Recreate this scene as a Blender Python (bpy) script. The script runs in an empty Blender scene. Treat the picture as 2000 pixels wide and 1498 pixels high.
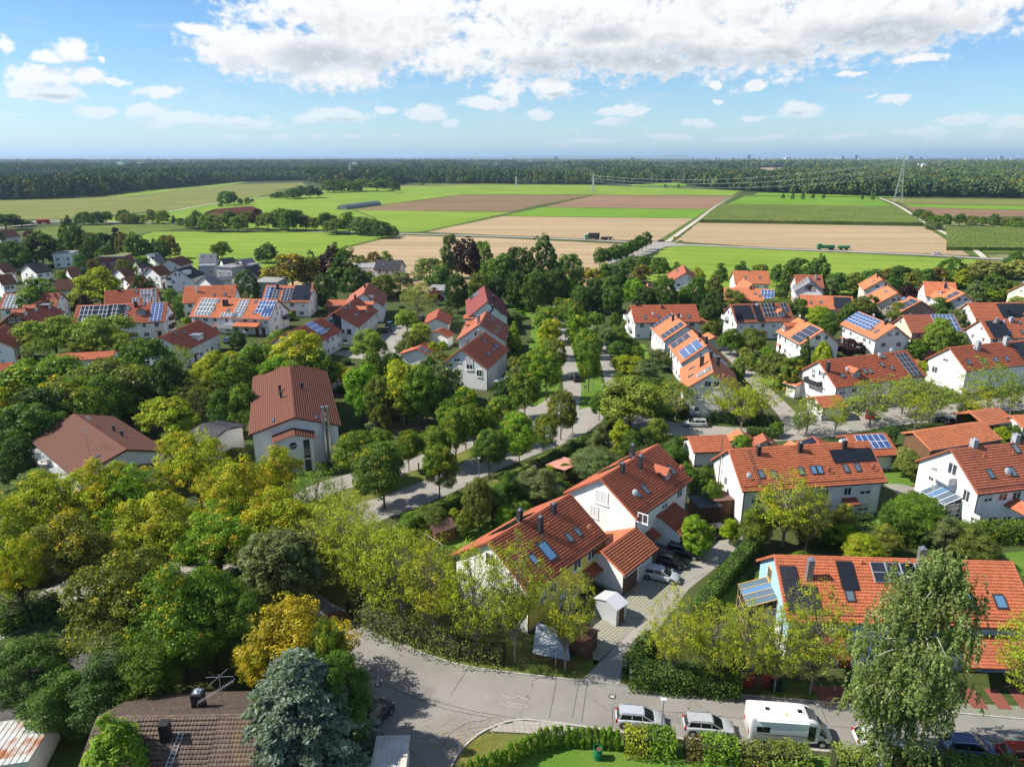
import bpy, bmesh, math, random
import numpy as np
from mathutils import Vector, Matrix, Euler
random.seed(7)
RNG = np.random.default_rng(7)
R = math.radians
S = bpy.context.scene
COL = S.collection

# ------------------------------------------------------------------ camera
CAM_H, FPX, PITCH = 50.0, 1386.0, R(17.65)
cam_d = bpy.data.cameras.new('camera')
cam_d.sensor_width = 36.0
cam_d.lens = 36.0 * FPX / 2000.0
cam_d.clip_start = 0.5
cam_d.clip_end = 120000.0
cam = bpy.data.objects.new('camera', cam_d)
cam.location = (0, 0, CAM_H)
cam.rotation_euler = (math.pi / 2 - PITCH, 0, 0)
COL.objects.link(cam)
S.camera = cam

# ------------------------------------------------------------------ view
S.view_settings.view_transform = 'Standard'
S.view_settings.look = 'None'
S.view_settings.exposure = 0.92
S.view_settings.gamma = 1.0
S.view_settings.use_curve_mapping = False
S.cycles.max_bounces = 7
S.cycles.diffuse_bounces = 4
S.cycles.glossy_bounces = 2
S.cycles.transmission_bounces = 4
S.cycles.transparent_max_bounces = 6
S.cycles.volume_bounces = 0
S.cycles.caustics_reflective = False
S.cycles.caustics_refractive = False

HAZE = 5.6e-5
SUN_EL, SUN_AZ = R(45.0), R(-90.0)          # azimuth measured from +Y towards +X
SUN_DIR = Vector((math.sin(SUN_AZ) * math.cos(SUN_EL), math.cos(SUN_AZ) * math.cos(SUN_EL), math.sin(SUN_EL)))
sl = bpy.data.lights.new('sun', 'SUN')
sl.energy = 4.3
sl.angle = R(0.55)
sl.color = (1.0, 0.94, 0.84)
so = bpy.data.objects.new('sun', sl)
so.rotation_euler = SUN_DIR.to_track_quat('Z', 'Y').to_euler()
so.location = (-60, 20, 90)
COL.objects.link(so)


def pixdir(px, py):
 x = (px - 1000.0) / FPX
 y = -(py - 749.0) / FPX
 return Vector((x, math.cos(PITCH) + y * math.sin(PITCH), -math.sin(PITCH) + y * math.cos(PITCH)))


def at(px, py, z=0.0):
 """the place in the world at height z that a surveyed point of the photograph shows"""
 d = pixdir(px, py)
 t = (z - CAM_H) / d.z
 return Vector((d.x * t, d.y * t, z))


# ------------------------------------------------------------------ node helper
class NT:
 def __init__(self, tree):
  self.t = tree

 def n(self, kind, **kw):
  nd = self.t.nodes.new(kind)
  for k, v in kw.items():
   setattr(nd, k, v)
  return nd

 def put(self, sock, v):
  if v is None:
   return
  if isinstance(v, bpy.types.NodeSocket):
   self.t.links.new(v, sock)
  elif isinstance(v, (tuple, list, Vector)):
   v = tuple(v)
   if sock.type == 'RGBA' and len(v) == 3:
    v = v + (1.0,)
   sock.default_value = v
  else:
   sock.default_value = v

 def m(self, op, a, b=None, c=None, clamp=False):
  nd = self.n('ShaderNodeMath', operation=op, use_clamp=clamp)
  for i, v in enumerate((a, b, c)):
   self.put(nd.inputs[i], v)
  return nd.outputs[0]

 def v(self, op, a, b=None, c=None):
  nd = self.n('ShaderNodeVectorMath', operation=op)
  for i, x in enumerate((a, b, c)):
   self.put(nd.inputs[i], x)
  return nd.outputs['Value'] if op in ('LENGTH', 'DOT_PRODUCT', 'DISTANCE') else nd.outputs['Vector']

 def noise(self, vec, scale, detail=4.0, rough=0.5, dist=0.0, out='Fac'):
  nd = self.n('ShaderNodeTexNoise')
  self.put(nd.inputs['Vector'], vec)
  nd.inputs['Scale'].default_value = scale
  nd.inputs['Detail'].default_value = detail
  nd.inputs['Roughness'].default_value = rough
  nd.inputs['Distortion'].default_value = dist
  return nd.outputs[out]

 def ramp(self, fac, stops, interp='LINEAR'):
  nd = self.n('ShaderNodeValToRGB')
  cr = nd.color_ramp
  cr.interpolation = interp
  while len(cr.elements) < len(stops):
   cr.elements.new(0.5)
  for e, (p, c) in zip(cr.elements, stops):
   e.position = p
   if not isinstance(c, (tuple, list)):
    c = (c, c, c)
   e.color = tuple(c) + (1.0,)
  self.put(nd.inputs[0], fac)
  return nd.outputs[0]

 def sm(self, v, a, b, lo=0.0, hi=1.0):
  nd = self.n('ShaderNodeMapRange', interpolation_type='SMOOTHSTEP')
  self.put(nd.inputs[0], v)
  for i, x in enumerate((a, b, lo, hi)):
   self.put(nd.inputs[1 + i], x)
  return nd.outputs[0]

 def mix(self, f, a, b, blend='MIX'):
  nd = self.n('ShaderNodeMix', data_type='RGBA', blend_type=blend)
  self.put(nd.inputs[0], f)
  self.put(nd.inputs[6], a)
  self.put(nd.inputs[7], b)
  return nd.outputs[2]

 def sep(self, v):
  nd = self.n('ShaderNodeSeparateXYZ')
  self.put(nd.inputs[0], v)
  return nd.outputs

 def comb(self, x, y, z):
  nd = self.n('ShaderNodeCombineXYZ')
  for i, v in enumerate((x, y, z)):
   self.put(nd.inputs[i], v)
  return nd.outputs[0]


# ------------------------------------------------------------------ sky with clouds
W = bpy.data.worlds.new('World')
S.world = W
W.use_nodes = True
W.node_tree.nodes.clear()
w = NT(W.node_tree)
sky = w.n('ShaderNodeTexSky', sky_type='NISHITA')
sky.sun_disc = False
sky.sun_elevation = SUN_EL
sky.sun_rotation = SUN_AZ
sky.altitude = 500
sky.air_density = 1.0
sky.dust_density = 0.3
sky.ozone_density = 2.2
gen = w.n('ShaderNodeTexCoord').outputs['Generated']
dx, dy, dz = w.sep(gen)
az = w.m('ARCTAN2', dx, dy)
el = w.m('ARCSINE', dz)
P0 = w.comb(az, el, 0.0)


def azel(px, py):
 d = pixdir(px, py).normalized()
 return math.atan2(d.x, d.y), math.asin(d.z)


# every cloud of the photograph: centre and half size as seen from the drone
CLOUDS = [
 (470,88,105,34),(570,105,150,48),(700,85,170,70),(655,148,120,30),(800,50,150,75),(880,110,110,45),(640,30,170,48),
 (985,75,120,62),(1050,110,110,44),(1180,75,190,82),(1240,125,180,30),(1400,50,230,88),(1620,45,260,76),(1840,22,210,52),
 (1500,95,150,30),(1700,95,110,18),(1130,15,300,45),
 (80,150,72,24),(95,178,70,17),(145,98,46,22),(90,110,38,14),(12,88,25,17),(175,146,40,16),(232,160,28,9),(315,182,55,12),(204,117,12,9),(385,52,44,14),
 (200,212,42,10),(285,219,50,14),(300,244,42,9),(390,236,85,15),(470,234,70,11),(655,226,78,14),(760,215,19,7),(838,218,46,14),(890,240,17,6),
 (450,267,35,6),(555,261,30,6),(625,267,18,4),(65,264,20,4),(110,273,12,2.5),(690,268,18,5),(772,265,16,3),
 (950,202,50,13),(985,172,42,20),(1077,172,44,19),(1053,224,30,12),(1000,190,16,20),(1210,216,50,8),(1190,236,40,8),(1240,220,30,8),(1365,240,35,7),
 (1392,165,14,8),(1478,165,22,10),(1392,194,14,4),(1467,227,32,7),(1565,212,43,14),(1745,198,36,8),(1875,235,50,9),(1985,243,48,12),(1960,268,55,9),
 (1790,262,60,8),(1480,266,90,5),(1150,275,60,6),(1090,284,40,4),(1310,271,40,6),(1640,268,60,6),(1700,190,20,2.5),(1655,149,40,4),(1800,120,60,8),
]


def cloud_density(P):
 wn = w.noise(P, 9.0, 7.0, 0.62, 0.0, 'Color')
 wv = w.v('MULTIPLY_ADD', wn, (0.060, 0.034, 0.0), (-0.030, -0.017, 0.0))
 Q = w.v('ADD', P, wv)
 acc = None
 for (cx, cy, rx, ry) in CLOUDS:
  a, e = azel(cx, cy)
  ca = math.cos(a)
  sx = rx / FPX * ca * ca * 1.15
  sy = ry / FPX * ca * 1.2
  q = w.v('MULTIPLY_ADD', Q, (1 / sx, 1 / sy, 0), (-a / sx, -e / sy, 0))
  ln = w.v('LENGTH', q)
  acc = ln if acc is None else w.m('MINIMUM', acc, ln)
 body = w.m('SUBTRACT', 1.0, acc)
 fb = w.noise(w.v('MULTIPLY', P, (1.0, 1.5, 1.0)), 24.0, 9.0, 0.56)
 f3 = w.noise(w.v('MULTIPLY', P, (1.0, 1.3, 1.0)), 75.0, 7.0, 0.6)
 fb = w.m('ADD', w.m('MULTIPLY', fb, .68), w.m('MULTIPLY', f3, .8))
 fb = w.m('SUBTRACT', fb, .26)
 fl = w.noise(w.v('MULTIPLY', P, (1.0, 2.2, 1.0)), 7.0, 3.0, 0.5)
 # small far cumulus in a band over the horizon and clouds everywhere outside the frame
 lon, lat, _z = w.sep(P)
 band = w.noise(w.comb(w.m('MULTIPLY', lon, 1.0), w.m('MULTIPLY', lat, 5.5), 3.1), 16.0, 7.0, 0.6)
 bm = w.m('MULTIPLY', w.sm(lat, 0.0, 0.02), w.sm(lat, 0.075, 0.045))
 bandv = w.m('ADD', w.m('MULTIPLY', w.m('SUBTRACT', band, 0.60), 6.0), w.m('MULTIPLY', w.m('SUBTRACT', bm, 1.0), 3.0))
 outn = w.noise(w.v('MULTIPLY', P, (1.0, 1.6, 1.0)), 2.6, 5.0, 0.55)
 outm = w.m('MAXIMUM', w.sm(w.m('ABSOLUTE', lon), 0.68, 0.9), w.sm(lat, 0.24, 0.36))
 outv = w.m('ADD', w.m('MULTIPLY', w.m('SUBTRACT', outn, 0.53), 7.0), w.m('MULTIPLY', w.m('SUBTRACT', outm, 1.0), 4.0))
 b = w.m('MAXIMUM', w.m('MAXIMUM', body, bandv), outv)
 b = w.m('MINIMUM', b, 0.75)
 d = w.m('ADD', b, w.m('MULTIPLY', w.m('SUBTRACT', fb, 0.5), 1.75))
 return w.m('ADD', d, w.m('MULTIPLY', w.m('SUBTRACT', fl, 0.5), 0.8))


d0 = cloud_density(P0)
d1 = cloud_density(w.v('ADD', P0, (-0.006, 0.014, 0.0)))
wisp = w.noise(w.comb(w.m('MULTIPLY', az, 1.), w.m('MULTIPLY', el, 4.5), 7.7), 5.5, 9.0, 0.68, .6)
wispa = w.m('MULTIPLY', w.sm(wisp, .50, .78), w.m('MULTIPLY', w.sm(el, .01, .06), .55))
alpha = w.m('MAXIMUM', w.sm(d0, -0.04, 0.50), wispa)
emb = w.m('SUBTRACT', d0, d1)
lit = w.sm(emb, -0.55, 0.25)
thick = w.sm(d0, 0.45, 1.5)
big = w.noise(w.v('MULTIPLY', P0, (1.0, 2.6, 1.0)), 6.5, 4.0, 0.55)
ax, ay, _ = w.sep(P0)
und = None
for (cx, cy, rx, ry) in ((1290, 118, 300, 34), (1060, 132, 100, 30), (640, 112, 120, 34), (740, 120, 70, 30), (1500, 112, 170, 26), (1720, 66, 190, 36), (1180, 70, 90, 20), (655, 236, 60, 7), (420, 246, 110, 7), (1560, 222, 30, 5), (130, 190, 60, 6), (1090, 185, 30, 6)):
 a, e = azel(cx, cy)
 q = w.v('MULTIPLY_ADD', P0, (FPX / rx, FPX / ry, 0), (-a * FPX / rx, -e * FPX / ry, 0))
 ln = w.v('LENGTH', q)
 und = ln if und is None else w.m('MINIMUM', und, ln)
und = w.m('ADD', und, w.m('MULTIPLY', w.m('SUBTRACT', w.noise(P0, 14.0, 6.0, 0.6), .5), 1.6))
shade = w.m('MULTIPLY', w.sm(d0, .2, .7), w.m('MAXIMUM', w.m('MULTIPLY', w.sm(und, 1.05, .15), .95), w.m('MULTIPLY', thick, w.sm(big, 0.46, 0.7))))
k = w.m('SUBTRACT', 1.0, w.m('MULTIPLY', w.m('SUBTRACT', 1.0, lit), 0.30))
k = w.m('MULTIPLY', k, w.m('SUBTRACT', 1.0, w.m('MULTIPLY', shade, 0.62)))
cl_col = w.mix(k, (0.30, 0.35, 0.42), (1.0, 1.0, 1.0))
skyc = w.n('ShaderNodeHueSaturation')
skyc.inputs['Saturation'].default_value = 1.12
w.put(skyc.inputs['Color'], w.v('MULTIPLY', sky.outputs[0], (.82, .96, 1.10)))
bg1 = w.n('ShaderNodeBackground')
w.put(bg1.inputs[0], skyc.outputs[0])
bg1.inputs[1].default_value = 0.072
bg2 = w.n('ShaderNodeBackground')
w.put(bg2.inputs[0], cl_col)
bg2.inputs[1].default_value = 0.55
mx = w.n('ShaderNodeMixShader')
hz = w.sm(ay, 0.0, 0.10)
w.put(mx.inputs[0], w.m('MULTIPLY', alpha, w.m('ADD', 0.45, w.m('MULTIPLY', hz, 0.55))))
w.put(mx.inputs[1], bg1.outputs[0])
w.put(mx.inputs[2], bg2.outputs[0])
wo = w.n('ShaderNodeOutputWorld')
w.put(wo.inputs[0], mx.outputs[0])
W.cycles.sampling_method = 'MANUAL'
W.cycles.sample_map_resolution = 512

# ------------------------------------------------------------------ materials
MATS = {}


def mat(name, col=(.5, .5, .5), rough=.8, metal=0., spec=.3, fn=None):
 if name in MATS:
  return MATS[name]
 m = bpy.data.materials.new(name)
 m.use_nodes = True
 t = NT(m.node_tree)
 b = m.node_tree.nodes['Principled BSDF']
 b.inputs['Base Color'].default_value = tuple(col) + (1,)
 b.inputs['Roughness'].default_value = rough
 b.inputs['Metallic'].default_value = metal
 b.inputs['Specular IOR Level'].default_value = spec
 if fn:
  fn(t, b)
 MATS[name] = m
 return m


def obj_coord(t):
 return t.n('ShaderNodeTexCoord').outputs['Object']


def world_coord(t):
 return t.n('ShaderNodeNewGeometry').outputs['Position']


def bump(t, b, h, strength=.4, dist=.05):
 nd = t.n('ShaderNodeBump')
 nd.inputs['Strength'].default_value = strength
 nd.inputs['Distance'].default_value = dist
 t.put(nd.inputs['Height'], h)
 t.put(b.inputs['Normal'], nd.outputs[0])


def mottled(name, c1, c2, scale=1., rough=.85, detail=5., c3=None, sc3=.1, bmp=0., spec=.2, world=True):
 def f(t, b):
  p = world_coord(t) if world else obj_coord(t)
  n1 = t.noise(p, scale, detail, .6)
  c = t.mix(t.sm(n1, .3, .7), c1, c2)
  if c3:
   n2 = t.noise(p, sc3, 4., .6)
   c = t.mix(t.sm(n2, .5, .68), c, c3)
  t.put(b.inputs['Base Color'], c)
  if bmp:
   bump(t, b, n1, bmp, .06)
 return mat(name, rough=rough, spec=spec, fn=f)


def plaster(name, c):
 def f(t, b):
  p = world_coord(t)
  x, y, z = t.sep(p)
  n1 = t.noise(t.v('MULTIPLY', p, (1, 1, .25)), .9, 5., .65)
  n2 = t.noise(p, 9., 3., .6)
  c2 = tuple(v * .83 for v in c)
  cc = t.mix(t.sm(n1, .42, .75, 0., .7), c, c2)
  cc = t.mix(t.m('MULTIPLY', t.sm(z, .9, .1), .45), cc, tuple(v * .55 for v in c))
  t.put(b.inputs['Base Color'], cc)
  bump(t, b, n2, .15, .02)
 return mat('plaster_' + name, rough=.9, spec=.15, fn=f)


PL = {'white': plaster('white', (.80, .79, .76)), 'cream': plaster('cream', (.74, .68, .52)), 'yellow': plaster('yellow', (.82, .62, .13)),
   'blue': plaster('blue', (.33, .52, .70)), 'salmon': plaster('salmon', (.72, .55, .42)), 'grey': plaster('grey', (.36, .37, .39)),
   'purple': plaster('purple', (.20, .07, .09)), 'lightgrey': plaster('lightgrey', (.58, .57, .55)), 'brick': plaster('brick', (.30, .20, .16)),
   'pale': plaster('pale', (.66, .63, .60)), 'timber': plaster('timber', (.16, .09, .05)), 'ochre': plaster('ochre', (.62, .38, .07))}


def tilemat(name, c1, c2, dirt=.35, dc=(.09, .055, .03)):
 def f(t, b):
  p = obj_coord(t) if name != 'old' else world_coord(t)
  cell = t.n('ShaderNodeTexVoronoi', feature='F1')
  t.put(cell.inputs['Vector'], t.v('MULTIPLY', p, (3.3, 3.3, 4.4)))
  cell.inputs['Scale'].default_value = 1.0
  r = t.sep(cell.outputs['Color'])[0]
  c = t.mix(t.m('POWER', r, 1.5), tuple(v * 1.06 for v in c1), c2)
  rnd = t.n('ShaderNodeObjectInfo').outputs['Random']
  c = t.mix(t.m('MULTIPLY', rnd, .4), c, tuple(v * q_ for v, q_ in zip(c1, (.6, .72, .9))))
  n = t.noise(t.v('ADD', p, t.comb(t.m('MULTIPLY', rnd, 50.), 0., 0.)), .35, 6., .65)
  c = t.mix(t.sm(n, .48, .75, 0., dirt), c, dc)
  n3 = t.noise(t.v('MULTIPLY', p, (4., .6, .6)), 1., 4., .6)
  c = t.mix(t.sm(n3, .55, .8, 0., dirt * .9), c, tuple(v * .4 for v in c1))
  t.put(b.inputs['Base Color'], c)
 return mat('roof_tile_' + name, rough=.78, spec=.25, fn=f)


TL = {'red': tilemat('red', (.46, .125, .06), (.33, .09, .045), .3), 'orange': tilemat('orange', (.56, .19, .085), (.42, .135, .06), .3),
   'redorange': tilemat('redorange', (.50, .15, .07), (.37, .11, .05), .3), 'brown': tilemat('brown', (.145, .056, .034), (.11, .045, .03), .3), 'hall': tilemat('hall', (.155, .054, .031), (.115, .043, .027), .3),
   'darkred': tilemat('darkred', (.36, .095, .05), (.25, .065, .04), .4), 'rust': tilemat('rust', (.40, .125, .07), (.29, .09, .05), .35),
   'dark': tilemat('dark', (.05, .05, .055), (.035, .035, .04), .2), 'grey': tilemat('grey', (.22, .22, .23), (.17, .17, .18), .2),
   'old': tilemat('old', (.15, .105, .08), (.085, .06, .05), .45, (.22, .15, .05)), 'wine': tilemat('wine', (.24, .06, .05), (.18, .05, .04), .25),
   'flat': tilemat('flat', (.30, .29, .27), (.22, .22, .2), .3), 'sedum': tilemat('sedum', (.14, .16, .06), (.2, .17, .09), .3)}

M_WHITE = mat('white_frame', (.78, .78, .76), .5)
M_DARKMET = mat('dark_metal', (.045, .048, .055), .45, .3)
M_ZINC = mat('zinc', (.30, .32, .34), .42, .6)
M_STEEL = mat('steel', (.62, .64, .66), .25, .9)
M_WOOD = mottled('brown_wood', (.16, .085, .045), (.10, .05, .03), 6., .8, world=False)
M_PALEWOOD = mottled('weathered_wood', (.42, .36, .28), (.30, .25, .19), 4., .85, world=False)
M_YWOOD = mottled('yellow_wood', (.62, .42, .16), (.5, .32, .1), 5., .7, world=False)
M_RUBBER = mat('rubber', (.02, .02, .02), .8)
M_RIM = mat('rim', (.45, .46, .47), .35, .8)


def glassf(t, b):
 p = world_coord(t)
 n = t.noise(p, .5, 2., .5)
 t.put(b.inputs['Base Color'], t.mix(n, (.015, .02, .025), (.07, .085, .10)))


M_GLASS = mat('window_glass', (.03, .04, .05), .06, 0, .8, fn=glassf)
M_SKYGLASS = mat('roof_glass', (.10, .14, .17), .05, 0, 1.0)
M_BLUEGLASS = mat('painted_sky_glass', (.10, .20, .34), .05, 0, 1.0)  # sky reflection painted in as a blue base colour
M_CARGLASS = mat('car_glass', (.012, .015, .018), .04, 0, .9)
M_PLASTIC = mat('black_plastic', (.02, .02, .022), .5)
M_CURTAIN = mat('blind', (.60, .60, .58), .7)


def pvmat(name, cell, line, frame_w=.02):
 def f(t, b):
  uv = t.n('ShaderNodeTexCoord').outputs['UV']
  x, y, z = t.sep(uv)
  fx = t.m('FRACT', t.m('MULTIPLY', x, 6.))
  fy = t.m('FRACT', t.m('MULTIPLY', y, 10.))
  g = t.m('MAXIMUM', t.m('GREATER_THAN', fx, .93), t.m('GREATER_THAN', fy, .93))
  t.put(b.inputs['Base Color'], t.mix(g, cell, line))
 return mat('solar_cells_' + name, rough=.12, spec=.6, fn=f)


PV = {'black': (pvmat('black', (.010, .012, .018), (.03, .032, .04)), M_PLASTIC), 'dark': (pvmat('dark', (.018, .022, .032), (.06, .065, .08)), mat('alu', (.55, .56, .58), .4, .5)),
   'blue': (pvmat('blue', (.03, .07, .19), (.14, .2, .34)), mat('alu_white', (.75, .77, .8), .4, .2)), 'pale': (pvmat('pale', (.12, .13, .14), (.24, .25, .26)), mat('alu_white', (.7, .72, .7), .5, .1))}


def paintf(t, b):
 c = t.n('ShaderNodeObjectInfo').outputs['Color']
 n = t.noise(obj_coord(t), 2.5, 3., .6)
 t.put(b.inputs['Base Color'], t.mix(t.sm(n, .4, .8, 0., .18), c, (.12, .11, .10)))
 b.inputs['Coat Weight'].default_value = .5
 b.inputs['Coat Roughness'].default_value = .08


M_PAINT = mat('car_paint', rough=.35, metal=.25, spec=.5, fn=paintf)
def flatcol(t, b):
 t.put(b.inputs['Base Color'], t.n('ShaderNodeObjectInfo').outputs['Color'])
M_ANY = mat('painted', rough=.7, spec=.3, fn=flatcol)


def leaff(t, b):
 oi = t.n('ShaderNodeObjectInfo')
 at_ = t.n('ShaderNodeAttribute', attribute_name='tint')
 r, g, bl = t.sep(at_.outputs['Vector'])
 base = oi.outputs['Color']
 aut = t.mix(t.m('FRACT', t.m('MULTIPLY', g, 37.)), (.42, .37, .02), (.44, .29, .02))
 isa = t.m('LESS_THAN', g, t.m('SUBTRACT', oi.outputs['Alpha'], 0.001))
 hue = t.mix(t.m('MULTIPLY', bl, .55), base, t.v('MULTIPLY', base, (1.35, 1.3, .75)))
 c = t.mix(isa, hue, aut)
 c = t.v('MULTIPLY', c, t.comb(r, r, r))
 nt = t.t
 nt.nodes.remove(b)
 df = t.n('ShaderNodeBsdfDiffuse')
 tr = t.n('ShaderNodeBsdfTranslucent')
 gl = t.n('ShaderNodeBsdfGlossy')
 gl.inputs['Roughness'].default_value = .5
 gl.inputs['Color'].default_value = (.8, .85, .8, 1)
 t.put(df.inputs[0], c)
 t.put(tr.inputs[0], t.v('MULTIPLY', c, (1.35, 1.5, .5)))
 m1 = t.n('ShaderNodeMixShader')
 m1.inputs[0].default_value = .33
 t.put(m1.inputs[1], df.outputs[0])
 t.put(m1.inputs[2], tr.outputs[0])
 m2 = t.n('ShaderNodeMixShader')
 m2.inputs[0].default_value = .014
 t.put(m2.inputs[1], m1.outputs[0])
 t.put(m2.inputs[2], gl.outputs[0])
 t.put(nt.nodes['Material Output'].inputs[0], m2.outputs[0])


M_LEAF = mat('foliage', fn=leaff)
M_BARK = mottled('bark', (.11, .085, .06), (.06, .048, .035), 6., .9, world=False)
M_GBARK = mottled('grey_bark', (.27, .24, .19), (.16, .14, .11), 5., .9, world=False)
M_BIRCH = mottled('birch_bark', (.68, .64, .58), (.42, .38, .33), 3., .8, c3=(.06, .05, .04), sc3=2., world=False)

# ------------------------------------------------------------------ object helpers


def mesh_np(name, V, F, mats, mi=None, smooth=False, tint=None, uv=None):
 V = np.asarray(V, dtype=np.float32)
 me = bpy.data.meshes.new(name)
 if isinstance(F, np.ndarray) and F.ndim == 2:
  k = F.shape[1]
  me.vertices.add(len(V))
  me.vertices.foreach_set('co', V.ravel())
  me.loops.add(F.size)
  me.polygons.add(len(F))
  me.loops.foreach_set('vertex_index', F.astype(np.int32).ravel())
  me.polygons.foreach_set('loop_start', np.arange(0, F.size, k, dtype=np.int32))
  me.update(calc_edges=True)
 else:
  me.from_pydata([tuple(map(float, v)) for v in V], [], F)
 if not isinstance(mats, (list, tuple)):
  mats = [mats]
 for m in mats:
  me.materials.append(m)
 if mi is not None:
  me.polygons.foreach_set('material_index', np.asarray(mi, dtype=np.int32))
 if smooth:
  me.polygons.foreach_set('use_smooth', np.ones(len(me.polygons), dtype=bool))
 if tint is not None:
  a = me.attributes.new('tint', 'FLOAT_VECTOR', 'POINT')
  a.data.foreach_set('vector', np.asarray(tint, dtype=np.float32).ravel())
 me.update()
 return me


def link(name, me, parent=None, loc=None, rot=None, scale=None, color=None):
 o = bpy.data.objects.new(name, me)
 COL.objects.link(o)
 if parent is not None:
  o.parent = parent
 if loc is not None:
  o.location = loc
 if rot is not None:
  o.rotation_euler = rot
 if scale is not None:
  o.scale = scale
 if color is not None:
  o.color = tuple(color) + ((1.0,) if len(color) == 3 else ())
 return o


def tag(o, label=None, cat=None, group=None, kind=None):
 for k_, v_ in (('label', label), ('category', cat), ('group', group), ('kind', kind)):
  if v_:
   o[k_] = v_
 return o


def empty(name, loc, rz=0.0):
 o = bpy.data.objects.new(name, None)
 o.empty_display_size = .5
 COL.objects.link(o)
 o.location = loc
 o.rotation_euler = (0, 0, rz)
 return o


class MB:
 """collects simple solids into one mesh, with several materials"""
 def __init__(self):
  self.V, self.F, self.M, self.mats = [], [], [], []

 def mi(self, m):
  if m not in self.mats:
   self.mats.append(m)
  return self.mats.index(m)

 def poly(self, pts, m):
  b = len(self.V)
  self.V += [tuple(p) for p in pts]
  self.F.append(tuple(range(b, b + len(pts))))
  self.M.append(self.mi(m))

 def hexa(self, p, m):      # 8 points: bottom ring, top ring
  b = len(self.V)
  self.V += [tuple(q) for q in p]
  for f in ((3, 2, 1, 0), (4, 5, 6, 7), (0, 1, 5, 4), (1, 2, 6, 5), (2, 3, 7, 6), (3, 0, 4, 7)):
   self.F.append(tuple(b + i for i in f))
   self.M.append(self.mi(m))
  return self

 def box(self, x0, x1, y0, y1, z0, z1, m):
  return self.hexa([(x0, y0, z0), (x1, y0, z0), (x1, y1, z0), (x0, y1, z0), (x0, y0, z1), (x1, y0, z1), (x1, y1, z1), (x0, y1, z1)], m)

 def tube(self, a, b_, r0, r1, m, n=8, cap=True):
  a, b_ = Vector(a), Vector(b_)
  d = (b_ - a).normalized()
  u = d.orthogonal().normalized()
  v = d.cross(u)
  i0 = len(self.V)
  for c, r in ((a, r0), (b_, r1)):
   for k_ in range(n):
    t_ = 2 * math.pi * k_ / n
    self.V.append(tuple(c + (u * math.cos(t_) + v * math.sin(t_)) * r))
  mi = self.mi(m)
  for k_ in range(n):
   k2 = (k_ + 1) % n
   self.F.append((i0 + k_, i0 + k2, i0 + n + k2, i0 + n + k_))
   self.M.append(mi)
  if cap:
   self.F.append(tuple(i0 + n + k_ for k_ in range(n)))
   self.M.append(mi)
   self.F.append(tuple(i0 + k_ for k_ in reversed(range(n))))
   self.M.append(mi)
  return self

 def extr(self, pts, axis_vec, m, caps=None):
  """prism: polygon pts moved along axis_vec"""
  pts = [Vector(p) for p in pts]
  a = Vector(axis_vec)
  i0 = len(self.V)
  n = len(pts)
  self.V += [tuple(p) for p in pts] + [tuple(p + a) for p in pts]
  mi = self.mi(m)
  for k_ in range(n):
   k2 = (k_ + 1) % n
   self.F.append((i0 + k_, i0 + k2, i0 + n + k2, i0 + n + k_))
   self.M.append(mi)
  mc = self.mi(caps) if caps else mi
  self.F.append(tuple(reversed(range(i0, i0 + n))))
  self.M.append(mc)
  self.F.append(tuple(range(i0 + n, i0 + 2 * n)))
  self.M.append(mc)
  return self

 def mesh(self, name, smooth=False):
  me = mesh_np(name, self.V, self.F, self.mats, self.M, smooth)
  return me

 def build(self, name, parent=None, smooth=False, **kw):
  return link(name, self.mesh(name, smooth), parent, **kw)

# ------------------------------------------------------------------ leaves and trees
def leaf_quads(C, N, size, rng, aspect=1.0, T=None):
 n = len(C)
 N = N / (np.linalg.norm(N, axis=1, keepdims=True) + 1e-9)
 if T is None:
  T = rng.normal(size=(n, 3))
 T = T - (T * N).sum(1, keepdims=True) * N
 T /= np.linalg.norm(T, axis=1, keepdims=True) + 1e-9
 B = np.cross(N, T)
 s = (size * rng.uniform(.45, 1.5, n))[:, None]
 V = np.empty((n, 4, 3), dtype=np.float32)
 V[:, 0] = C - T * s * .5 * aspect
 V[:, 1] = C + B * s * .38 + N * s * .08
 V[:, 2] = C + T * s * .5 * aspect
 V[:, 3] = C - B * s * .38 + N * s * .08
 return V.reshape(-1, 3), np.arange(n * 4, dtype=np.int32).reshape(n, 4)


def unit(rng, n):
 d = rng.normal(size=(n, 3))
 return d / np.linalg.norm(d, axis=1, keepdims=True)


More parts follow.
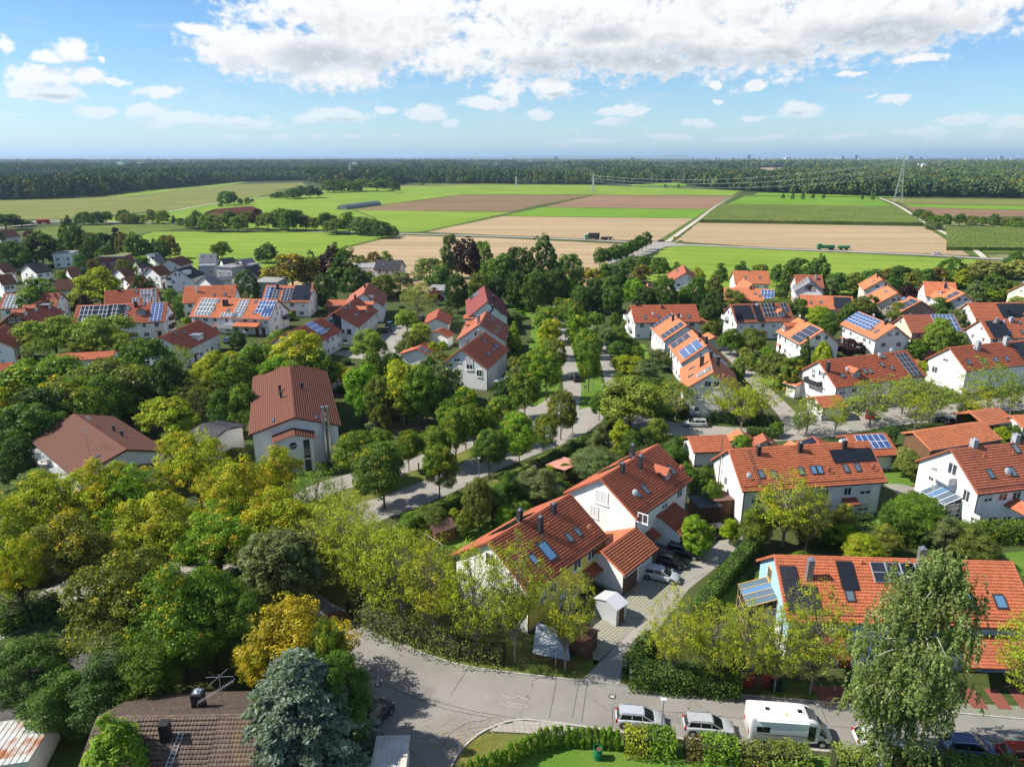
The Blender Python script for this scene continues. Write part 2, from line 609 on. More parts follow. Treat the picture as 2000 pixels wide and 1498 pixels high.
def clump_centres(kind, n, rng, Rr, z0, z1):
 zc, hz = (z0 + z1) / 2, (z1 - z0) / 2
 ph = rng.uniform(0, 2 * np.pi, n)
 if kind in ('round', 'oval', 'airy', 'umbrella', 'multi'):
  d = unit(rng, n)
  if kind != 'airy':
   d[:, 2] = np.where(d[:, 2] < -.8, -d[:, 2], d[:, 2])
  r = rng.uniform(.25 if kind == 'airy' else .5, 1., n) ** .55
  # an uneven outline: a few lobes and dents fixed per tree
  lob = unit(rng, 9)
  amp = rng.uniform(-.42, .34, 9)
  bulge = 1 + (np.clip(d @ lob.T, 0, 1) ** 3) @ amp
  C = d * (r * bulge)[:, None]
  if kind == 'umbrella':
   C[:, 2] = np.where(C[:, 2] < -.2, C[:, 2] * .5, C[:, 2])
  return C * np.array([Rr, Rr, hz]) + np.array([0, 0, zc])
 if kind == 'lobed':      # several leaders, each with its own head
  m_ = 6
  lp = rng.uniform(0, 6.283) + np.arange(m_) * 2.4
  lr = Rr * np.array([.12, .45, .5, .55, .6, .62]) * rng.uniform(.8, 1.1, m_)
  hd = (z1 - z0) * np.array([1., .9, .82, .74, .62, .5]) * rng.uniform(.9, 1.05, m_)
  hr_ = Rr * rng.uniform(.40, .56, m_)
  w_ = rng.integers(0, m_, n)
  d = unit(rng, n)
  d[:, 2] = np.where(d[:, 2] < -.6, -d[:, 2], d[:, 2])
  r = rng.uniform(.3, 1., n) ** .5
  hz_ = np.minimum(hd[w_] * .42, hr_[w_] * 1.5)
  c = np.stack([lr[w_] * np.cos(lp[w_]), lr[w_] * np.sin(lp[w_]), z0 + hd[w_] - hz_], 1)
  return c + d * r[:, None] * np.stack([hr_[w_], hr_[w_], hz_], 1)
 t = rng.uniform(0, 1, n)
 if kind == 'cone':
  t = 1 - np.sqrt(rng.uniform(0.004, 1, n))
  rad = Rr * (1 - t) ** .85 * rng.uniform(.45, 1.0, n) ** .5 * (1 + .12 * np.sin(ph * 3 + 1) + .08 * np.sin(ph * 5))
 else:   # column
  rad = Rr * np.minimum(1, ((1 - t) * 4) ** .5) * rng.uniform(.6, 1, n)
 return np.stack([rad * np.cos(ph), rad * np.sin(ph), z0 + t * (z1 - z0)], 1)


def crown_mesh(name, kind, Rr, z0, z1, nc, nl, size, seed, rc=None, up=.35, flat=.7, aspect=1.0, scat=.25, bright=.3):
 rng = np.random.default_rng(seed)
 C = clump_centres(kind, nc, rng, Rr, z0, z1)
 rc = rc or Rr * .23
 rcs = rc * rng.uniform(.6, 1.25, nc)
 cb = 1 + rng.uniform(-bright, bright, nc)
 ca = rng.uniform(0, 1, nc)
 ax_ = np.array([0, 0, (z0 + z1) / 2])
 out = C - ax_
 out /= np.linalg.norm(out, axis=1, keepdims=True) + 1e-6
 D = unit(rng, nc * nl)
 O = np.repeat(out, nl, 0)
 D = D + O * .35 + np.array([0, 0, up])
 D /= np.linalg.norm(D, axis=1, keepdims=True)
 rr = np.repeat(rcs, nl) * rng.uniform(.55, 1.08, nc * nl)
 Pp = np.repeat(C, nl, 0) + D * rr[:, None] * np.array([1, 1, flat])
 N = D * 1.0 + unit(rng, nc * nl) * .6 + np.array([0, 0, .25])
 V, F = leaf_quads(Pp, N, size, rng, aspect)
 nlf = nc * nl
 tint = np.stack([np.repeat(cb, nl) * rng.uniform(.8, 1.2, nlf),
      np.clip(np.repeat(ca, nl) + rng.uniform(-scat, scat, nlf), 0, 1),
      np.clip(np.repeat(rng.uniform(0, 1, nc), nl) + rng.uniform(-.3, .3, nlf), 0, 1)], 1)
 me = mesh_np(name, V, F, M_LEAF, tint=np.repeat(tint, 4, 0))
 return me, C


def tube_path(mb, pts, r0, r1, m, n=6):
 k_ = len(pts) - 1
 for i in range(k_):
  a = r0 + (r1 - r0) * i / k_
  b_ = r0 + (r1 - r0) * (i + 1) / k_
  mb.tube(pts[i], pts[i + 1], a, b_, m, n, cap=False)


def trunk_mesh(name, C, z0, z1, r, nb, seed, m, lean=0.3, twigs=0):
 rng = np.random.default_rng(seed)
 mb = MB()
 top = z0 + (z1 - z0) * .78
 p = [np.array([0, 0, -.3])]
 for i in range(1, 7):
  t = i / 6
  p.append(np.array([rng.normal() * lean * t, rng.normal() * lean * t, top * t]))
 tube_path(mb, p, r, r * .28, m, 8)
 idx = rng.permutation(len(C))[:nb]
 for i in idx:
  c = C[i]
  t = np.clip((c[2] - 1.0) / top * rng.uniform(.45, .8), .18, .95)
  j = t * 6
  a = p[int(j)] * (1 - j % 1) + p[min(6, int(j) + 1)] * (j % 1)
  mid = (a * .45 + c * .55) + np.array([0, 0, -.06 * np.linalg.norm(c - a)])
  rb = r * .30 * rng.uniform(.7, 1.2)
  tube_path(mb, [a, mid, c], rb, rb * .25, m, 5)
  for _ in range(twigs):
   e = c + unit(rng, 1)[0] * rng.uniform(.5, 1.1)
   mb.tube(mid * .4 + c * .6, e, rb * .3, rb * .1, m, 3, cap=False)
 return mb.mesh(name, True)


PROTO = {}


def proto(key):
 """crown and trunk meshes of one kind of tree; height 10, crown radius 4 (scaled when placed)"""
 if key in PROTO:
  return PROTO[key]
 sp, lod, var = key
 sd = hash_(sp) + var * 17 + {'hi': 0, 'mid': 100, 'low': 200}[lod]
 q = {'hi': 1., 'mid': .36, 'low': .14}[lod]
 ls = {'hi': 1., 'mid': 1.6, 'low': 2.5}[lod]
 bark = M_BARK
 if sp == 'broad':
  me, C = crown_mesh('crown', 'lobed' if var != 1 else 'round', 4.2, .9, 10., int(260 * q ** .35), int(150 * q ** .65), .195 * ls, sd, rc=1.0 * ls ** .15)
  tr = trunk_mesh('trunk', C, 2, 10, .2, int(36 * q) + 5, sd, bark)
 elif sp == 'dense':
  me, C = crown_mesh('crown', 'oval', 4.0, -.2, 10., int(300 * q ** .35), int(105 * q ** .65), .22 * ls, sd, rc=.85 * ls ** .15)
  tr = trunk_mesh('trunk', C, 2, 10, .2, int(24 * q) + 4, sd, bark)
 elif sp == 'maple':     # street tree with a clear stem
  me, C = crown_mesh('crown', 'oval', 4.0, 2.3, 10., int(230 * q ** .35), int(140 * q ** .65), .20 * ls, sd, rc=.95 * ls ** .15, flat=.6)
  tr = trunk_mesh('trunk', C, 2.3, 10, .17, int(30 * q) + 5, sd, bark, .1)
 elif sp == 'airy':
  me, C = crown_mesh('crown', 'airy', 4.0, 2.4, 10., int(290 * q ** .35), int(31 * q ** .5), .165 * ls, sd, rc=.68, flat=.6, up=.1, bright=.14)
  tr = trunk_mesh('trunk', C, 2.0, 10, .17, int(110 * q) + 10, sd, M_GBARK, .25, 2 if lod == 'hi' else 0)
 elif sp == 'bigmaple':
  me, C = crown_mesh('crown', 'lobed', 4.5, 2.6, 10., int(300 * q ** .35), int(62 * q ** .6), .18 * ls, sd, rc=.72, flat=.65, up=.2, scat=.12)
  tr = trunk_mesh('trunk', C, 1.6, 10, .20, int(90 * q) + 8, sd, M_BARK, .5)
 elif sp == 'willow':
  me, C = crown_mesh('crown', 'round', 4.0, .8, 10., int(330 * q ** .35), int(80 * q ** .6), .20 * ls, sd, rc=.75, aspect=1.9, flat=1.1, bright=.15)
  tr = trunk_mesh('trunk', C, 1, 10, .2, int(24 * q) + 4, sd, bark)
 elif sp == 'conifer':
  me, C = crown_mesh('crown', 'cone', 4.0, .4, 10.2, int(330 * q ** .35), int(80 * q ** .6), .20 * ls, sd, rc=.62, flat=.35, up=.05, aspect=1.8, bright=.2)
  tr = trunk_mesh('trunk', C, 1, 9, .18, int(20 * q) + 2, sd, bark, .03)
 elif sp == 'flame':      # upward-licking conifer
  me, C = crown_mesh('crown', 'cone', 4.0, .1, 10.2, int(260 * q ** .35), int(120 * q ** .6), .17 * ls, sd, rc=.62, flat=1.9, up=.3, aspect=1.9)
  tr = trunk_mesh('trunk', C, 1, 8, .15, 4, sd, bark, .03)
 elif sp == 'column':     # thuja
  me, C = crown_mesh('crown', 'column', 3.2, .0, 10., int(120 * q ** .35), int(50 * q ** .6), .45 * ls, sd, rc=1.15, flat=1.4, up=.3, bright=.12)
  tr = trunk_mesh('trunk', C, 1, 8, .2, 2, sd, bark, .02)
 elif sp == 'bush':
  me, C = crown_mesh('crown', 'round', 4.0, -1.5, 10., int(150 * q ** .35), int(90 * q ** .65), .45 * ls, sd, rc=1.35, flat=1.1)
  tr = trunk_mesh('trunk', C, .5, 7, .25, 8, sd, bark, .2)
 PROTO[key] = (me, tr)
 return PROTO[key]


def hash_(s):
 v = 7
 for ch in s:
  v = (v * 31 + ord(ch)) % 9973
 return v


TREES = []      # (object, x, y, description)


def place_tree(sp, x, y, h, rad, col, aut=0., desc='green tree', name=None, group=None, lod=None, stem=True, rz=None):
 d = math.hypot(x, y)
 if lod is None:
  lod = 'hi' if d < 118 else ('mid' if d < 250 else 'low')
 nv = {'hi': 3, 'mid': 3, 'low': 3}[lod]
 me, tr = proto((sp, lod, random.randrange(nv)))
 nm = name or ('bush' if sp == 'bush' else 'tree')
 t = empty(nm, (x, y, 0), random.uniform(0, 6.28) if rz is None else rz)
 sx, sz = rad / 4.0, h / 10.0
 c = tuple(v * random.uniform(.93, 1.07) * k2 for v, k2 in zip(col, (1.1, 1.04, .95)))
 link('crown', me, t, scale=(sx * random.uniform(.95, 1.05), sx * random.uniform(.95, 1.05), sz), color=c + (aut,))
 if stem:
  s2 = (min(sx, sz) * .5 + sx * .5)
  link('trunk', tr, t, scale=(sx, sx, sz))
 TREES.append((t, x, y, desc, group))
 return t


# colours of foliage (what the leaves are)
G = {'green': (.10, .175, .022), 'dark': (.05, .095, .024), 'bright': (.13, .24, .02), 'light': (.16, .235, .04), 'olive': (.115, .15, .032),
  'yellow': (.22, .275, .018), 'airy': (.25, .30, .03), 'blue': (.165, .20, .165), 'purple': (.035, .016, .022), 'red': (.16, .03, .018),
  'orange': (.24, .22, .015), 'pale': (.22, .25, .08), 'grey': (.12, .17, .07), 'lime': (.22, .30, .02), 'brown': (.12, .10, .03), 'birch': (.17, .225, .085),
  'deep': (.07, .135, .024)}
WORDS = {'green': 'green', 'dark': 'dark green', 'bright': 'bright green', 'light': 'light green', 'olive': 'olive green', 'yellow': 'yellow-green', 'airy': 'sparse yellowish green',
   'blue': 'blue-grey', 'purple': 'dark purple', 'red': 'dark red', 'orange': 'orange', 'pale': 'pale olive', 'grey': 'grey-green', 'lime': 'lime green', 'brown': 'brownish', 'birch': 'green', 'deep': 'deep green'}
SPW = {'broad': 'leafy tree', 'dense': 'dense tree', 'maple': 'street tree', 'airy': 'airy tree', 'bigmaple': 'big maple', 'willow': 'willow-like tree',
    'conifer': 'conifer', 'flame': 'cypress conifer', 'column': 'thuja column', 'bush': 'garden bush'}
SPN = {'broad': 'tree', 'dense': 'tree', 'maple': 'street_tree', 'airy': 'street_tree', 'bigmaple': 'maple_tree', 'willow': 'willow_tree',
    'conifer': 'conifer_tree', 'flame': 'cypress_tree', 'column': 'thuja', 'bush': 'bush'}


def tree_px(px, ytop, wpx, h, sp, col, aut=0., desc=None, group=None):
 """a tree whose crown top shows at (px, ytop) and whose crown spans wpx"""
 q = at(px, ytop + 2, h)
 depth = q.y * math.cos(PITCH) + (CAM_H - h) * math.sin(PITCH)
 rad = wpx / 2.0 * depth / FPX * (.88 if sp == 'bigmaple' else 1)
 sz = 'small ' if h < 6 and sp != 'bush' else ('tall ' if h > 13 else '')
 dsc = desc or (sz + WORDS[col] + ' ' + SPW[sp] + (' with yellow leaves' if aut > .15 else ''))
 return place_tree(sp, q.x, q.y, h, rad, G[col], aut, dsc, SPN[sp], group)

# ------------------------------------------------------------------ houses
LAND = []       # (x, y, phrase) landmarks for the labels of the trees


def unit_meshes():
 U = {}
 for k_, (cell, fr) in PV.items():
  mb = MB()
  mb.box(-.5, .5, -.5, .5, 0, .05, fr)
  me = mb.mesh('solar_panel')
  # cells: proud sheet with uv
  e = .025 if k_ == 'black' else .05
  ey = e * .62
  V = list(mb.V) + [(-.5 + e, -.5 + ey, .058), (.5 - e, -.5 + ey, .058), (.5 - e, .5 - ey, .058), (-.5 + e, .5 - ey, .058)]
  F = list(mb.F) + [(8, 9, 10, 11)]
  me = mesh_np('solar_panel', V, F, [fr, cell], [0] * 6 + [1])
  uv = me.uv_layers.new(name='UVMap')
  d = [(0, 0)] * (len(me.loops) - 4) + [(0, 0), (1, 0), (1, 1), (0, 1)]
  for i, c in enumerate(d):
   uv.data[i].uv = c
  U['pv_' + k_] = me
 # wall window, unit size in x and z, faces -y
 for nm, fm in (('win', M_WHITE), ('windark', M_PLASTIC), ('winwood', M_YWOOD)):
  mb = MB()
  t_ = .07
  for (x0, x1, z0, z1) in ((-.5, .5, .5 - t_, .5), (-.5, .5, -.5, -.5 + t_), (-.5, -.5 + t_, -.5 + t_, .5 - t_), (.5 - t_, .5, -.5 + t_, .5 - t_), (-.03, .03, -.5 + t_, .5 - t_)):
   mb.box(x0, x1, -.09, .02, z0, z1, fm)
  mb.box(-.56, .56, -.16, .02, -.545, -.503, fm)
  U[nm] = mb.mesh('window')
 mb = MB()
 mb.box(-.46, .46, -.03, .01, -.46, .46, M_GLASS)
 U['pane'] = mb.mesh('pane')
 mb = MB()
 mb.box(-.46, .46, -.06, -.032, -.1, .46, M_CURTAIN)
 U['blind'] = mb.mesh('roller_blind')
 mb = MB()
 mb.box(-.46, .46, -.06, -.032, -.46, .46, M_CURTAIN)
 U['shut'] = mb.mesh('roller_blind')
 mb = MB()   # roof window, lies in xy, z = out of the roof
 for (x0, x1, y0, y1) in ((-.5, .5, .42, .5), (-.5, .5, -.5, -.42), (-.5, -.41, -.42, .42), (.41, .5, -.42, .42)):
  mb.box(x0, x1, y0, y1, -.02, .14, M_DARKMET)
 U['roofwin'] = mb.mesh('roof_window')
 mb = MB()
 mb.box(-.41, .41, -.42, .42, 0, .10, M_SKYGLASS)
 U['roofpane'] = mb.mesh('pane')
 mb = MB()
 mb.box(-.41, .41, -.42, .42, 0, .10, M_BLUEGLASS)
 U['bluepane'] = mb.mesh('pane')
 # satellite dish: faces -y, tilted
 mb = MB()
 for r in range(4):
  r0, r1 = .5 * r / 4, .5 * (r + 1) / 4
  for k_ in range(14):
   a, b_ = 2 * math.pi * k_ / 14, 2 * math.pi * (k_ + 1) / 14
   f = lambda rr, t_: (rr * math.cos(t_), .35 * rr * rr - .09, rr * math.sin(t_))
   mb.poly([f(r0, a), f(r1, a), f(r1, b_), f(r0, b_)], M_ANY)
 mb.tube((0, -.05, -.45), (0, -.5, -.1), .02, .02, M_ZINC, 5)
 mb.box(-.05, .05, -.58, -.46, -.13, -.03, M_PLASTIC)
 mb.tube((0, 0, 0), (0, .12, -.7), .035, .035, M_ZINC, 6)
 U['dish'] = mb.mesh('satellite_dish', True)
 return U


U = unit_meshes()


def tile_sheet(L, Sl, tw, tl, relief=1.0, seg=3):
 """a roof slope of interlocking tiles: x along the ridge, -y down the slope, z out; every tile pressed, every course lapped"""
 nx = max(1, round(L / tw))
 ny = max(1, round(Sl / tl))
 prof = {3: (0, .045, .03), 2: (0, .045), 4: (0, .03, .05, .03)}[seg]
 xs, hs = [], []
 for i in range(nx):
  for j in range(seg):
   xs.append((i + j / seg) * L / nx)
   hs.append(prof[j] * relief)
 xs.append(L)
 hs.append(0)
 ts, zs = [], []
 for r in range(ny):
  ts += [r * Sl / ny, (r + .14) * Sl / ny, (r + .985) * Sl / ny]
  zs += [-.05 * relief, .02, .10 * relief]
 ts.append(Sl)
 zs.append(-.02)
 xs, hs, ts, zs = map(np.array, (xs, hs, ts, zs))
 X, T = np.meshgrid(xs, ts)
 Z = hs[None, :] + zs[:, None]
 V = np.stack([X.ravel(), -T.ravel(), Z.ravel()], 1)
 nX, nT = len(xs), len(ts)
 i = np.arange((nT - 1) * (nX - 1))
 a = (i // (nX - 1)) * nX + i % (nX - 1)
 F = np.stack([a, a + nX, a + nX + 1, a + 1], 1)
 return V, F


class House:
 def __init__(s, name, A, B, hr, he, w_, wall, roof, label, phrase=None, cat='house', group=None, over=.55, gover=.45, w2=None, he2=None,
     tiles=None, yellow=None, solid=True, wallh=0.0, ridgecap=True, base=0.0):
  a, b = at(A[0], A[1], hr), at(B[0], B[1], hr)
  u = (b - a)
  s.L = u.length
  s.ang = math.atan2(u.y, u.x)
  c = (a + b) / 2
  s.root = empty(name, (c.x, c.y, 0), s.ang)
  tag(s.root, label, cat, group)
  s.mw = Matrix.Translation((c.x, c.y, 0)) @ Matrix.Rotation(s.ang, 4, 'Z')
  s.inv = s.mw.inverted()
  s.hr, s.he, s.w, s.over, s.gover = hr, he, w_, over, gover
  s.he2 = he if he2 is None else he2
  s.w2 = w_ if w2 is None else w2
  s.wallm = PL[wall]
  s.cx, s.cy = c.x, c.y
  s.phrase = phrase or label
  LAND.append((c.x, c.y, s.phrase))
  s.dist = math.hypot(c.x, c.y)
  s.cam = s.inv @ Vector((0, 0, CAM_H))
  L = s.L
  x0, x1 = -L / 2 + gover, L / 2 - gover
  s.x0, s.x1 = x0, x1
  # walls (n side is local -y)
  p1 = math.atan2(hr - he, w_)
  p2 = math.atan2(hr - s.he2, s.w2)
  s.pitch = (p1, p2)
  ya, yb = -(w_ - over * math.cos(p1)), (s.w2 - over * math.cos(p2))
  s.ya, s.yb = ya, yb
  th = .16
  za = hr + ya * math.tan(p1) - th
  zb = hr - yb * math.tan(p2) - th
  s.za, s.zb = za, zb
  if solid:
   mb = MB()
   mb.extr([(x0, ya, base), (x0, yb, base), (x0, yb, zb), (x0, 0, hr - th), (x0, ya, za)][::-1], (x1 - x0, 0, 0), s.wallm)
   mb.box(x0 - .02, x1 + .02, ya - .02, yb + .02, base, base + .35, PL['grey'])
   mb.build('wall', s.root)
  # roof: slab with rafters' eave board, then tiles
  mb = MB()
  up1, up2 = .02, .02
  pr = [(-L / 2, -w_, he - th), (-L / 2, 0, hr - th), (-L / 2, s.w2, s.he2 - th), (-L / 2, s.w2, s.he2), (-L / 2, 0, hr), (-L / 2, -w_, he)]
  trim = TL[roof] if s.dist > 130 else MATS['roof_tile_' + roof]
  mb.extr(pr, (L, 0, 0), M_WOOD, caps=MATS['roof_tile_' + roof])
  s.roof = mb.build('roof', s.root)
  if tiles is None:
   tiles = (.30, .36, 3) if s.dist < 118 else ((.36, .42, 2) if s.dist < 175 else (.55, .55, 2))
  for k_, (hw, hh, pt) in enumerate(((w_, he, p1), (s.w2, s.he2, p2))):
   Sl = math.hypot(hw, hr - hh) + .06
   V, F = tile_sheet(L, Sl, tiles[0], tiles[1], 1.0 if tiles[0] < .5 else 1.25, tiles[2])
   me = mesh_np('roof_tiles', V, F, TL[roof])
   o = link('roof_tiles', me, s.roof)
   if k_ == 0:
    o.matrix_local = Matrix.Translation((-L / 2, 0, hr)) @ Matrix.Rotation(p1, 4, 'X') @ Matrix.Translation((0, 0, .03))
   else:
    o.matrix_local = Matrix.Translation((L / 2, 0, hr)) @ Matrix.Rotation(math.pi, 4, 'Z') @ Matrix.Rotation(p2, 4, 'X') @ Matrix.Translation((0, 0, .03))
   o['kind'] = 'stuff'
  if ridgecap:
   mb = MB()
   n = max(2, int(L / .45)) if s.dist < 130 else max(2, int(L / 1.2))
   for i in range(n):
    xa = -L / 2 + L * i / n
    mb.tube((xa, 0, hr + .0), (xa + L / n * 1.02, 0, hr + .02), .15, .13, TL[roof], 8 if s.dist < 130 else 6)
   for sx in (-1, 1):       # verge caps down both rakes
    for (hw, hh, sy) in ((w_, he, -1), (s.w2, s.he2, 1)):
     xx = sx * (L / 2 - .04)
     mb.tube((xx, sy * .05, hr + .04), (xx, sy * hw, hh + .06), .085, .085, TL[roof], 5)
   mb.build('ridge_cap', s.roof)
  if s.dist < 260:
   for (sy, hw, hh, yy) in ((-1, w_, he, ya), (1, s.w2, s.he2, yb)):
    mb = MB()
    y = sy * (hw + .06)
    mb.tube((-L / 2, y, hh - .06), (L / 2, y, hh - .06), .075, .075, M_DARKMET if s.dist < 130 else M_ZINC, 6)
    if solid and s.dist < 175:
     xx = x1 - .1
     mb.tube((xx, y, hh - .1), (xx, yy + sy * .08, hh - .7), .05, .05, M_DARKMET, 6)
     mb.tube((xx, yy + sy * .08, hh - .7), (xx, yy + sy * .08, base), .05, .05, M_DARKMET, 6)
     xx = x0 + .1
     mb.tube((xx, y, hh - .1), (xx, yy + sy * .08, hh - .7), .05, .05, M_DARKMET, 6)
     mb.tube((xx, yy + sy * .08, hh - .7), (xx, yy + sy * .08, base), .05, .05, M_DARKMET, 6)
    mb.build('gutter', s.root)

 # -- rays
 def ray(s, px, py):
  d = (s.inv.to_3x3() @ pixdir(px, py))
  return s.cam, d

 def slope_M(s, k_, x, y):
  """matrix on slope k_ (0: n side) at plan position x,y; local z out of the roof, -y down the slope"""
  p = s.pitch[k_]
  if k_ == 0:
   z = s.hr + y * math.tan(p)
   return Matrix.Translation((x, y, z)) @ Matrix.Rotation(p, 4, 'X')
  z = s.hr - y * math.tan(p)
  return Matrix.Translation((x, y, z)) @ Matrix.Rotation(math.pi, 4, 'Z') @ Matrix.Rotation(p, 4, 'X')

 def hit_roof(s, px, py, k_=None):
  o, d = s.ray(px, py)
  best = None
  for kk in ((0, 1) if k_ is None else (k_,)):
   p = s.pitch[kk]
   n = Vector((0, -math.sin(p), math.cos(p))) if kk == 0 else Vector((0, math.sin(p), math.cos(p)))
   den = d.dot(n)
   if abs(den) < 1e-6 or (k_ is None and den > 0):
    continue
   t = (Vector((0, 0, s.hr)) - o).dot(n) / den
   q = o + d * t
   inside = (-s.w - .8 < q.y < .8) if kk == 0 else (-.8 < q.y < s.w2 + .8)
   if t > 0 and (inside or k_ is not None):
    if best is None or t < best[0]:
     best = (t, kk, q)
  return best

 def hit_wall(s, px, py):
  o, d = s.ray(px, py)
  best = None
  for (pt, n, rz) in (((0, s.ya, 0), Vector((0, -1, 0)), 0), ((0, s.yb, 0), Vector((0, 1, 0)), math.pi),
       ((s.x0, 0, 0), Vector((-1, 0, 0)), -math.pi / 2), ((s.x1, 0, 0), Vector((1, 0, 0)), math.pi / 2)):
   den = d.dot(n)
   if den > -1e-6:
    continue
   t = (Vector(pt) - o).dot(n) / den
   q = o + d * t
   if s.x0 - 1.2 < q.x < s.x1 + 1.2 and s.ya - 1.2 < q.y < s.yb + 1.2 and -1 < q.z < s.hr + 1:
    if best is None or t < best[0]:
     best = (t, q, rz)
  return best

 # -- features
 def put(s, name, me, M, parent=None, color=None):
  o = link(name, me, parent or s.root, color=color)
  o.matrix_local = M
  return o

 def panels(s, px, py, nc, nr, kind='dark', k_=None, land=False, skip=(), dirx=1, size=None):
  h = s.hit_roof(px, py, k_)
  if not h:
   print('panel miss', s.root.name, px, py)
   return
  _, kk, q = h
  pw, ph = size or ((1.70, 1.04) if land else (1.04, 1.70))
  room = ((s.w if kk == 0 else s.w2) - abs(q.y)) / math.cos(s.pitch[kk]) - .25
  while nr > 1 and room / nr < min(.9, ph):
   nr -= 1
  ph = min(ph, room / nr - .02)
  M0 = s.slope_M(kk, q.x, q.y)
  ids = 1 if kk == 0 else -1
  for r in range(nr):
   for c in range(nc):
    if (c, r) in skip or abs(q.x + (c + .5) * (pw + .02) * dirx) > s.L / 2 - pw / 2:
     continue
    x = (c + .5) * (pw + .02) * dirx * ids
    y = -(r + .5) * (ph + .02)
    sc = Matrix.Diagonal((pw if not land else ph, ph if not land else pw, 1, 1))
    rz = Matrix.Rotation(math.pi / 2, 4, 'Z') if land else Matrix.Identity(4)
    s.put('solar_panel', U['pv_' + kind], M0 @ Matrix.Translation((x, y, .22)) @ rz @ sc)

 def roofwin(s, px, py, w_=.8, h_=1.3, blue=False, k_=None):
  h = s.hit_roof(px, py, k_)
  if not h:
   print('roofwin miss', s.root.name, px, py)
   return
  _, kk, q = h
  o = s.put('roof_window', U['roofwin'], s.slope_M(kk, q.x, q.y) @ Matrix.Translation((0, 0, .13)) @ Matrix.Diagonal((w_, h_, 1, 1)))
  link('pane', U['bluepane' if blue else 'roofpane'], o)

 def chimney(s, px, py, h_=1.6, w_=.55, m=None, k_=None, cap=True):
  h = s.hit_roof(px, py, k_)
  if not h:
   print('chimney miss', s.root.name, px, py)
   return
  _, kk, q = h
  m = m or M_DARKMET
  mb = MB()
  mb.box(-w_ / 2, w_ / 2, -w_ / 2, w_ / 2, -.6, h_, m)
  mb.box(-w_ / 2 - .04, w_ / 2 + .04, -w_ / 2 - .04, w_ / 2 + .04, h_, h_ + .06, m)
  o = mb.build('chimney', s.root)
  o.location = (q.x, q.y, q.z)
  if cap:
   mb = MB()
   mb.box(-w_ * .35, w_ * .35, -w_ * .35, w_ * .35, h_ + .06, h_ + .12, M_STEEL)
   mb.tube((0, 0, h_ + .1), (0, 0, h_ + .3), w_ * .18, w_ * .22, M_STEEL, 8)
   mb.build('chimney_cap', o)
  if s.dist < 130:
   mb = MB()
   mb.box(-w_ / 2 - .12, w_ / 2 + .12, -w_ / 2 - .2, w_ / 2 + .2, .02, .08, M_ZINC)
   f = mb.build('flashing', o)
   f.matrix_local = Matrix.Rotation(s.pitch[kk] * (1 if kk == 0 else -1), 4, 'X')

 def vent(s, px, py, h_=.5, k_=None, col=(.42, .14, .06)):
  h = s.hit_roof(px, py, k_)
  if h:
   mb = MB()
   mb.tube((0, 0, -.1), (0, 0, h_), .09, .08, M_ANY, 7)
   mb.tube((0, 0, h_), (0, 0, h_ + .1), .13, .11, M_ANY, 7)
   o = mb.build('vent_pipe', s.root, color=col)
   o.location = h[2]

 def dish(s, px, py, col=(.7, .7, .68), sc=.9, k_=None):
  h = s.hit_roof(px, py, k_)
  if not h:
   print('dish miss', s.root.name, px, py)
   return
  q = h[2]
  rz = -s.ang + R(20)
  o = s.put('satellite_dish', U['dish'], Matrix.Translation((q.x, q.y, q.z + .75)) @ Matrix.Rotation(rz, 4, 'Z') @ Matrix.Rotation(R(-25), 4, 'X') @ Matrix.Scale(sc, 4), color=col)

 def window(s, px, py, ww=1.2, wh=1.3, kind='win', blind=None):
  h = s.hit_wall(px, py)
  if not h:
   print('window miss', s.root.name, px, py)
   return
  s.win_at(h[1], h[2], ww, wh, kind, blind)

 def win_at(s, q, rz, ww, wh, kind='win', blind=None):
  o = s.put('window', U[kind], Matrix.Translation(q) @ Matrix.Rotation(rz, 4, 'Z') @ Matrix.Diagonal((ww, 1, wh, 1)))
  link('pane', U['pane'], o)
  if blind is None:
   blind = random.random() < .25
  if blind:
   link('roller_blind', U['shut' if blind == 2 else 'blind'], o)

 def autowin(s, front=True, gable=True, kind='win', step=3.0, seed=0):
  rg = random.Random(seed or int(s.cx * 7 + s.cy))
  for (yy, rz, zt) in ((s.ya, 0, s.za), (s.yb, math.pi, s.zb)):
   n = Vector((0, -1 if rz == 0 else 1, 0))
   if not front or (s.cam - Vector((0, yy, 3))).dot(n) < 0:
    continue
   k_ = max(2, int((s.x1 - s.x0) / step))
   for fl in range(2):
    zc = 1.5 + fl * 2.7
    if zc + .75 > zt:
     continue
    for i in range(k_):
     x = s.x0 + (i + .5 + rg.uniform(-.18, .18)) * (s.x1 - s.x0) / k_
     if fl == 0 and rg.random() < .3:
      mb = MB()
      mb.box(-.5, .5, -.06, .02, 0, 2.1, M_WOOD)
      mb.box(-.7, .7, -1.0, .02, 2.3, 2.42, TL['red'])
      o = mb.build('door', s.root)
      o.matrix_local = Matrix.Translation((x, yy, 0)) @ Matrix.Rotation(rz, 4, 'Z')
      continue
     s.win_at(Vector((x, yy, zc)), rz, rg.choice((.9, 1.2, 1.5)), 1.25, kind)
  for (xx, rz, n) in ((s.x0, -math.pi / 2, Vector((-1, 0, 0))), (s.x1, math.pi / 2, Vector((1, 0, 0)))):
   if not gable or (s.cam - Vector((xx, 0, 3))).dot(n) < 0:
    continue
   for (zc, ys) in ((1.5, (-2.4, 2.0)), (4.2, (-2.2, 1.8)), (7.0, (-.9, 1.0))):
    for y in ys:
     if zc + .8 > s.hr - abs(y) * math.tan(s.pitch[0]) - .4 or rg.random() < .12 or y < s.ya + .9 or y > s.yb - .9:
      continue
     s.win_at(Vector((xx, y + rg.uniform(-.3, .3), zc)), rz, rg.choice((.9, 1.1, 1.3)), 1.2, kind)

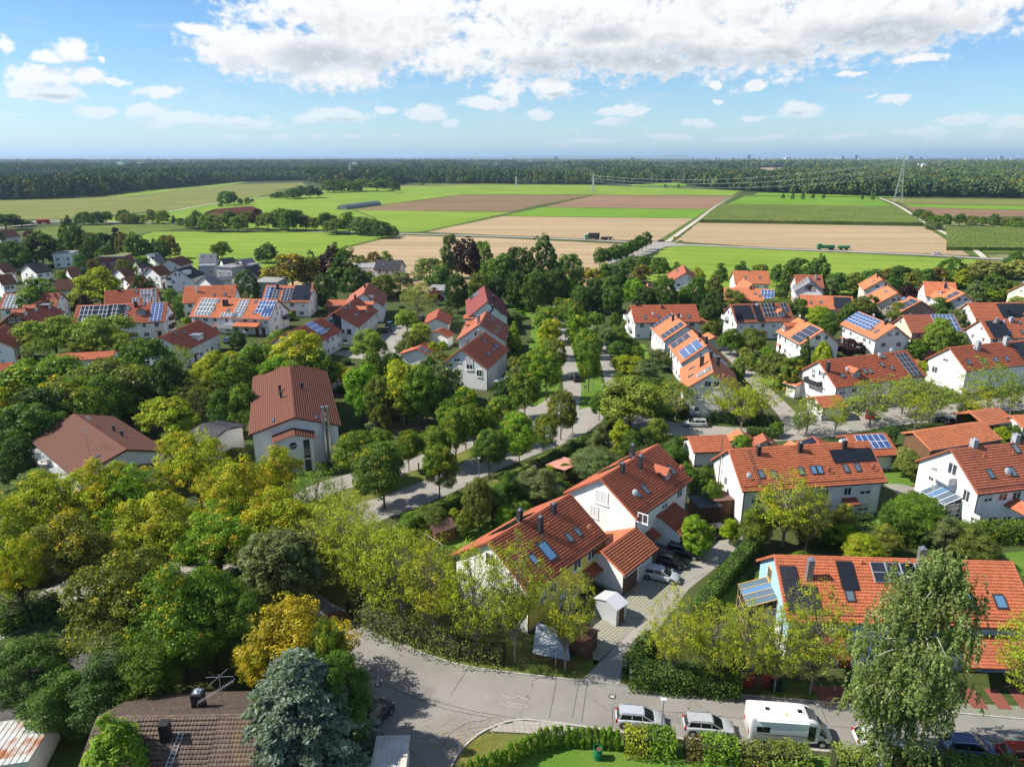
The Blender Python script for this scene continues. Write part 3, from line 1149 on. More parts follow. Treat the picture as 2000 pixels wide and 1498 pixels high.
 def facade(s, col, side=0):
  mb = MB()
  y = s.ya if side == 0 else s.yb
  sg = -1 if side == 0 else 1
  mb.box(s.x0, s.x1, min(y, y + sg * .04), max(y, y + sg * .04), .3, (s.za if side == 0 else s.zb) - .02, PL[col])
  mb.build('wall_facing', s.root)
  if side == 0:
   s.ya += -.04
  else:
   s.yb += .04

 def dormer(s, px, py, wd=1.7, ht=1.4, roof='red', k_=None, flat=False):
  """gabled dormer whose window centre shows at px,py"""
  h = s.hit_roof(px, py, k_)
  if not h:
   print('dormer miss', s.root.name, px, py)
   return
  _, kk, q = h
  t = math.tan(s.pitch[kk])
  mb = MB()
  d = (ht + .7) / t
  if flat:
   d = ht / t * .9
  mb.box(-wd / 2, wd / 2, 0, d, -.3, ht, s.wallm if flat else M_ZINC)
  if flat:
   mb.box(-wd / 2 - .2, wd / 2 + .2, -.3, d + .5, ht, ht + .14, M_ZINC)
  else:
   mb.extr([(-wd / 2, 0, ht), (wd / 2, 0, ht), (0, 0, ht + .55)], (0, d, 0), M_ZINC)
   for sg in (-1, 1):
    mb.hexa([(sg * (wd / 2 + .28), -.3, ht - .2), (0, -.3, ht + .6), (0, d + .4, ht + .6), (sg * (wd / 2 + .28), d, ht - .2),
       (sg * (wd / 2 + .28), -.3, ht - .06), (0, -.3, ht + .74), (0, d + .4, ht + .74), (sg * (wd / 2 + .28), d, ht - .06)], TL[roof])
  o = mb.build('dormer', s.root)
  o.matrix_local = Matrix.Translation((q.x, q.y, q.z)) @ Matrix.Rotation(0 if kk == 0 else math.pi, 4, 'Z')
  wn = link('dormer_window', U['win'], o)
  wn.matrix_local = Matrix.Translation((0, 0, ht * .55)) @ Matrix.Diagonal((wd * .62, 1, ht * .7, 1))
  wn2 = link('dormer_pane', U['pane'], o)
  wn2.matrix_local = wn.matrix_local

 def balcony(s, px, py, ln=3.0, dep=1.3, col='white', h_=1.0, z=None):
  h = s.hit_wall(px, py)
  if not h:
   print('balcony miss', s.root.name)
   return
  m = {'white': M_WHITE, 'wood': M_WOOD, 'dark': M_DARKMET, 'grey': PL['lightgrey']}[col]
  q = h[1]
  mb = MB()
  mb.box(-ln / 2, ln / 2, -dep, 0, -.18, 0, PL['lightgrey'])
  o = mb.build('balcony', s.root)
  o.matrix_local = Matrix.Translation((q.x, q.y, q.z - .4)) @ Matrix.Rotation(h[2], 4, 'Z')
  mb = MB()
  mb.box(-ln / 2, ln / 2, -dep - .04, -dep, -.1, h_, m)
  for sx in (-1, 1):
   mb.box(sx * ln / 2 - .02, sx * ln / 2 + .02, -dep, 0, -.1, h_, m)
  mb.build('railing', o)

 def snowguard(s, k_=0, frac=.9):
  if k_ == 0:
   mb = MB()
   for zz in (.12, .2):
    mb.tube((-s.L / 2 + .3, 0, zz), (s.L / 2 - .3, 0, zz), .025, .025, M_DARKMET, 4)
   o = mb.build('snow_guard', s.root)
   y = -s.w * frac
   o.matrix_local = s.slope_M(0, 0, y)

 def lean(s, px0, py0, px1, py1, dep, zt, zb, roof='red', posts=False, name='porch_roof'):
  """lean-to roof against the long wall between two surveyed points of its upper edge"""
  a, b = s.hit_wall(px0, py0), s.hit_wall(px1, py1)
  if not a or not b:
   print('lean miss', s.root.name)
   return
  rz = a[2]
  ln = (b[1] - a[1]).length
  c = (a[1] + b[1]) / 2
  sl_ = math.hypot(dep, zt - zb)
  V, F = tile_sheet(ln, sl_, .3, .36, 1, 3 if s.dist < 118 else 2)
  me = mesh_np('roof_tiles', V, F, TL[roof])
  mb = MB()
  p = math.atan2(zt - zb, dep)
  mb.box(-ln / 2, ln / 2, -sl_, 0, -.14, 0, M_WOOD)
  o = mb.build(name, s.root)
  o.matrix_local = Matrix.Translation((c.x, c.y, zt)) @ Matrix.Rotation(rz, 4, 'Z') @ Matrix.Rotation(p, 4, 'X')
  r = link('roof_tiles', me, o, loc=(-ln / 2, 0, .03))
  r['kind'] = 'stuff'


def flat_house(name, corners, h, wall, label, phrase=None, roofm='flat', cat='house', eave=.25, base=0., win=True, kind='win', group=None, th=.22):
 """block with a flat roof; corners = three surveyed points of its roof: near-left, near-right, far-right"""
 a, b, c = (at(p[0], p[1], h) for p in corners)
 u = b - a
 L = u.length
 ang = math.atan2(u.y, u.x)
 n = Vector((-math.sin(ang), math.cos(ang), 0))
 D = abs((c - b).dot(n))
 root = empty(name, ((a.x + b.x) / 2, (a.y + b.y) / 2, 0), ang)
 tag(root, label, cat, group)
 LAND.append((root.location.x, root.location.y, phrase or label))
 mb = MB()
 mb.box(-L / 2 + eave, L / 2 - eave, eave, D - eave, base, h - th, PL[wall])
 mb.build('wall', root)
 mb = MB()
 mb.box(-L / 2, L / 2, 0, D, h - th, h, TL[roofm] if roofm in TL else MATS[roofm])
 mb.box(-L / 2 - .03, L / 2 + .03, -.03, 0.02, h - th - .03, h + .06, M_ZINC)
 mb.build('roof', root)
 if win:
  k_ = max(1, int(L / 3.2))
  for fl in range(max(1, int((h - .4) / 2.7))):
   for i in range(k_):
    x = -L / 2 + (i + .5) * L / k_
    o = link('window', U[kind], root)
    o.matrix_local = Matrix.Translation((x, eave, 1.5 + fl * 2.7)) @ Matrix.Diagonal((1.5, 1, 1.2, 1))
    link('pane', U['pane'], o)
 return root, L, D

# ------------------------------------------------------------------ the houses, near to far
hy = House('row_house', (952, 1059), (1114, 965), 9.5, 5.5, 5.9, 'white', 'red', 'white row house with one yellow long wall and red tiled roof beside the parked cars', 'the yellow-walled row house')
hy.facade('yellow')
hy.chimney(1055, 1040, 2.0)
hy.chimney(1015, 1016, 1.3)
hy.chimney(1081, 1003, 1.3)
hy.roofwin(1110, 1051); hy.roofwin(1127, 1040)
hy.roofwin(1067, 1077, 1.5, 2.7, True)
hy.roofwin(1040, 1093, .9, 1.3, True)
hy.vent(1070, 1030); hy.vent(1160, 1047)
hy.dish(1151, 1040, (.55, .2, .1), .8)
hy.panels(990, 1036, 5, 2, 'black', 1, dirx=1)
for p in ((1154, 1082), (1127, 1102), (1155, 1119)):
 hy.window(*p, 1.5, 1.5, blind=False)
for p in ((1080, 1150), (1100, 1165), (1125, 1150), (1060, 1165)):
 hy.window(*p, 1.4, 1.4)
hy.window(959, 1093, 1.6, 1.7); hy.window(985, 1165, 1.4, 1.4); hy.window(950, 1160, 1.4, 1.4)
hy.lean(1165, 1121, 1138, 1128, 1.3, 3.0, 2.4, 'darkred', name='door_canopy')
hy.snowguard()

h2 = House('row_house', (1172, 935), (1285, 868), 10.5, 6.6, 5.7, 'white', 'red', 'tall white row house with big sunlit gable and dormer, behind the yellow-walled house', 'the tall gabled row house')
h2.chimney(1215, 924, 1.4); h2.chimney(1235, 888, 1.4); h2.chimney(1250, 915, 1.8)
h2.roofwin(1259, 957, .8, 1.5); h2.roofwin(1310, 919, .8, 1.6); h2.roofwin(1244, 966, .7, 1.1)
h2.dormer(1303, 937, 1.3, 1.1, 'red')
h2.dish(1331, 922, (.5, .16, .08)); h2.dish(1240, 972, (.7, .7, .68))
h2.panels(1240, 893, 2, 2, 'black', 1); h2.panels(1200, 915, 2, 2, 'black', 1)
h2.window(1175, 971, 2.0, 1.9, blind=2); h2.window(1161, 999, 1.3, 1.7, blind=2)
for p in ((1327, 963), (1298, 984), (1256, 1012), (1310, 1002)):
 h2.window(*p, 1.5, 1.3)
h2.snowguard()
h2.lean(1275, 1015, 1262, 1022, 1.4, 3.2, 2.5, 'darkred', name='door_canopy')

hg = House('garage', (1242, 1030), (1174, 1078), 5.0, 2.9, 4.2, 'white', 'redorange', 'white double garage with red tiled gable roof between the yellow house and the cars', 'the white double garage', 'garage', w2=3.4, he2=3.2)
# garage doors on the side towards the cars
hg2 = House('garage', (1318, 982), (1286, 1008), 4.6, 2.9, 3.6, 'white', 'darkred', 'garage with dark red roof in the shade at the foot of the tall row house', 'the shaded garage', 'garage')
for g_, n_ in ((hg, 2), (hg2, 2)):
 sd = g_.cam.y < 0
 for i in range(n_):
  mb = MB()
  wd = (g_.x1 - g_.x0) / n_ - .5
  mb.box(-wd / 2, wd / 2, -.05, .01, .02, 2.15, PL['lightgrey'] if i != 1 else M_WOOD)
  for k_ in range(1, 4):
   mb.box(-wd / 2, wd / 2, -.07, -.05, k_ * .53, k_ * .53 + .03, M_ZINC)
  o = mb.build('garage_door', g_.root)
  x = g_.x0 + (i + .5) * (g_.x1 - g_.x0) / n_
  # the doors face the yard (right of the picture)
  yw = (g_.ya, 0) if (g_.mw.to_3x3() @ Vector((0, -1, 0))).x > 0 else (g_.yb, math.pi)
  o.matrix_local = Matrix.Translation((x, yw[0], 0)) @ Matrix.Rotation(yw[1], 4, 'Z')

r1 = House('terraced_house', (1422, 878), (1696, 862), 9.5, 5.4, 5.5, 'white', 'redorange', 'long white terraced house with orange-red tiles, wide black solar strip and orange dishes', 'the long terraced house')
r1.chimney(1481, 889, 1.4); r1.chimney(1562, 883, 1.4); r1.chimney(1648, 878, 1.4)
for p in ((1486, 927), (1511, 928), (1564, 921), (1651, 916), (1674, 914)):
 r1.roofwin(*p, .8, 1.4)
r1.roofwin(1588, 919, .85, 1.4, True); r1.roofwin(1600, 918, .85, 1.4, True)
r1.dish(1462, 938); r1.dish(1618, 925, (.55, .16, .09)); r1.dish(1704, 920, (.55, .16, .09))
r1.panels(1618, 881, 6, 1, 'black', size=(1.08, 2.1))
for p in ((1479, 974, 2.0), (1608, 962, 1.6), (1655, 959, 1.2), (1690, 957, 1.9), (1685, 990, 1.9), (1608, 995, 1.4), (1560, 998, 1.4)):
 r1.window(p[0], p[1], p[2], 1.3)
for p in ((1520, 970, 1.5), (1555, 966, 1.0), (1640, 992, 1.3), (1500, 1000, 1.5), (1530, 999, 1.2)):
 r1.window(p[0], p[1], p[2], 1.3)
r1.window(1418, 939, .9, 1.4); r1.window(1417, 972, .9, 1.4)
r1.lean(1643, 980, 1670, 979, 1.3, 3.1, 2.5, 'darkred', name='door_canopy')
mb = MB(); mb.box(-.5, .5, -.06, .02, 0, 2.1, M_WOOD); o = mb.build('door', r1.root); q = r1.hit_wall(1653, 997)[1]; o.matrix_local = Matrix.Translation((q.x, r1.ya, 0))
r1.snowguard()
mb = MB()   # roof ladder
for sx in (-.2, .2):
 mb.tube((sx, 0, .16), (sx, -6.0, .16), .025, .025, M_DARKMET, 5)
for i in range(20):
 mb.tube((-.2, -i * .3 - .1, .16), (.2, -i * .3 - .1, .16), .018, .018, M_DARKMET, 4)
o = mb.build('roof_ladder', r1.root); q = r1.hit_roof(1462, 880)[2]; o.matrix_local = r1.slope_M(0, q.x, q.y)
mb = MB()   # steel flue on the gable
q = r1.hit_wall(1408, 930)[1]
mb.tube((r1.x0 - .3, q.y, 2.0), (r1.x0 - .3, q.y, r1.hr + 1.0), .11, .11, M_STEEL, 8)
mb.build('steel_flue', r1.root)

r2 = House('terraced_house', (1856, 878), (2150, 848), 9.5, 5.1, 5.9, 'white', 'rust', 'large white terraced house with balcony and glass conservatory on its sunlit gable', 'the conservatory house', w2=5.9)
r2.chimney(1901, 872, 1.1, .8, PL['grey']); r2.chimney(1983, 862, 1.1, .8, PL['grey'])
for p in ((1933, 926), (1976, 922), (1983, 877)):
 r2.roofwin(*p, .9, 1.6)
r2.dish(1966, 930, (.7, .7, .68), 1.15)
r2.vent(1921, 894); r2.vent(1978, 889)
r2.window(1861, 916, 1.7, 1.9, blind=False)
r2.balcony(1848, 930, 3.8, 1.3, 'grey')
r2.window(1820, 930, 1.0, 1.6, blind=True); r2.window(1888, 968, 1.2, 1.9, blind=False); r2.window(1825, 955, 1.1, 1.4, blind=False)
for p in ((1930, 972), (1958, 970), (1985, 967), (1905, 1012), (1938, 1016), (1965, 1015)):
 r2.window(*p, 1.5, 1.2)
r2.snowguard()
r2.lean(1915, 985, 2060, 974, 2.0, 3.6, 2.7, 'redorange')

# conservatory on that gable
q = r2.hit_wall(1850, 985)[1]
ct = empty('conservatory_frame', (0, 0, 0)); ct.parent = r2.root
ct.matrix_local = Matrix.Translation((r2.x0, q.y, 0)) @ Matrix.Rotation(-math.pi / 2, 4, 'Z')
ct.name = 'conservatory'


def conservatory(ct, wd, dp, h0, h1, m):
 mb = MB()
 for i in range(5):
  x = -wd / 2 + wd * i / 4
  mb.box(x - .04, x + .04, -dp, -dp + .08, 0, h0, m)
  mb.hexa([(x - .04, -dp - .1, h0), (x + .04, -dp - .1, h0), (x + .04, 0, h1), (x - .04, 0, h1),
     (x - .04, -dp - .1, h0 + .1), (x + .04, -dp - .1, h0 + .1), (x + .04, 0, h1 + .1), (x - .04, 0, h1 + .1)], m)
 for z in (0., h0 * .35, h0 * .7, h0 - .08):
  mb.box(-wd / 2 - .04, wd / 2 + .04, -dp + .01, -dp + .07, z, z + .08, m)
  for sx in (-1, 1):
   mb.box(sx * wd / 2 - .03, sx * wd / 2 + .03, -dp, 0, z, z + .08, m)
 for sx in (-1, 1):
  for y in (-dp * .5, -.08):
   mb.box(sx * wd / 2 - .04, sx * wd / 2 + .04, y, y + .08, 0, h0 + (h1 - h0) * (1 + y / dp), m)
 f = mb.build('frame', ct)
 mb = MB()
 for i in range(4):
  xa, xb = -wd / 2 + wd * i / 4 + .05, -wd / 2 + wd * (i + 1) / 4 - .05
  mb.hexa([(xa, -dp, h0 + .02), (xb, -dp, h0 + .02), (xb, 0, h1 + .02), (xa, 0, h1 + .02), (xa, -dp, h0 + .05), (xb, -dp, h0 + .05), (xb, 0, h1 + .05), (xa, 0, h1 + .05)], M_SKYGLASS if i != 1 else M_BLUEGLASS)
  mb.box(xa, xb, -dp + .03, -dp + .05, .1, h0 - .1, M_GLASS)
 for sx in (-1, 1):
  mb.box(sx * wd / 2 - .01, sx * wd / 2 + .01, -dp + .1, -.1, .1, h0 - .1, M_GLASS)
 mb.build('pane', ct)


conservatory(ct, 4.6, 2.8, 2.4, 3.3, M_WHITE)

hb = House('row_house', (1511, 1085), (1978, 1098), 9.5, 5.6, 5.9, 'white', 'redorange', 'long row house with bright red tiles, light blue gable and tall black solar panels', 'the blue-gabled row house', w2=5.4)
mb = MB()
mb.extr([(hb.x0 - .05, hb.ya, 3.1), (hb.x0 - .05, hb.yb, 3.1), (hb.x0 - .05, hb.yb, hb.zb), (hb.x0 - .05, 0, hb.hr - .17), (hb.x0 - .05, hb.ya, hb.za)], (.06, 0, 0), PL['blue'])
mb.box(hb.x0, hb.x1, hb.ya - .04, hb.ya + .01, 3.1, hb.za - .02, PL['blue'])
mb.build('wall_facing', hb.root)
hb.ya -= .04; hb.x0 -= .05
hb.chimney(1579, 1131, 2.3, .6, M_ZINC); hb.chimney(1796, 1104, 2.0, .6, M_ZINC)
hb.panels(1520, 1106, 2, 3, 'black', size=(.84, 1.62)); hb.panels(1560, 1144, 2, 2, 'black', size=(.84, 1.55))
hb.panels(1630, 1097, 2, 2, 'black', size=(.84, 1.55))
hb.panels(1696, 1099, 3, 2, 'dark', size=(1.5, 1.1)); hb.panels(1760, 1101, 2, 1, 'dark', size=(1.2, 1.1))
hb.dish(1621, 1174, (.55, .12, .07)); hb.dish(1861, 1182)
hb.roofwin(1890, 1174, 1.1, 1.5, True); hb.roofwin(1952, 1176, 1.1, 1.5, True); hb.roofwin(1659, 1165, .9, 1.2); hb.roofwin(1800, 1200, .9, 1.2)
hb.vent(1682, 1103); hb.snowguard()
for p in ((1504, 1120, 1.2, 1.5), (1509, 1170, 1.0, 1.6)):
 hb.window(*p, 'winwood', False)
for p in ((1600, 1240), (1880, 1250), (1935, 1252), (1975, 1254), (1560, 1238), (1650, 1242)):
 hb.window(*p, 1.4, 1.2, 'winwood')
hb.lean(1860, 1252, 1995, 1257, 3.2, 5.0 - .6, 2.9, 'redorange')
hb.lean(1585, 1262, 1640, 1264, 2.6, 4.0, 2.8, 'redorange')
ct = empty('conservatory', (0, 0, 0)); ct.parent = hb.root
ct.matrix_local = Matrix.Translation((hb.x0, .3, 0)) @ Matrix.Rotation(-math.pi / 2, 4, 'Z')
conservatory(ct, 4.2, 3.0, 4.2, 5.3, M_YWOOD)
for i, (px, c) in enumerate(((1650, (.35, .04, .02)), (1700, (.12, .25, .4)), (1895, (.55, .30, .03)), (1935, (.12, .2, .3)))):
 mb = MB(); mb.box(-.55, .55, -.08, .03, 0, 2.1, M_ANY); o = mb.build('door', hb.root, color=c)
 h_ = hb.hit_wall(px, 1290)
 if h_:
  o.matrix_local = Matrix.Translation((h_[1].x, hb.ya, 0))

# long hall with the brown roof
hall = House('parish_hall', (575, 816), (565, 711), 9, 6.7, 7.4, 'white', 'hall', 'long hall with shallow brown tiled roof, round window and twin steel flues', 'the long brown-roofed hall', 'hall', he2=6.8, w2=7.3, tiles=(.34, .40, 3))
for p in ((547, 765), (549, 778), (590, 760)):
 h = hall.hit_roof(*p)
 mb = MB(); mb.tube((0, 0, -.2), (0, 0, .9), .22, .22, M_DARKMET, 10); mb.tube((0, 0, .9), (0, 0, 1.25), .32, .32, M_DARKMET, 10)
 o = mb.build('roof_vent', hall.root); o.location = h[2]
hall.roofwin(534, 822, 1.6, .35); hall.roofwin(617, 817, 1.5, .35)
gx = hall.x0
mb = MB()    # gabled bay in front of the hall's end wall
mb.extr([(gx - 3.0, -2.6, 0), (gx - 3.0, 3.4, 0), (gx - 3.0, 3.4, 6.0), (gx - 3.0, .4, 6.9), (gx - 3.0, -2.6, 6.0)], (3.0, 0, 0), PL['white'])
mb.build('bay', hall.root)
for sg in (-1, 1):
 V, F = tile_sheet(3.5, 3.5, .34, .4, 1, 3)
 o = link('bay_roof', mesh_np('roof_tiles', V, F, TL['hall']), hall.root)
 a_ = math.atan2(.9, 3.0)
 if sg < 0:
  o.matrix_local = Matrix.Translation((gx - 3.4, .4, 7.05)) @ Matrix.Rotation(a_, 4, 'X')
 else:
  o.matrix_local = Matrix.Translation((gx + .1, .4, 7.05)) @ Matrix.Rotation(math.pi, 4, 'Z') @ Matrix.Rotation(a_, 4, 'X')
 o['kind'] = 'stuff'
mb = MB()
for i in range(20):
 a, b = 2 * math.pi * i / 20, 2 * math.pi * (i + 1) / 20
 mb.hexa([(.62 * math.cos(a), -.06, .62 * math.sin(a)), (.75 * math.cos(a), -.06, .75 * math.sin(a)), (.75 * math.cos(b), -.06, .75 * math.sin(b)), (.62 * math.cos(b), -.06, .62 * math.sin(b)),
    (.62 * math.cos(a), .02, .62 * math.sin(a)), (.75 * math.cos(a), .02, .75 * math.sin(a)), (.75 * math.cos(b), .02, .75 * math.sin(b)), (.62 * math.cos(b), .02, .62 * math.sin(b))], M_WHITE)
mb.box(-.64, .64, -.06, .0, -.04, .04, M_WHITE)
o = mb.build('round_window', hall.root); o.matrix_local = Matrix.Translation((gx - 3.0, .6, 5.1)) @ Matrix.Rotation(-math.pi / 2, 4, 'Z')
mb = MB(); mb.tube((0, -.03, 0), (0, .0, 0), .63, .63, M_GLASS, 20); mb.build('pane', o)
hall.x0 = gx - 3.0
for y, z, wh in ((-1.5, 4.4, 3.0), (-1.5, 1.4, 2.0), (2.2, 3.9, 1.4)):
 hall.win_at(Vector((hall.x0, y, z)), -math.pi / 2, 1.0, wh, 'windark', False)
hall.x0 = gx
mb = MB()
for y in (-4.6, -5.3):
 mb.tube((gx - .55, y, 0), (gx - .55, y, 10.2), .24, .24, M_STEEL, 10)
 mb.tube((gx - .55, y, 10.2), (gx - .55, y, 10.5), .3, .3, M_STEEL, 10)
for z in range(1, 10):
 mb.box(gx - .62, gx + .02, -5.3, -4.6, z, z + .06, M_ZINC)
mb.build('steel_flue', hall.root)

lb = House('low_hall', (247, 879), (144, 809), 8, 5.9, 6.0, 'white', 'brown', 'low building with wide dark brown roof, aerial masts and pergola balconies among the trees', 'the low brown-roofed building', 'house', w2=7.3, he2=5.8, tiles=(.34, .40, 3))
for p in ((223, 843), (239, 853)):
 h = lb.hit_roof(*p)
 mb = MB(); mb.tube((0, 0, -.2), (0, 0, .7), .2, .2, M_DARKMET, 8); mb.tube((0, 0, .7), (0, 0, 1.0), .28, .28, M_DARKMET, 8)
 o = mb.build('roof_vent', lb.root); o.location = h[2]
for (px, py, hh) in ((174, 883, 4.0), (175, 830, 1.5)):
 h = lb.hit_roof(px, py)
 mb = MB(); mb.tube((0, 0, 0), (0, 0, hh), .035, .03, M_ZINC, 6)
 for z_, l_ in ((.95, 1.0), (.8, .8)):
  mb.tube((-l_, 0, hh * z_), (l_, 0, hh * z_), .02, .02, M_ZINC, 4)
  for i in range(7):
   mb.tube((-l_ + i * l_ / 3, -.3, hh * z_), (-l_ + i * l_ / 3, .3, hh * z_), .012, .012, M_ZINC, 3)
 o = mb.build('aerial', lb.root); o.location = h[2]
lb.roofwin(189, 894, .4, 1.1)
for i, x in enumerate((-8., -4.5, 3., 6.)):
 # pergola balconies along the far long wall (facing left)
 mb = MB()
 yb = lb.yb
 mb.box(-1.7, 1.7, 0, 1.5, 2.8, 2.95, PL['lightgrey'])
 for j in range(9):
  mb.box(-1.65 + j * .4, -1.55 + j * .4, 0, 1.6, 4.9, 5.0, M_WHITE)
 for sx in (-1.65, 1.65):
  mb.box(sx - .04, sx + .04, 1.45, 1.53, 0, 4.9, M_WHITE)
 mb.box(-1.7, 1.7, 1.46, 1.5, 2.95, 3.8, PL['cream'])
 o = mb.build('balcony', lb.root); o.location = (x, yb, 0)
 lb.win_at(Vector((x, lb.yb, 4.1)), math.pi, 2.0, 1.6, 'win', False)
mb = MB()
mb.extr([(lb.x0 - 2.2, -3.2, 0), (lb.x0 - 2.2, 3.2, 0), (lb.x0 - 2.2, 3.2, 4.4), (lb.x0 - 2.2, 0, 5.3), (lb.x0 - 2.2, -3.2, 4.4)], (2.2, 0, 0), PL['white'])
mb.hexa([(lb.x0 - 2.6, -3.7, 4.35), (lb.x0, -3.7, 4.35), (lb.x0, 0, 5.4), (lb.x0 - 2.6, 0, 5.4), (lb.x0 - 2.6, -3.7, 4.5), (lb.x0, -3.7, 4.5), (lb.x0, 0, 5.55), (lb.x0 - 2.6, 0, 5.55)], TL['brown'])
mb.hexa([(lb.x0 - 2.6, 3.7, 4.35), (lb.x0, 3.7, 4.35), (lb.x0, 0, 5.4), (lb.x0 - 2.6, 0, 5.4), (lb.x0 - 2.6, 3.7, 4.5), (lb.x0, 3.7, 4.5), (lb.x0, 0, 5.55), (lb.x0 - 2.6, 0, 5.55)], TL['brown'])
mb.build('porch', lb.root)

# modern block with a standing-seam roof between the two
mh = House('pavilion_building', (392, 828), (445, 838), 5.5, 4.6, 4.2, 'lightgrey', 'dark', 'small modern building with dark standing-seam metal roof between the two halls', 'the dark metal-roofed building', 'building', tiles=(.6, 2.2, 2), ridgecap=False)

# old brown roof, bottom left: its tiles are big enough to pick out one by one
ob = House('bungalow', (190, 1402), (520, 1396), 6.2, 2.9, 6.2, 'pale', 'old', 'bungalow with weathered brown tile roof, ladder, aerial and two chimneys at the lower left', 'the weathered brown-tiled bungalow', 'house', w2=6.4, he2=2.9, tiles=(.30, .36, 4))
mb = MB()
V, F = tile_sheet(.30, .36, .30, .36, 1.0, 4)
tm = mesh_np('tile', V, F, TL['old'])
slx = math.hypot(6.2, 3.3)
cnt = 0
ntx = int(round(ob.L / .30))
for r in range(11):
 for c in range(6, 6 + 27):
  o = link('tile', tm, ob.roof)
  o.matrix_local = Matrix.Translation((-ob.L / 2, 0, ob.hr)) @ Matrix.Rotation(ob.pitch[0], 4, 'X') @ Matrix.Translation((c * .30 + .02 * random.random(), -r * .365 - .02, .055 + .012 * random.random())) @ Matrix.Rotation(random.uniform(-.02, .02), 4, 'Z')
ob.chimney(326, 1445, 1.7, .7, M_PLASTIC, cap=False)
ob.chimney(390, 1382, 1.6, .9, M_PLASTIC, k_=1)
mb = MB()
for sx in (-.2, .2):
 mb.tube((sx, 0, .2), (sx, -4.6, .2), .03, .03, M_STEEL, 5)
for i in range(15):
 mb.tube((-.2, -i * .3 - .1, .2), (.2, -i * .3 - .1, .2), .02, .02, M_STEEL, 4)
o = mb.build('roof_ladder', ob.root); q = ob.hit_roof(356, 1432)[2]; o.matrix_local = ob.slope_M(0, q.x, q.y) @ Matrix.Rotation(-.12, 4, 'Z')
q = ob.hit_roof(437, 1385, 1)[2]
mb = MB()
mb.tube((0, 0, -.3), (0, 0, 3.6), .035, .03, M_STEEL, 6)
mb.tube((-1.8, -.5, 1.2), (1.0, .4, 2.6), .022, .022, M_PALEWOOD, 5)
for i in range(14):
 t_ = i / 13
 c = Vector((-1.8 + 2.8 * t_, -.5 + .9 * t_, 1.2 + 1.4 * t_))
 mb.tube(c + Vector((.05, -.35, 0)), c + Vector((-.05, .35, 0)), .012, .012, M_STEEL, 3)
mb.tube((-1.1, 0, 3.3), (1.1, .2, 3.2), .025, .025, M_STEEL, 4)
mb.tube((-.7, -.5, 2.9), (.6, .6, 3.7), .02, .02, M_STEEL, 4)
o = mb.build('aerial', ob.root); o.location = q
ob.roofwin(274, 1473, .6, .8)
for p in ((300, 1387), (330, 1388), (250, 1390), (360, 1387)):
 ob.vent(*p, .12, 1, (.12, .09, .07))

# ---- right half, middle distance
def HH(name, A, B, hr, he, w_, wall, roof, label, phrase, feats='', auto=True, **kw):
 h = House(name, A, B, hr, he, w_, wall, roof, label, phrase, **kw)
 for f in feats:
  k_ = f[0]
  if k_ == 'c': h.chimney(*f[1:])
  elif k_ == 's': h.roofwin(*f[1:])
  elif k_ == 'd': h.dish(*f[1:])
  elif k_ == 'p': h.panels(*f[1:])
  elif k_ == 'P':
   kw2 = dict(f[7]) if len(f) > 7 else {}
   h.panels(*f[1:7], **kw2)
  elif k_ == 'D': h.dormer(*f[1:])
  elif k_ == 'b': h.balcony(*f[1:])
  elif k_ == 'w': h.window(*f[1:])
  elif k_ == 'l': h.lean(*f[1:])
  elif k_ == 'v': h.vent(*f[1:])
 if auto:
  h.autowin()
 return h


s3 = HH('row_house', (1383, 689), (1393, 728), 9.5, 5.4, 5.7, 'white', 'orange', 'nearest stepped row house with orange roof, two black chimneys and grey solar panels', 'the nearest stepped solar house',
   [('c', 1370, 716, 2.2, .8), ('c', 1389, 697, 1.2), ('c', 1402, 715, 2.0, .7), ('p', 1391, 716, 2, 2, 'pale', 0), ('s', 1350, 735, .8, 1.3, False), ('s', 1352, 720), ('d', 1413, 741, (.6, .2, .1), .9, 1)])
s2 = HH('row_house', (1351, 645), (1381, 676), 9.5, 5.4, 5.5, 'white', 'orange', 'middle stepped row house with orange roof covered in blue solar panels', 'the middle stepped solar house',
   [('c', 1366, 659, 1.2), ('c', 1379, 672, 1.6), ('p', 1344, 652, 3, 3, 'dark', 0), ('p', 1362, 664, 6, 3, 'blue', 0), ('d', 1366, 672, (.6, .2, .1), .7, 1)])
s1 = HH('row_house', (1312, 612), (1342, 636), 9.5, 5.5, 5.7, 'white', 'orange', 'farthest stepped row house with orange roof and two bands of dark solar panels', 'the farthest stepped solar house',
   [('c', 1314, 628, 1.8), ('c', 1325, 621, 1.2), ('p', 1311, 613, 2, 6, 'dark', 0, False), ('p', 1331, 630, 3, 5, 'dark', 0, False)])
HH('terraced_house', (1231, 597), (1359, 595), 9, 5.0, 5.4, 'white', 'red', 'wide white terraced house with plain red roof and rounded balcony behind the stepped row', 'the wide red-roofed terrace',
   [('c', 1244, 598, 1.2), ('c', 1293, 603, .9), ('s', 1260, 620), ('s', 1286, 619), ('s', 1345, 618), ('d', 1275, 618), ('d', 1330, 623), ('b', 1228, 620, 3, 1.3, 'white'), ('b', 1232, 640, 3, 1.3, 'white')])
HH('terraced_house', (1425, 595), (1539, 592), 9.5, 5.2, 5.3, 'white', 'rust', 'white terraced house with dark roof panels and glazed gable in the middle right', 'the glazed-gable terrace',
   [('p', 1430, 598, 5, 3, 'black'), ('p', 1433, 612, 2, 2, 'black'), ('p', 1468, 597, 2, 4, 'black'), ('p', 1484, 594, 4, 3, 'dark'), ('p', 1521, 593, 3, 2, 'dark'), ('c', 1509, 601, 1.6), ('s', 1445, 618), ('s', 1462, 618), ('s', 1477, 619, 1.5, 1.3), ('s', 1498, 617), ('s', 1506, 617),
 ('D', 1526, 620, 2.2, 1.5, 'redorange'), ('d', 1478, 600), ('b', 1420, 620, 2.6, 1.2, 'white')])
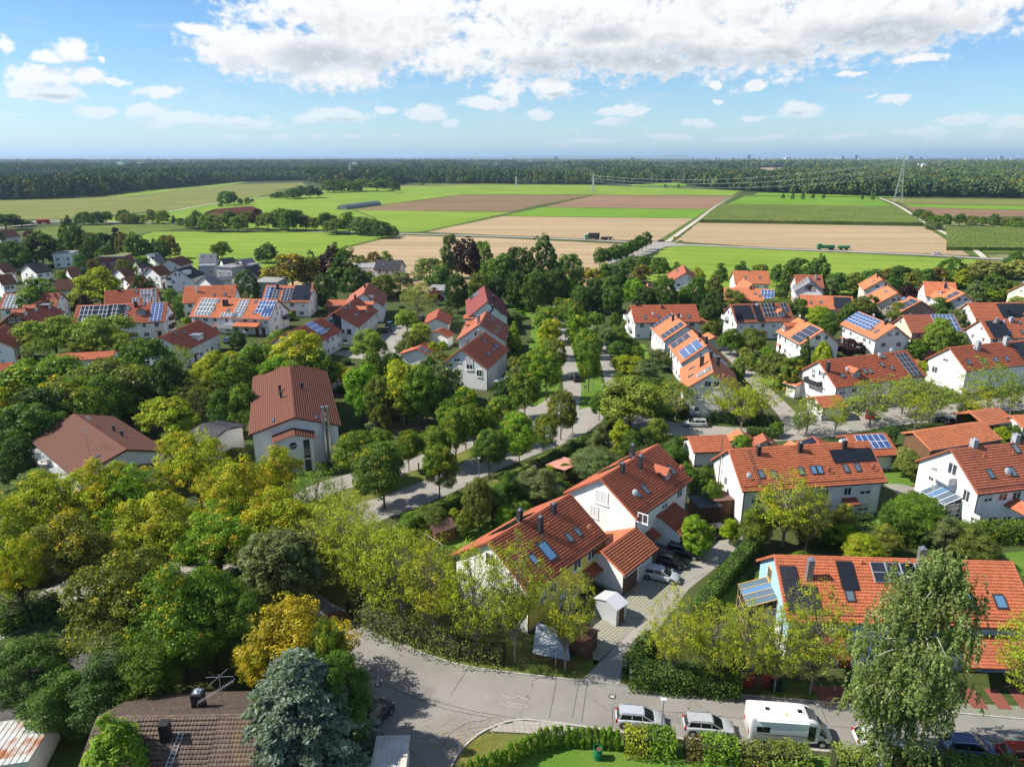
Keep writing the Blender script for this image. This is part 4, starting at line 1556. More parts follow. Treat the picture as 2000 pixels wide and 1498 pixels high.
HH('house', (1558, 621), (1609, 645), 9, 5.3, 5.6, 'white', 'orange', 'white house with orange roof, white dormer and solar panels on both ends', 'the orange house with white dormer',
   [('p', 1552, 619, 2, 6, 'blue', 0), ('p', 1584, 636, 5, 4, 'dark', 0, False), ('c', 1573, 630, 1.2), ('D', 1530, 648, 1.8, 1.8, 'red', 0), ('s', 1555, 655, .9, 1.2, True)], w2=5)
HH('house', (1677, 609), (1750, 638), 9, 5.5, 5.0, 'white', 'orange', 'white gabled house with orange roof and a big field of blue solar panels', 'the house with the big blue solar field',
   [('p', 1676, 610, 7, 4, 'blue', 0, True), ('c', 1730, 634, 1.2, .7), ('d', 1706, 621), ('s', 1704, 644), ('s', 1713, 648, 1, 1.3)], w2=4.8)
HH('house', (1763, 616), (1863, 614.6), 9, 5.2, 5.1, 'salmon', 'rust', 'salmon gabled house with brown-red roof, half covered by solar panels', 'the salmon gabled house',
   [('p', 1816, 615.5, 7, 4, 'blue', 0, False, ((0, 2), (1, 2), (2, 2), (0, 3), (1, 3), (2, 3), (3, 3), (3, 2)))])
HH('terraced_house', (1913, 625), (2060, 621), 9, 5.0, 5.0, 'white', 'redorange', 'white terraced house with square dark solar block at the right edge', 'the right-edge terrace with solar block',
   [('p', 1922, 628, 5, 4, 'black', 0), ('c', 1946, 631, 1.2, .7, M_ZINC), ('c', 1974, 629, 1.2, .9, PL['grey']), ('s', 1969, 648, 1.3, 1.2), ('s', 1995, 649), ('s', 1990, 630), ('d', 1960, 633)])
HH('terraced_house', (1853, 679), (2045, 660), 9.5, 5.4, 5.4, 'white', 'red', 'large white terraced house with blank sunlit gable and paired grey chimneys at right', 'the blank-gabled terrace',
   [('c', 1908, 683, 1.9, .9, PL['grey']), ('c', 1963, 674, 1.9, .9, PL['grey']), ('d', 1902, 686), ('s', 1891, 708, .9, 1.5), ('s', 1920, 705, .9, 1.5), ('s', 1943, 703, .8, 1.3, True), ('s', 1965, 701, .8, 1.3, True), ('p', 1972, 672, 6, 3, 'black', 0), ('w', 1826, 722, 1.6, 1.6), ('w', 1848, 700, 1.4, 1.6, 'win', True)], auto=False)
t20 = HH('terraced_house', (1597.6, 705), (1771, 685), 9.5, 5.3, 5.8, 'white', 'red', 'long white terraced house with red roof, dark balcony and three-row solar field', 'the dark-balcony terrace',
   [('c', 1616, 726, 2.0, .6), ('s', 1644, 734, 1.2, 1.2), ('d', 1654, 728, (.7, .7, .68), 1.1), ('D', 1673, 738, 1.9, 1.3, 'redorange'), ('s', 1688, 726, .8, 1.4), ('s', 1699, 725, .8, 1.4), ('d', 1717, 700, (.7, .7, .68), 1.1), ('d', 1740, 691, (.7, .7, .68), 1.1),
 ('s', 1722, 713), ('s', 1741, 719), ('p', 1746, 693, 4, 5, 'dark', 0, False, ((3, 0), (3, 1), (3, 2))), ('b', 1592, 745, 4, 1.3, 'dark'), ('w', 1590, 730, .9, 2.0), ('w', 1608, 733, 1.1, 1.5), ('s', 1724, 697)])
House('garden_house', (1548, 733), (1575, 741), 4.2, 3, 3, 'white', 'orange', 'small white extension with orange roof beside the dark-balcony terrace', 'the small orange-roofed extension', 'annex')
House('garage', (1590, 775), (1640, 772), 4.2, 2.8, 3.2, 'white', 'redorange', 'row garage with orange-red roof in front of the dark-balcony terrace', 'the row garage', 'garage')
# farther right
HH('terraced_house', (1431, 529), (1500.5, 530), 9, 5.0, 5.6, 'white', 'orange', 'farthest white terrace with plain orange-red roof by the bright green field', 'the farthest orange terrace', [('c', 1462, 530, 1), ('s', 1484, 543), ('v', 1470, 535)])
HH('house', (1414, 562), (1512, 566), 7.5, 4.5, 6.5, 'brick', 'orange', 'broad orange-roofed house with wide skylights behind the glazed-gable terrace', 'the broad orange-roofed house',
   [('p', 1486, 567, 5, 2, 'blue', 0), ('p', 1491, 577, 3, 2, 'blue', 0), ('s', 1475, 575), ('s', 1484, 579), ('c', 1466, 566, 1.2)])
HH('house', (1452, 545), (1470, 556), 8.5, 5, 3.5, 'pale', 'orange', 'small orange cross-gabled house with steel chimney behind the broad orange roof', 'the orange cross-gabled house', [('c', 1456, 548, 1.5, .6, M_STEEL)])
HH('house', (1551, 537), (1605.5, 538), 9.5, 5.5, 5, 'pale', 'rust', 'back part of a house with red roof seen over a grey solar-clad gable', 'the red roof behind the glazed triangle', [('c', 1593, 547, 1.8, .6, PL['grey'])])
HH('house', (1577.5, 541), (1583, 552), 9, 5.5, 4.8, 'white', 'grey', 'white house with triangular glazed gable and solar-clad roof', 'the triangular glazed house', [('p', 1574, 543, 6, 5, 'pale', 0), ('w', 1578, 562, 1.6, 1.8, 'windark', False), ('w', 1587, 562, 1.6, 1.8, 'windark', False)])
HH('house', (1562, 576), (1665, 580), 7, 3.6, 5.6, 'pale', 'orange', 'low house with bright orange roof and a black solar block', 'the low bright orange roof', [('p', 1627, 581, 6, 4, 'black', 0), ('s', 1584, 592), ('s', 1603, 591), ('s', 1630, 596)])
HH('house', (1711, 536), (1723.5, 547), 9.5, 5.6, 5.5, 'cream', 'orange', 'farthest of the cream stepped houses, orange roof, by the tree belt', 'the farthest cream stepped house', [('c', 1714, 539, 1.5), ('s', 1698, 543, 1.5, 1), ('s', 1707, 550, 1.5, 1)])
HH('house', (1729, 556), (1753, 573), 9.2, 5.4, 5.5, 'cream', 'orange', 'middle of the cream stepped houses, blue solar strip near its ridge', 'the middle cream stepped house', [('p', 1724, 556, 3, 5, 'blue', 0), ('c', 1729, 560, 1.5), ('s', 1731, 570, 2, 1, True)])
HH('house', (1776, 579), (1800, 588), 8.6, 5.2, 5.4, 'brick', 'orange', 'nearest of the stepped houses, orange roof with a solar patch above a brown gable', 'the nearest stepped orange house', [('p', 1781, 584, 4, 3, 'dark', 0), ('s', 1765, 584, 2, 1.4, True)])
HH('house', (1803, 550), (1866, 552.5), 9.5, 5.3, 5.5, 'white', 'orange', 'white house with plain orange roof before the tree belt', 'the plain orange-roofed house', [('c', 1843, 550, .8, .5, M_STEEL)])
HH('house', (1851, 558), (1884.5, 574), 9, 5.4, 5.5, 'white', 'orange', 'white gabled house with orange roof and dark solar patches right of the plain orange house', 'the orange house with two solar patches', [('c', 1846, 563, 1.6, .7), ('p', 1851, 562, 3, 2, 'dark', 0), ('p', 1869, 570, 3, 2, 'dark', 0), ('D', 1836, 575, 1.8, 1.2, 'orange', 0)], w2=5)
HH('terraced_house', (1889, 592), (2010, 591), 9, 5.2, 5.0, 'white', 'redorange', 'white terrace with red roof and black solar field behind the right-edge hedge trees', 'the right rear terrace', [('p', 1944, 594, 6, 3, 'black', 0), ('p', 1951, 607, 5, 2, 'black', 0), ('p', 1985, 594, 4, 2, 'black', 0)])
HH('house', (2002, 553), (2040, 549), 9.5, 5.5, 5.5, 'cream', 'orange', 'cream house cut by the right edge with orange roof', 'the cream house at the right edge', [('d', 1998, 556)])
HH('farmhouse', (1334, 518), (1340, 533), 9, 5, 6.2, 'white', 'rust', 'dark red tiled farmhouse standing alone at the edge of the green field', 'the lone farmhouse', [('c', 1322, 533, 1.5, .7, PL['grey']), ('s', 1350, 527)], w2=5.5)
House('carport', (1263, 554), (1292, 555), 4, 3, 3.2, 'brick', 'orange', 'low orange carport with black solar roof left of the lone farmhouse', 'the solar carport', 'carport').panels(1266, 555, 9, 2, 'black', 0)
House('garage', (1344, 565), (1362, 566), 4, 3, 3, 'brick', 'orange', 'small orange garage in front of the lone farmhouse', 'the farmhouse garage', 'garage')
House('garage', (1383, 650), (1396, 659), 3.9, 2.7, 2.6, 'white', 'orange', 'small white garage with pyramid-like orange roof beside the lane', 'the lane garage', 'garage')
House('garage', (1350, 622), (1386, 622), 4, 2.8, 2.6, 'white', 'redorange', 'low red-roofed garage right of the wide red-roofed terrace', 'the low red garage', 'garage')
# garages and pavilions of the middle right
g = House('garage', (1343, 853), (1419, 850), 4.4, 2.8, 3.3, 'white', 'redorange', 'white garage with orange-red roof in front of the street tree and wagon', 'the left corner garage', 'garage')
g = House('garden_shed', (1441, 839), (1452, 849), 3.6, 2.4, 2.2, 'white', 'orange', 'small white shed with bright orange hipped roof by the hedge', 'the bright orange shed', 'shed')
g = House('garden_shed', (1489, 847), (1497, 861), 3.3, 2.1, 2.0, 'ochre', 'rust', 'yellow wooden shed with brown roof and two small windows', 'the yellow wooden shed', 'shed')
g.window(1493, 868, .8, 1.0); g.window(1503, 868, .8, 1.0)
g = House('garden_shed', (1542, 861), (1556, 868), 3.3, 2.3, 1.8, 'white', 'orange', 'tiny orange-roofed shed behind the long terraced house', 'the tiny orange shed', 'shed')
g = House('garage', (1588, 853), (1600, 866), 3.8, 2.7, 2.8, 'white', 'red', 'small garage with black solar panels on its roof behind the terrace ridge', 'the small solar garage', 'garage'); g.panels(1588, 856, 2, 2, 'black', 0)
g = House('garden_pavilion', (1650, 850), (1729, 846), 5.0, 2.9, 4.6, 'white', 'red', 'garden building with red roof, ten dark solar panels and a covered terrace', 'the solar garden pavilion', 'pavilion', w2=2.5, he2=3.7)
g.panels(1666, 852, 5, 2, 'blue', 0, size=(1.05, 1.6), skip=((0, 1),))
g = House('garage', (1782, 844), (1919, 824), 4.6, 2.8, 4.2, 'timber', 'orange', 'long timber garage row with bright orange tiled roof', 'the long orange garage row', 'garage', w2=2.2, he2=3.6)
g = House('carport', (1894, 806), (1951, 797), 4.2, 2.8, 3.6, 'timber', 'orange', 'open timber carport with bright orange roof behind the long garage row', 'the orange timber carport', 'carport', solid=False)
mb = MB()
for x in (g.x0 + .3, 0, g.x1 - .3):
 for y in (-2.8, 2.8):
  mb.box(x - .08, x + .08, y - .08, y + .08, 0, 2.9, M_WOOD)
mb.box(g.x0 + .2, g.x1 - .2, 2.85, 2.95, .1, 2.9, M_WOOD)
mb.build('post_frame', g.root)
g = House('carport', (1975, 813), (2050, 808), 4.0, 2.8, 3.0, 'white', 'orange', 'orange-roofed carport cut by the right edge of the view', 'the right-edge carport', 'carport')
g = House('garage', (1742, 706), (1793, 702), 3.8, 2.8, 2.6, 'white', 'redorange', 'small garage with orange-red roof beside the solar end of the terrace', 'the garage at the solar end', 'garage')

# ---- left half
HH('row_house', (900, 682), (946, 648), 9.5, 5.3, 6.3, 'white', 'red', 'nearest of the stepped white houses left of the avenue, broad red roof', 'the nearest avenue row house', [('c', 912, 674, 1.3, .6, M_ZINC), ('c', 935, 656, 1.3, .8, M_ZINC), ('s', 968, 677, 1.6, 1.2), ('s', 945, 668, 1.2, 1), ('s', 963, 684, 1.2, 1), ('s', 953, 692, 1.4, 1), ('w', 893, 700, 1.5, 1.6, 'win', True), ('w', 917, 710, 1.6, 3.0, 'win', True), ('w', 936, 729, 1.3, 1.7, 'win', False)], auto=False, w2=5)
HH('row_house', (937, 634), (950, 608), 9.5, 5.2, 6.5, 'white', 'rust', 'middle stepped white house left of the avenue with six small skylights', 'the middle avenue row house', [('c', 935, 628, 1.5, .7, M_ZINC), ('c', 962, 628, 2, .6, M_ZINC), ('s', 956, 630, .7, 1.3), ('s', 954, 626, .7, 1.3), ('s', 970, 646), ('s', 974, 640), ('s', 977, 634), ('s', 967, 649), ('D', 908, 628, 1.8, 1.2, 'redorange', 1), ('D', 912, 640, 1.8, 1.2, 'redorange', 1)], w2=6)
HH('row_house', (952, 590), (945, 559), 10, 5.2, 6.2, 'white', 'wine', 'farthest stepped house left of the avenue with wine red roof and solar panels', 'the wine-red avenue row house', [('c', 964, 588, 1.6), ('c', 962, 603, 1), ('s', 977, 600), ('s', 978, 606), ('s', 977, 613), ('p', 941, 563, 8, 2, 'dark', 1), ('p', 935, 575, 8, 2, 'dark', 1)], w2=6)
HH('terraced_house', (390, 581), (544, 586), 9.5, 4.9, 6.6, 'white', 'redorange', 'white terrace with orange-red roof and three white-framed solar groups', 'the white-framed solar terrace',
   [('c', 438, 598, 1.9, .6), ('c', 444, 598, 1.9, .6), ('p', 396, 584, 5, 4, 'pale', 0), ('p', 470, 586, 3, 6, 'pale', 0), ('p', 434, 611, 5, 2, 'pale', 0), ('p', 509, 588, 5, 3, 'blue', 0), ('p', 516, 603, 3, 2, 'blue', 0), ('s', 427, 589), ('s', 418, 605), ('s', 500, 590), ('s', 498, 611), ('s', 446, 607), ('s', 474, 609), ('b', 445, 636, 5, 1.8, 'grey'), ('b', 556, 619, 3, 1.2, 'dark'), ('l', 464, 643, 512, 646, 3, 3.9, 3.1, 'redorange'), ('w', 541, 612, .9, 1.4), ('w', 550, 612, .8, 1.9)])
HH('house', (361, 560), (462, 557), 9.5, 5.0, 6.2, 'white', 'redorange', 'house with plain faded orange roof and white chimney behind the solar terrace', 'the faded orange roof', [('c', 384, 571, 2.0, .6, M_WHITE), ('s', 418, 577), ('s', 440, 576), ('c', 448, 583, .6)])
HH('terraced_house', (520, 558), (612, 558), 9.5, 5.2, 6.3, 'white', 'redorange', 'white corner terrace with dark skylight strips and black solar block by the lane', 'the corner terrace with dark panels',
   [('c', 543, 566, 1.8, .7), ('p', 523, 561, 2, 5, 'blue', 0), ('p', 531, 562, 3, 5, 'dark', 0), ('p', 555, 564, 3, 5, 'dark', 0), ('p', 577, 558, 6, 4, 'black', 0), ('p', 596, 572, 3, 2, 'black', 0), ('s', 574, 576), ('s', 589, 576)])
HH('row_house', (652, 611), (696, 581), 9.5, 5.4, 6.6, 'white', 'darkred', 'white house with dark red roof, glazed dark stair gable and two dormers', 'the dark-glazed gable house', [('c', 683, 604, 1.6, .6, M_ZINC), ('c', 694, 584, 1.2), ('s', 674, 603, 1.6, 1), ('s', 694, 616, 1.8, 1.2), ('D', 716, 612, 2, 1.4, 'redorange', 0), ('D', 730, 602, 2, 1.4, 'redorange', 0), ('w', 658, 628, 2.4, 4.2, 'windark', False), ('w', 682, 648, 1.2, 1.4, 'windark'), ('l', 722, 650, 742, 637, 2, 3.2, 2.5, 'darkred')], w2=5.5)
HH('row_house', (709, 574), (719, 553), 9.5, 5.4, 6.2, 'white', 'rust', 'white house with red roof and shuttered gable window behind the dark-glazed gable', 'the shuttered gable house', [('c', 713, 562, 1.2), ('w', 725, 582, 1.6, 1.6, 'win', True)], auto=False)
HH('house', (556, 652), (627, 620), 8.5, 5.0, 6.0, 'white', 'darkred', 'white house with dark red striped roof, one solar square and roof windows', 'the striped dark red roof', [('p', 594, 635, 4, 3, 'blue', 0), ('s', 626, 652, 1.8, .9), ('s', 640, 644, 1.8, .9), ('s', 618, 656, 1, .8)], w2=5.5)
HH('house', (312, 658), (388, 625), 8, 4.5, 6.0, 'white', 'darkred', 'white house with dark brown-red roof and zinc box dormer on the left', 'the zinc-dormer house', [('D', 393, 665, 2.4, 1.5, 'grey', 0, True), ('s', 342, 652), ('s', 359, 650), ('w', 314, 680, 1.4, 1.7, 'win', False), ('w', 327, 680, .9, 1.7, 'win', False)], w2=5.5)
HH('terraced_house', (150, 597), (328, 591), 9.5, 5.0, 6.0, 'white', 'red', 'long white terrace with red roof, small gabled dormer and four solar groups', 'the long left terrace',
   [('p', 160, 599, 4, 4, 'dark', 0), ('p', 189, 598, 4, 4, 'dark', 0), ('p', 215, 596, 4, 4, 'dark', 0), ('p', 235, 597, 2, 6, 'dark', 0), ('p', 298, 593, 6, 7, 'blue', 0), ('s', 251, 604, 1, 1.3), ('s', 248, 618), ('s', 180, 606), ('s', 281, 595), ('c', 266, 600, 1.7, .7), ('D', 277, 617, 2.4, 1.6, 'darkred'), ('b', 333, 620, 4, 1.2, 'wood'), ('b', 333, 636, 4, 1.2, 'wood')])
HH('terraced_house', (205, 569), (309, 563), 9.5, 5.2, 5.6, 'white', 'red', 'terrace with red roof and scattered white-framed panels behind the long left terrace', 'the scattered-panel terrace', [('p', 274, 567, 4, 2, 'pale', 0), ('p', 298, 565, 2, 5, 'pale', 0), ('p', 280, 575, 2, 3, 'pale', 0), ('p', 258, 583, 2, 2, 'pale', 0), ('c', 232, 569, .8), ('s', 267, 570)])
HH('terraced_house', (8, 575), (120, 572), 9, 5.2, 5.4, 'white', 'rust', 'white-gabled terrace with a large pale solar field at the left edge', 'the pale solar terrace', [('p', 7, 577, 8, 5, 'pale', 0), ('s', 71, 578, 1, 1.3), ('s', 39, 595), ('s', 48, 594)])
HH('house', (24, 612), (80, 587), 9, 5.2, 6.0, 'timber', 'darkred', 'dark timber-gabled house with dark red roof and dormers at the left edge', 'the dark timber-gabled house', [('D', 51, 617, 2, 1.2, 'darkred', 0), ('D', 71, 608, 2, 1.2, 'darkred', 0), ('D', 97, 604, 2.2, 1.4, 'grey', 0, True)], w2=5)
HH('house', (-32, 655), (10, 634), 8.5, 5, 6, 'white', 'darkred', 'white house with dark roof and red shutters cut by the left edge', 'the red-shuttered house at the left edge', [])
House('row_garage', (112, 692), (225, 686), 4, 3, 3.4, 'white', 'red', 'long low row of garages with red roof almost hidden among the left trees', 'the hidden garage row', 'garage')
House('row_garage', (-25, 714), (26, 708), 4, 3, 3.4, 'white', 'red', 'low red-roofed garage at the left edge behind the trees', 'the left-edge garage', 'garage')
HH('bungalow', (103, 548), (140, 545), 7, 4, 7, 'pale', 'brown', 'bungalow with broad brown hipped roof near the left edge', 'the broad brown bungalow', [('c', 101, 549, 1, .8)])
# garages left of the avenue
g = House('garage', (851, 622), (858, 603), 4.8, 3.0, 4.0, 'white', 'darkred', 'double garage with dark red gable roof and solar strip at the lane', 'the dark red lane garage', 'garage', w2=3.6); g.panels(852, 604, 7, 1, 'dark', 1)
g = House('garage', (853, 646), (866, 640), 4.6, 3.0, 3.6, 'white', 'red', 'garage with bright red metal roof between bushes', 'the bright red garage', 'garage')
g = House('garage', (812, 682), (830, 668), 4.6, 3.0, 4.4, 'white', 'redorange', 'garage with orange roof and two solar panels before the lane', 'the orange solar garage', 'garage'); g.panels(816, 683, 2, 2, 'dark', 0)
g = House('garage', (640, 586), (678, 586), 4.2, 2.9, 3.4, 'timber', 'redorange', 'small red-roofed shed with aerial between the terraces', 'the small aerial shed', 'shed')

# ---- far left: modern and older houses
F_ = flat_house
F_('modern_house', ((100, 495), (140, 494), (157, 489)), 7, 'white', 'white flat-roofed modern house in front of the dark conifers', 'the white flat-roofed house')
F_('modern_house', ((191, 502), (241, 501), (260, 494)), 7.5, 'purple', 'flat-roofed modern house with aubergine upper floor', 'the aubergine flat-roofed house', 'sedum')
F_('modern_house', ((420, 521), (452, 523), (470, 515)), 6.8, 'grey', 'grey flat-roofed cube, nearest of three', 'the nearest grey cube house', 'grey')
F_('modern_house', ((385, 520), (418, 519), (430, 514)), 6.8, 'grey', 'grey flat-roofed cube, leftmost of three', 'the leftmost grey cube house', 'grey')
F_('modern_house', ((455, 517), (490, 518), (505, 513)), 6.8, 'grey', 'grey flat-roofed cube, rightmost of three', 'the rightmost grey cube house', 'grey')
HH('modern_house', (344, 527), (372, 519), 9, 5.6, 5.5, 'white', 'dark', 'white house with black roof, wide box dormer and narrow windows', 'the black-roofed box dormer house', [('D', 369, 537, 4, 1.4, 'grey', 0, True), ('w', 330, 545, 2, .8, 'windark', False), ('w', 332, 560, 2, .8, 'windark', False)])
HH('modern_house', (476, 524), (500, 517), 8.5, 5.5, 5.2, 'white', 'dark', 'white house with black roof half hidden by a round tree', 'the half-hidden black roof', [])
HH('villa', (50, 517), (84, 513), 8.5, 5.4, 6.5, 'white', 'dark', 'white villa with dark hipped roof near the left edge', 'the dark-roofed villa', [('c', 68, 515, 1.2)])
HH('house', (292, 496), (308, 494), 9, 5, 5.5, 'white', 'grey', 'house with slate grey roof and flat dormer behind the aubergine house', 'the slate grey roof', [('D', 297, 503, 3, 1.2, 'grey', 0, True)])
HH('house', (329, 507), (356, 500), 8, 5.2, 5.0, 'pale', 'brown', 'pale house with plain brown gable roof between modern neighbours', 'the plain brown gable', [])
HH('modern_house', (390, 497), (424, 496), 8.5, 5.2, 5.5, 'grey', 'grey', 'grey clad house with light grey roof and small skylights', 'the light grey roof', [('s', 396, 502), ('s', 412, 501)])
HH('house', (240, 543), (280, 538), 6.5, 3.5, 6.5, 'white', 'brown', 'bungalow with dark brown roof behind yellow garden trees', 'the dark brown bungalow', [])
HH('house', (258, 552), (288, 548), 6.5, 3.5, 5, 'white', 'rust', 'low house with rusty red roof before the dark brown bungalow', 'the low rusty roof', [])
HH('house', (-10, 517), (16, 514), 8, 5, 5.5, 'white', 'brown', 'white house with brown roof cut by the left edge', 'the left-edge white house', [])
HH('house', (20, 494), (36, 490), 8, 5, 5, 'white', 'brown', 'small white gable left of the copper-coloured tree', 'the small white gable', [])
HH('farmhouse', (-14, 452), (27, 449), 8, 4.5, 7, 'pale', 'brown', 'large brown roof at the left edge by the main road', 'the brown roof by the main road', [])
HH('house', (736, 508), (786, 509), 8.5, 5, 5.5, 'white', 'dark', 'white house with black roof at the edge of the tan field', 'the black roof at the field edge', [('s', 748, 518), ('c', 760, 509, .8)])
F_('flat_building', ((690, 524), (740, 522), (762, 512)), 5, 'pale', 'low grey flat-roofed building among trees near the tan field', 'the low grey flat roof')
F_('garage_building', ((836, 568), (874, 568), (877, 556)), 4.5, 'lightgrey', 'low grey building with pale flat roof behind the red maple', 'the pale flat-roofed building')
F_('flat_building', ((492, 552), (540, 552), (548, 541)), 5.5, 'lightgrey', 'plain building with pale flat roof behind the corner terrace', 'the plain pale-roofed building')
F_('garage_building', ((155, 516), (195, 515), (205, 509)), 3.5, 'lightgrey', 'low flat garages before the aubergine house', 'the low flat garages', 'grey')
F_('flat_building', ((420, 548), (452, 547), (458, 540)), 4, 'lightgrey', 'low flat building with dark solar roof behind the faded orange roof', 'the dark flat solar roof', 'dark')
for (a, b, c, d, wl, rf, lb) in ((128, 523, 150, 521, 'white', 'brown', 'small white house with brown roof left of the yellow-green garden tree'), (292, 522, 318, 518, 'white', 'brown', 'white house with brown roof before the plain brown gable'),
  (395, 541, 418, 537, 'white', 'grey', 'white house with grey roof before the leftmost grey cube'), (430, 505, 456, 503, 'white', 'dark', 'white house with dark roof behind the grey cubes'), (466, 507, 492, 504, 'white', 'grey', 'pale house with grey roof at the edge of the left green field'),
  (228, 525, 250, 522, 'white', 'brown', 'white house with brown roof behind the big yellow-green tree'), (-8, 538, 22, 535, 'white', 'brown', 'white house with brown roof in the left edge gardens'), (262, 507, 284, 505, 'white', 'dark', 'white house with dark roof right of the aubergine house')):
 HH('house', (a, b), (c, d), 8.5, 5.3, 5.0, wl, rf, lb, 'the ' + ' '.join(lb.split()[:6]), [])
# barn in the fields, its red roof
barn = House('riding_hall', (418, 409), (492, 403), 9, 5.5, 12, 'timber', 'wine', 'long timber barn with wine red metal roof behind the hedge trees', 'the red-roofed barn', 'barn', tiles=(1.2, 1.2, 2))

# ------------------------------------------------------------------ ground
def sheet(name, pts, z, m, world=False, thick=0.0):
 P_ = [(p[0], p[1], z) if world else tuple(at(p[0], p[1], z)) for p in pts]
 # wind so that the face looks up
 ar = sum(P_[i][0] * P_[(i + 1) % len(P_)][1] - P_[(i + 1) % len(P_)][0] * P_[i][1] for i in range(len(P_)))
 if ar < 0:
  P_ = P_[::-1]
 mb = MB()
 if thick:
  mb.extr([(a, b, z) for a, b, _ in P_], (0, 0, thick), m)
 else:
  mb.poly(P_, m)
 o = mb.build(name)
 o['kind'] = 'structure'
 return o


def groundf(t, b):
 p = world_coord(t)
 n1 = t.noise(p, .045, 6., .62)
 n2 = t.noise(p, .9, 6., .7)
 n3 = t.noise(p, 9., 4., .7)
 c = t.mix(t.sm(n1, .35, .65), (.050, .085, .018), (.075, .085, .03))
 c = t.mix(t.sm(n2, .45, .75), c, (.095, .078, .045))
 c = t.mix(t.sm(n3, .3, .7, 0., .45), c, (.03, .05, .012))
 c = t.v('MULTIPLY', c, t.comb(*[t.sm(t.noise(p, 3., 5., .6), .2, .8, .7, 1.3)] * 3))
 t.put(b.inputs['Base Color'], c)
 bump(t, b, n3, .5, .08)


M_GROUND = mat('garden_ground', rough=.95, spec=.1, fn=groundf)


def lawnf(c1, c2, c3, sc=1.0):
 def f(t, b):
  p = world_coord(t)
  n1 = t.noise(p, .25 * sc, 5., .6)
  n2 = t.noise(p, 14. * sc, 4., .75)
  n3 = t.noise(p, 1.6 * sc, 5., .7)
  c = t.mix(t.sm(n1, .38, .64), c1, c2)
  c = t.mix(t.sm(n3, .56, .74, 0., .75), c, c3)
  c = t.v('MULTIPLY', c, t.comb(*[t.sm(n2, .2, .8, .65, 1.35)] * 3))
  t.put(b.inputs['Base Color'], c)
  bump(t, b, n2, .6, .06)
 return f


M_LAWN = mat('lawn', rough=.95, spec=.1, fn=lawnf((.085, .17, .02), (.115, .19, .03), (.18, .17, .06)))
M_DRYLAWN = mat('dry_lawn', rough=.95, spec=.1, fn=lawnf((.10, .13, .025), (.14, .15, .04), (.22, .18, .08)))
M_VERGE = mat('verge_grass', rough=.95, spec=.1, fn=lawnf((.085, .11, .02), (.12, .14, .03), (.16, .13, .06), 1.4))


def fieldf(c1, c2, sc=.02, rows=None, rowc=.85, streak=(1, 1, 1), fine=.5, n2s=.5, dark=None, low=.48, high=.72):
 def f(t, b):
  p = world_coord(t)
  q = t.v('MULTIPLY', p, streak)
  n1 = t.noise(q, sc, 6., .6)
  c = t.mix(t.sm(n1, .32, .68), c1, c2)
  n2 = t.noise(p, n2s, 5., .7)
  c = t.v('MULTIPLY', c, t.comb(*[t.sm(n2, .25, .75, 1 - .3 * fine, 1 + .3 * fine)] * 3))
  if dark:
   n3 = t.noise(t.v('MULTIPLY', p, (1., 5., 1.)), .006, 3., .5)
   c = t.mix(t.sm(n3, low, high), c, dark)
  if rows:
   a, per = rows
   x, y, z = t.sep(p)
   s_ = t.m('ADD', t.m('MULTIPLY', x, math.cos(a)), t.m('MULTIPLY', y, math.sin(a)))
   s_ = t.m('ADD', s_, t.m('MULTIPLY', t.noise(p, .02, 2., .5), 6.))
   w_ = t.m('SINE', t.m('MULTIPLY', s_, 2 * math.pi / per))
   k_ = t.sm(w_, .2, 1., 1., rowc)
   c = t.v('MULTIPLY', c, t.comb(k_, k_, k_))
  t.put(b.inputs['Base Color'], c)
 return f


F_GREEN = mat('field_green', rough=.95, spec=.05, fn=fieldf((.145, .23, .028), (.20, .275, .04), .014, rows=(1.35, 18.), rowc=.86, fine=.6))
F_GREEN2 = mat('field_dark_green', rough=.95, spec=.05, fn=fieldf((.11, .21, .022), (.145, .25, .026), .010, fine=.5))
F_TAN = mat('field_tan', rough=.95, spec=.05, fn=fieldf((.40, .295, .175), (.31, .23, .135), .012, streak=(.3, 3., 1), fine=.5, rows=(1.45, 16.), rowc=.86))
F_BROWN = mat('field_brown', rough=.95, spec=.05, fn=fieldf((.20, .135, .08), (.155, .115, .058), .008, streak=(.4, 3., 1), fine=.3))
F_BROWN2 = mat('field_dark_brown', rough=.95, spec=.05, fn=fieldf((.18, .11, .07), (.25, .16, .10), .008, streak=(.4, 3., 1), fine=.3))
F_OLIVE = mat('field_olive', rough=.95, spec=.05, fn=fieldf((.18, .185, .055), (.14, .155, .042), .02, fine=.5))
F_CORN = mat('field_corn', rough=.95, spec=.05, fn=fieldf((.13, .165, .036), (.10, .135, .03), .03, fine=.9, n2s=.9, rows=(1.3, 3.), rowc=.8))
F_SCRUB = mat('field_scrub', rough=.95, spec=.05, fn=fieldf((.22, .20, .10), (.12, .15, .045), .05, fine=.9))
F_PALE = mat('gravel_track', rough=.95, spec=.05, fn=fieldf((.50, .46, .38), (.42, .39, .32), .2, fine=.5, n2s=2.))

ext = 60000
g = sheet('ground', [(-ext, -400), (ext, -400), (ext, 90000), (-ext, 90000)], 0.0, M_GROUND, True)
# far land: darker wooded floor
M_FLOOR = mottled('forest_floor', (.030, .050, .018), (.045, .06, .022), .004, .95, 6., c3=(.17, .20, .06), sc3=.0012)
sheet('forest_ground', [(-ext, 1150), (-600, 1250), (0, 1350), (500, 1000), (ext, 800), (ext, 89000), (-ext, 89000)], .05, M_FLOOR, True)

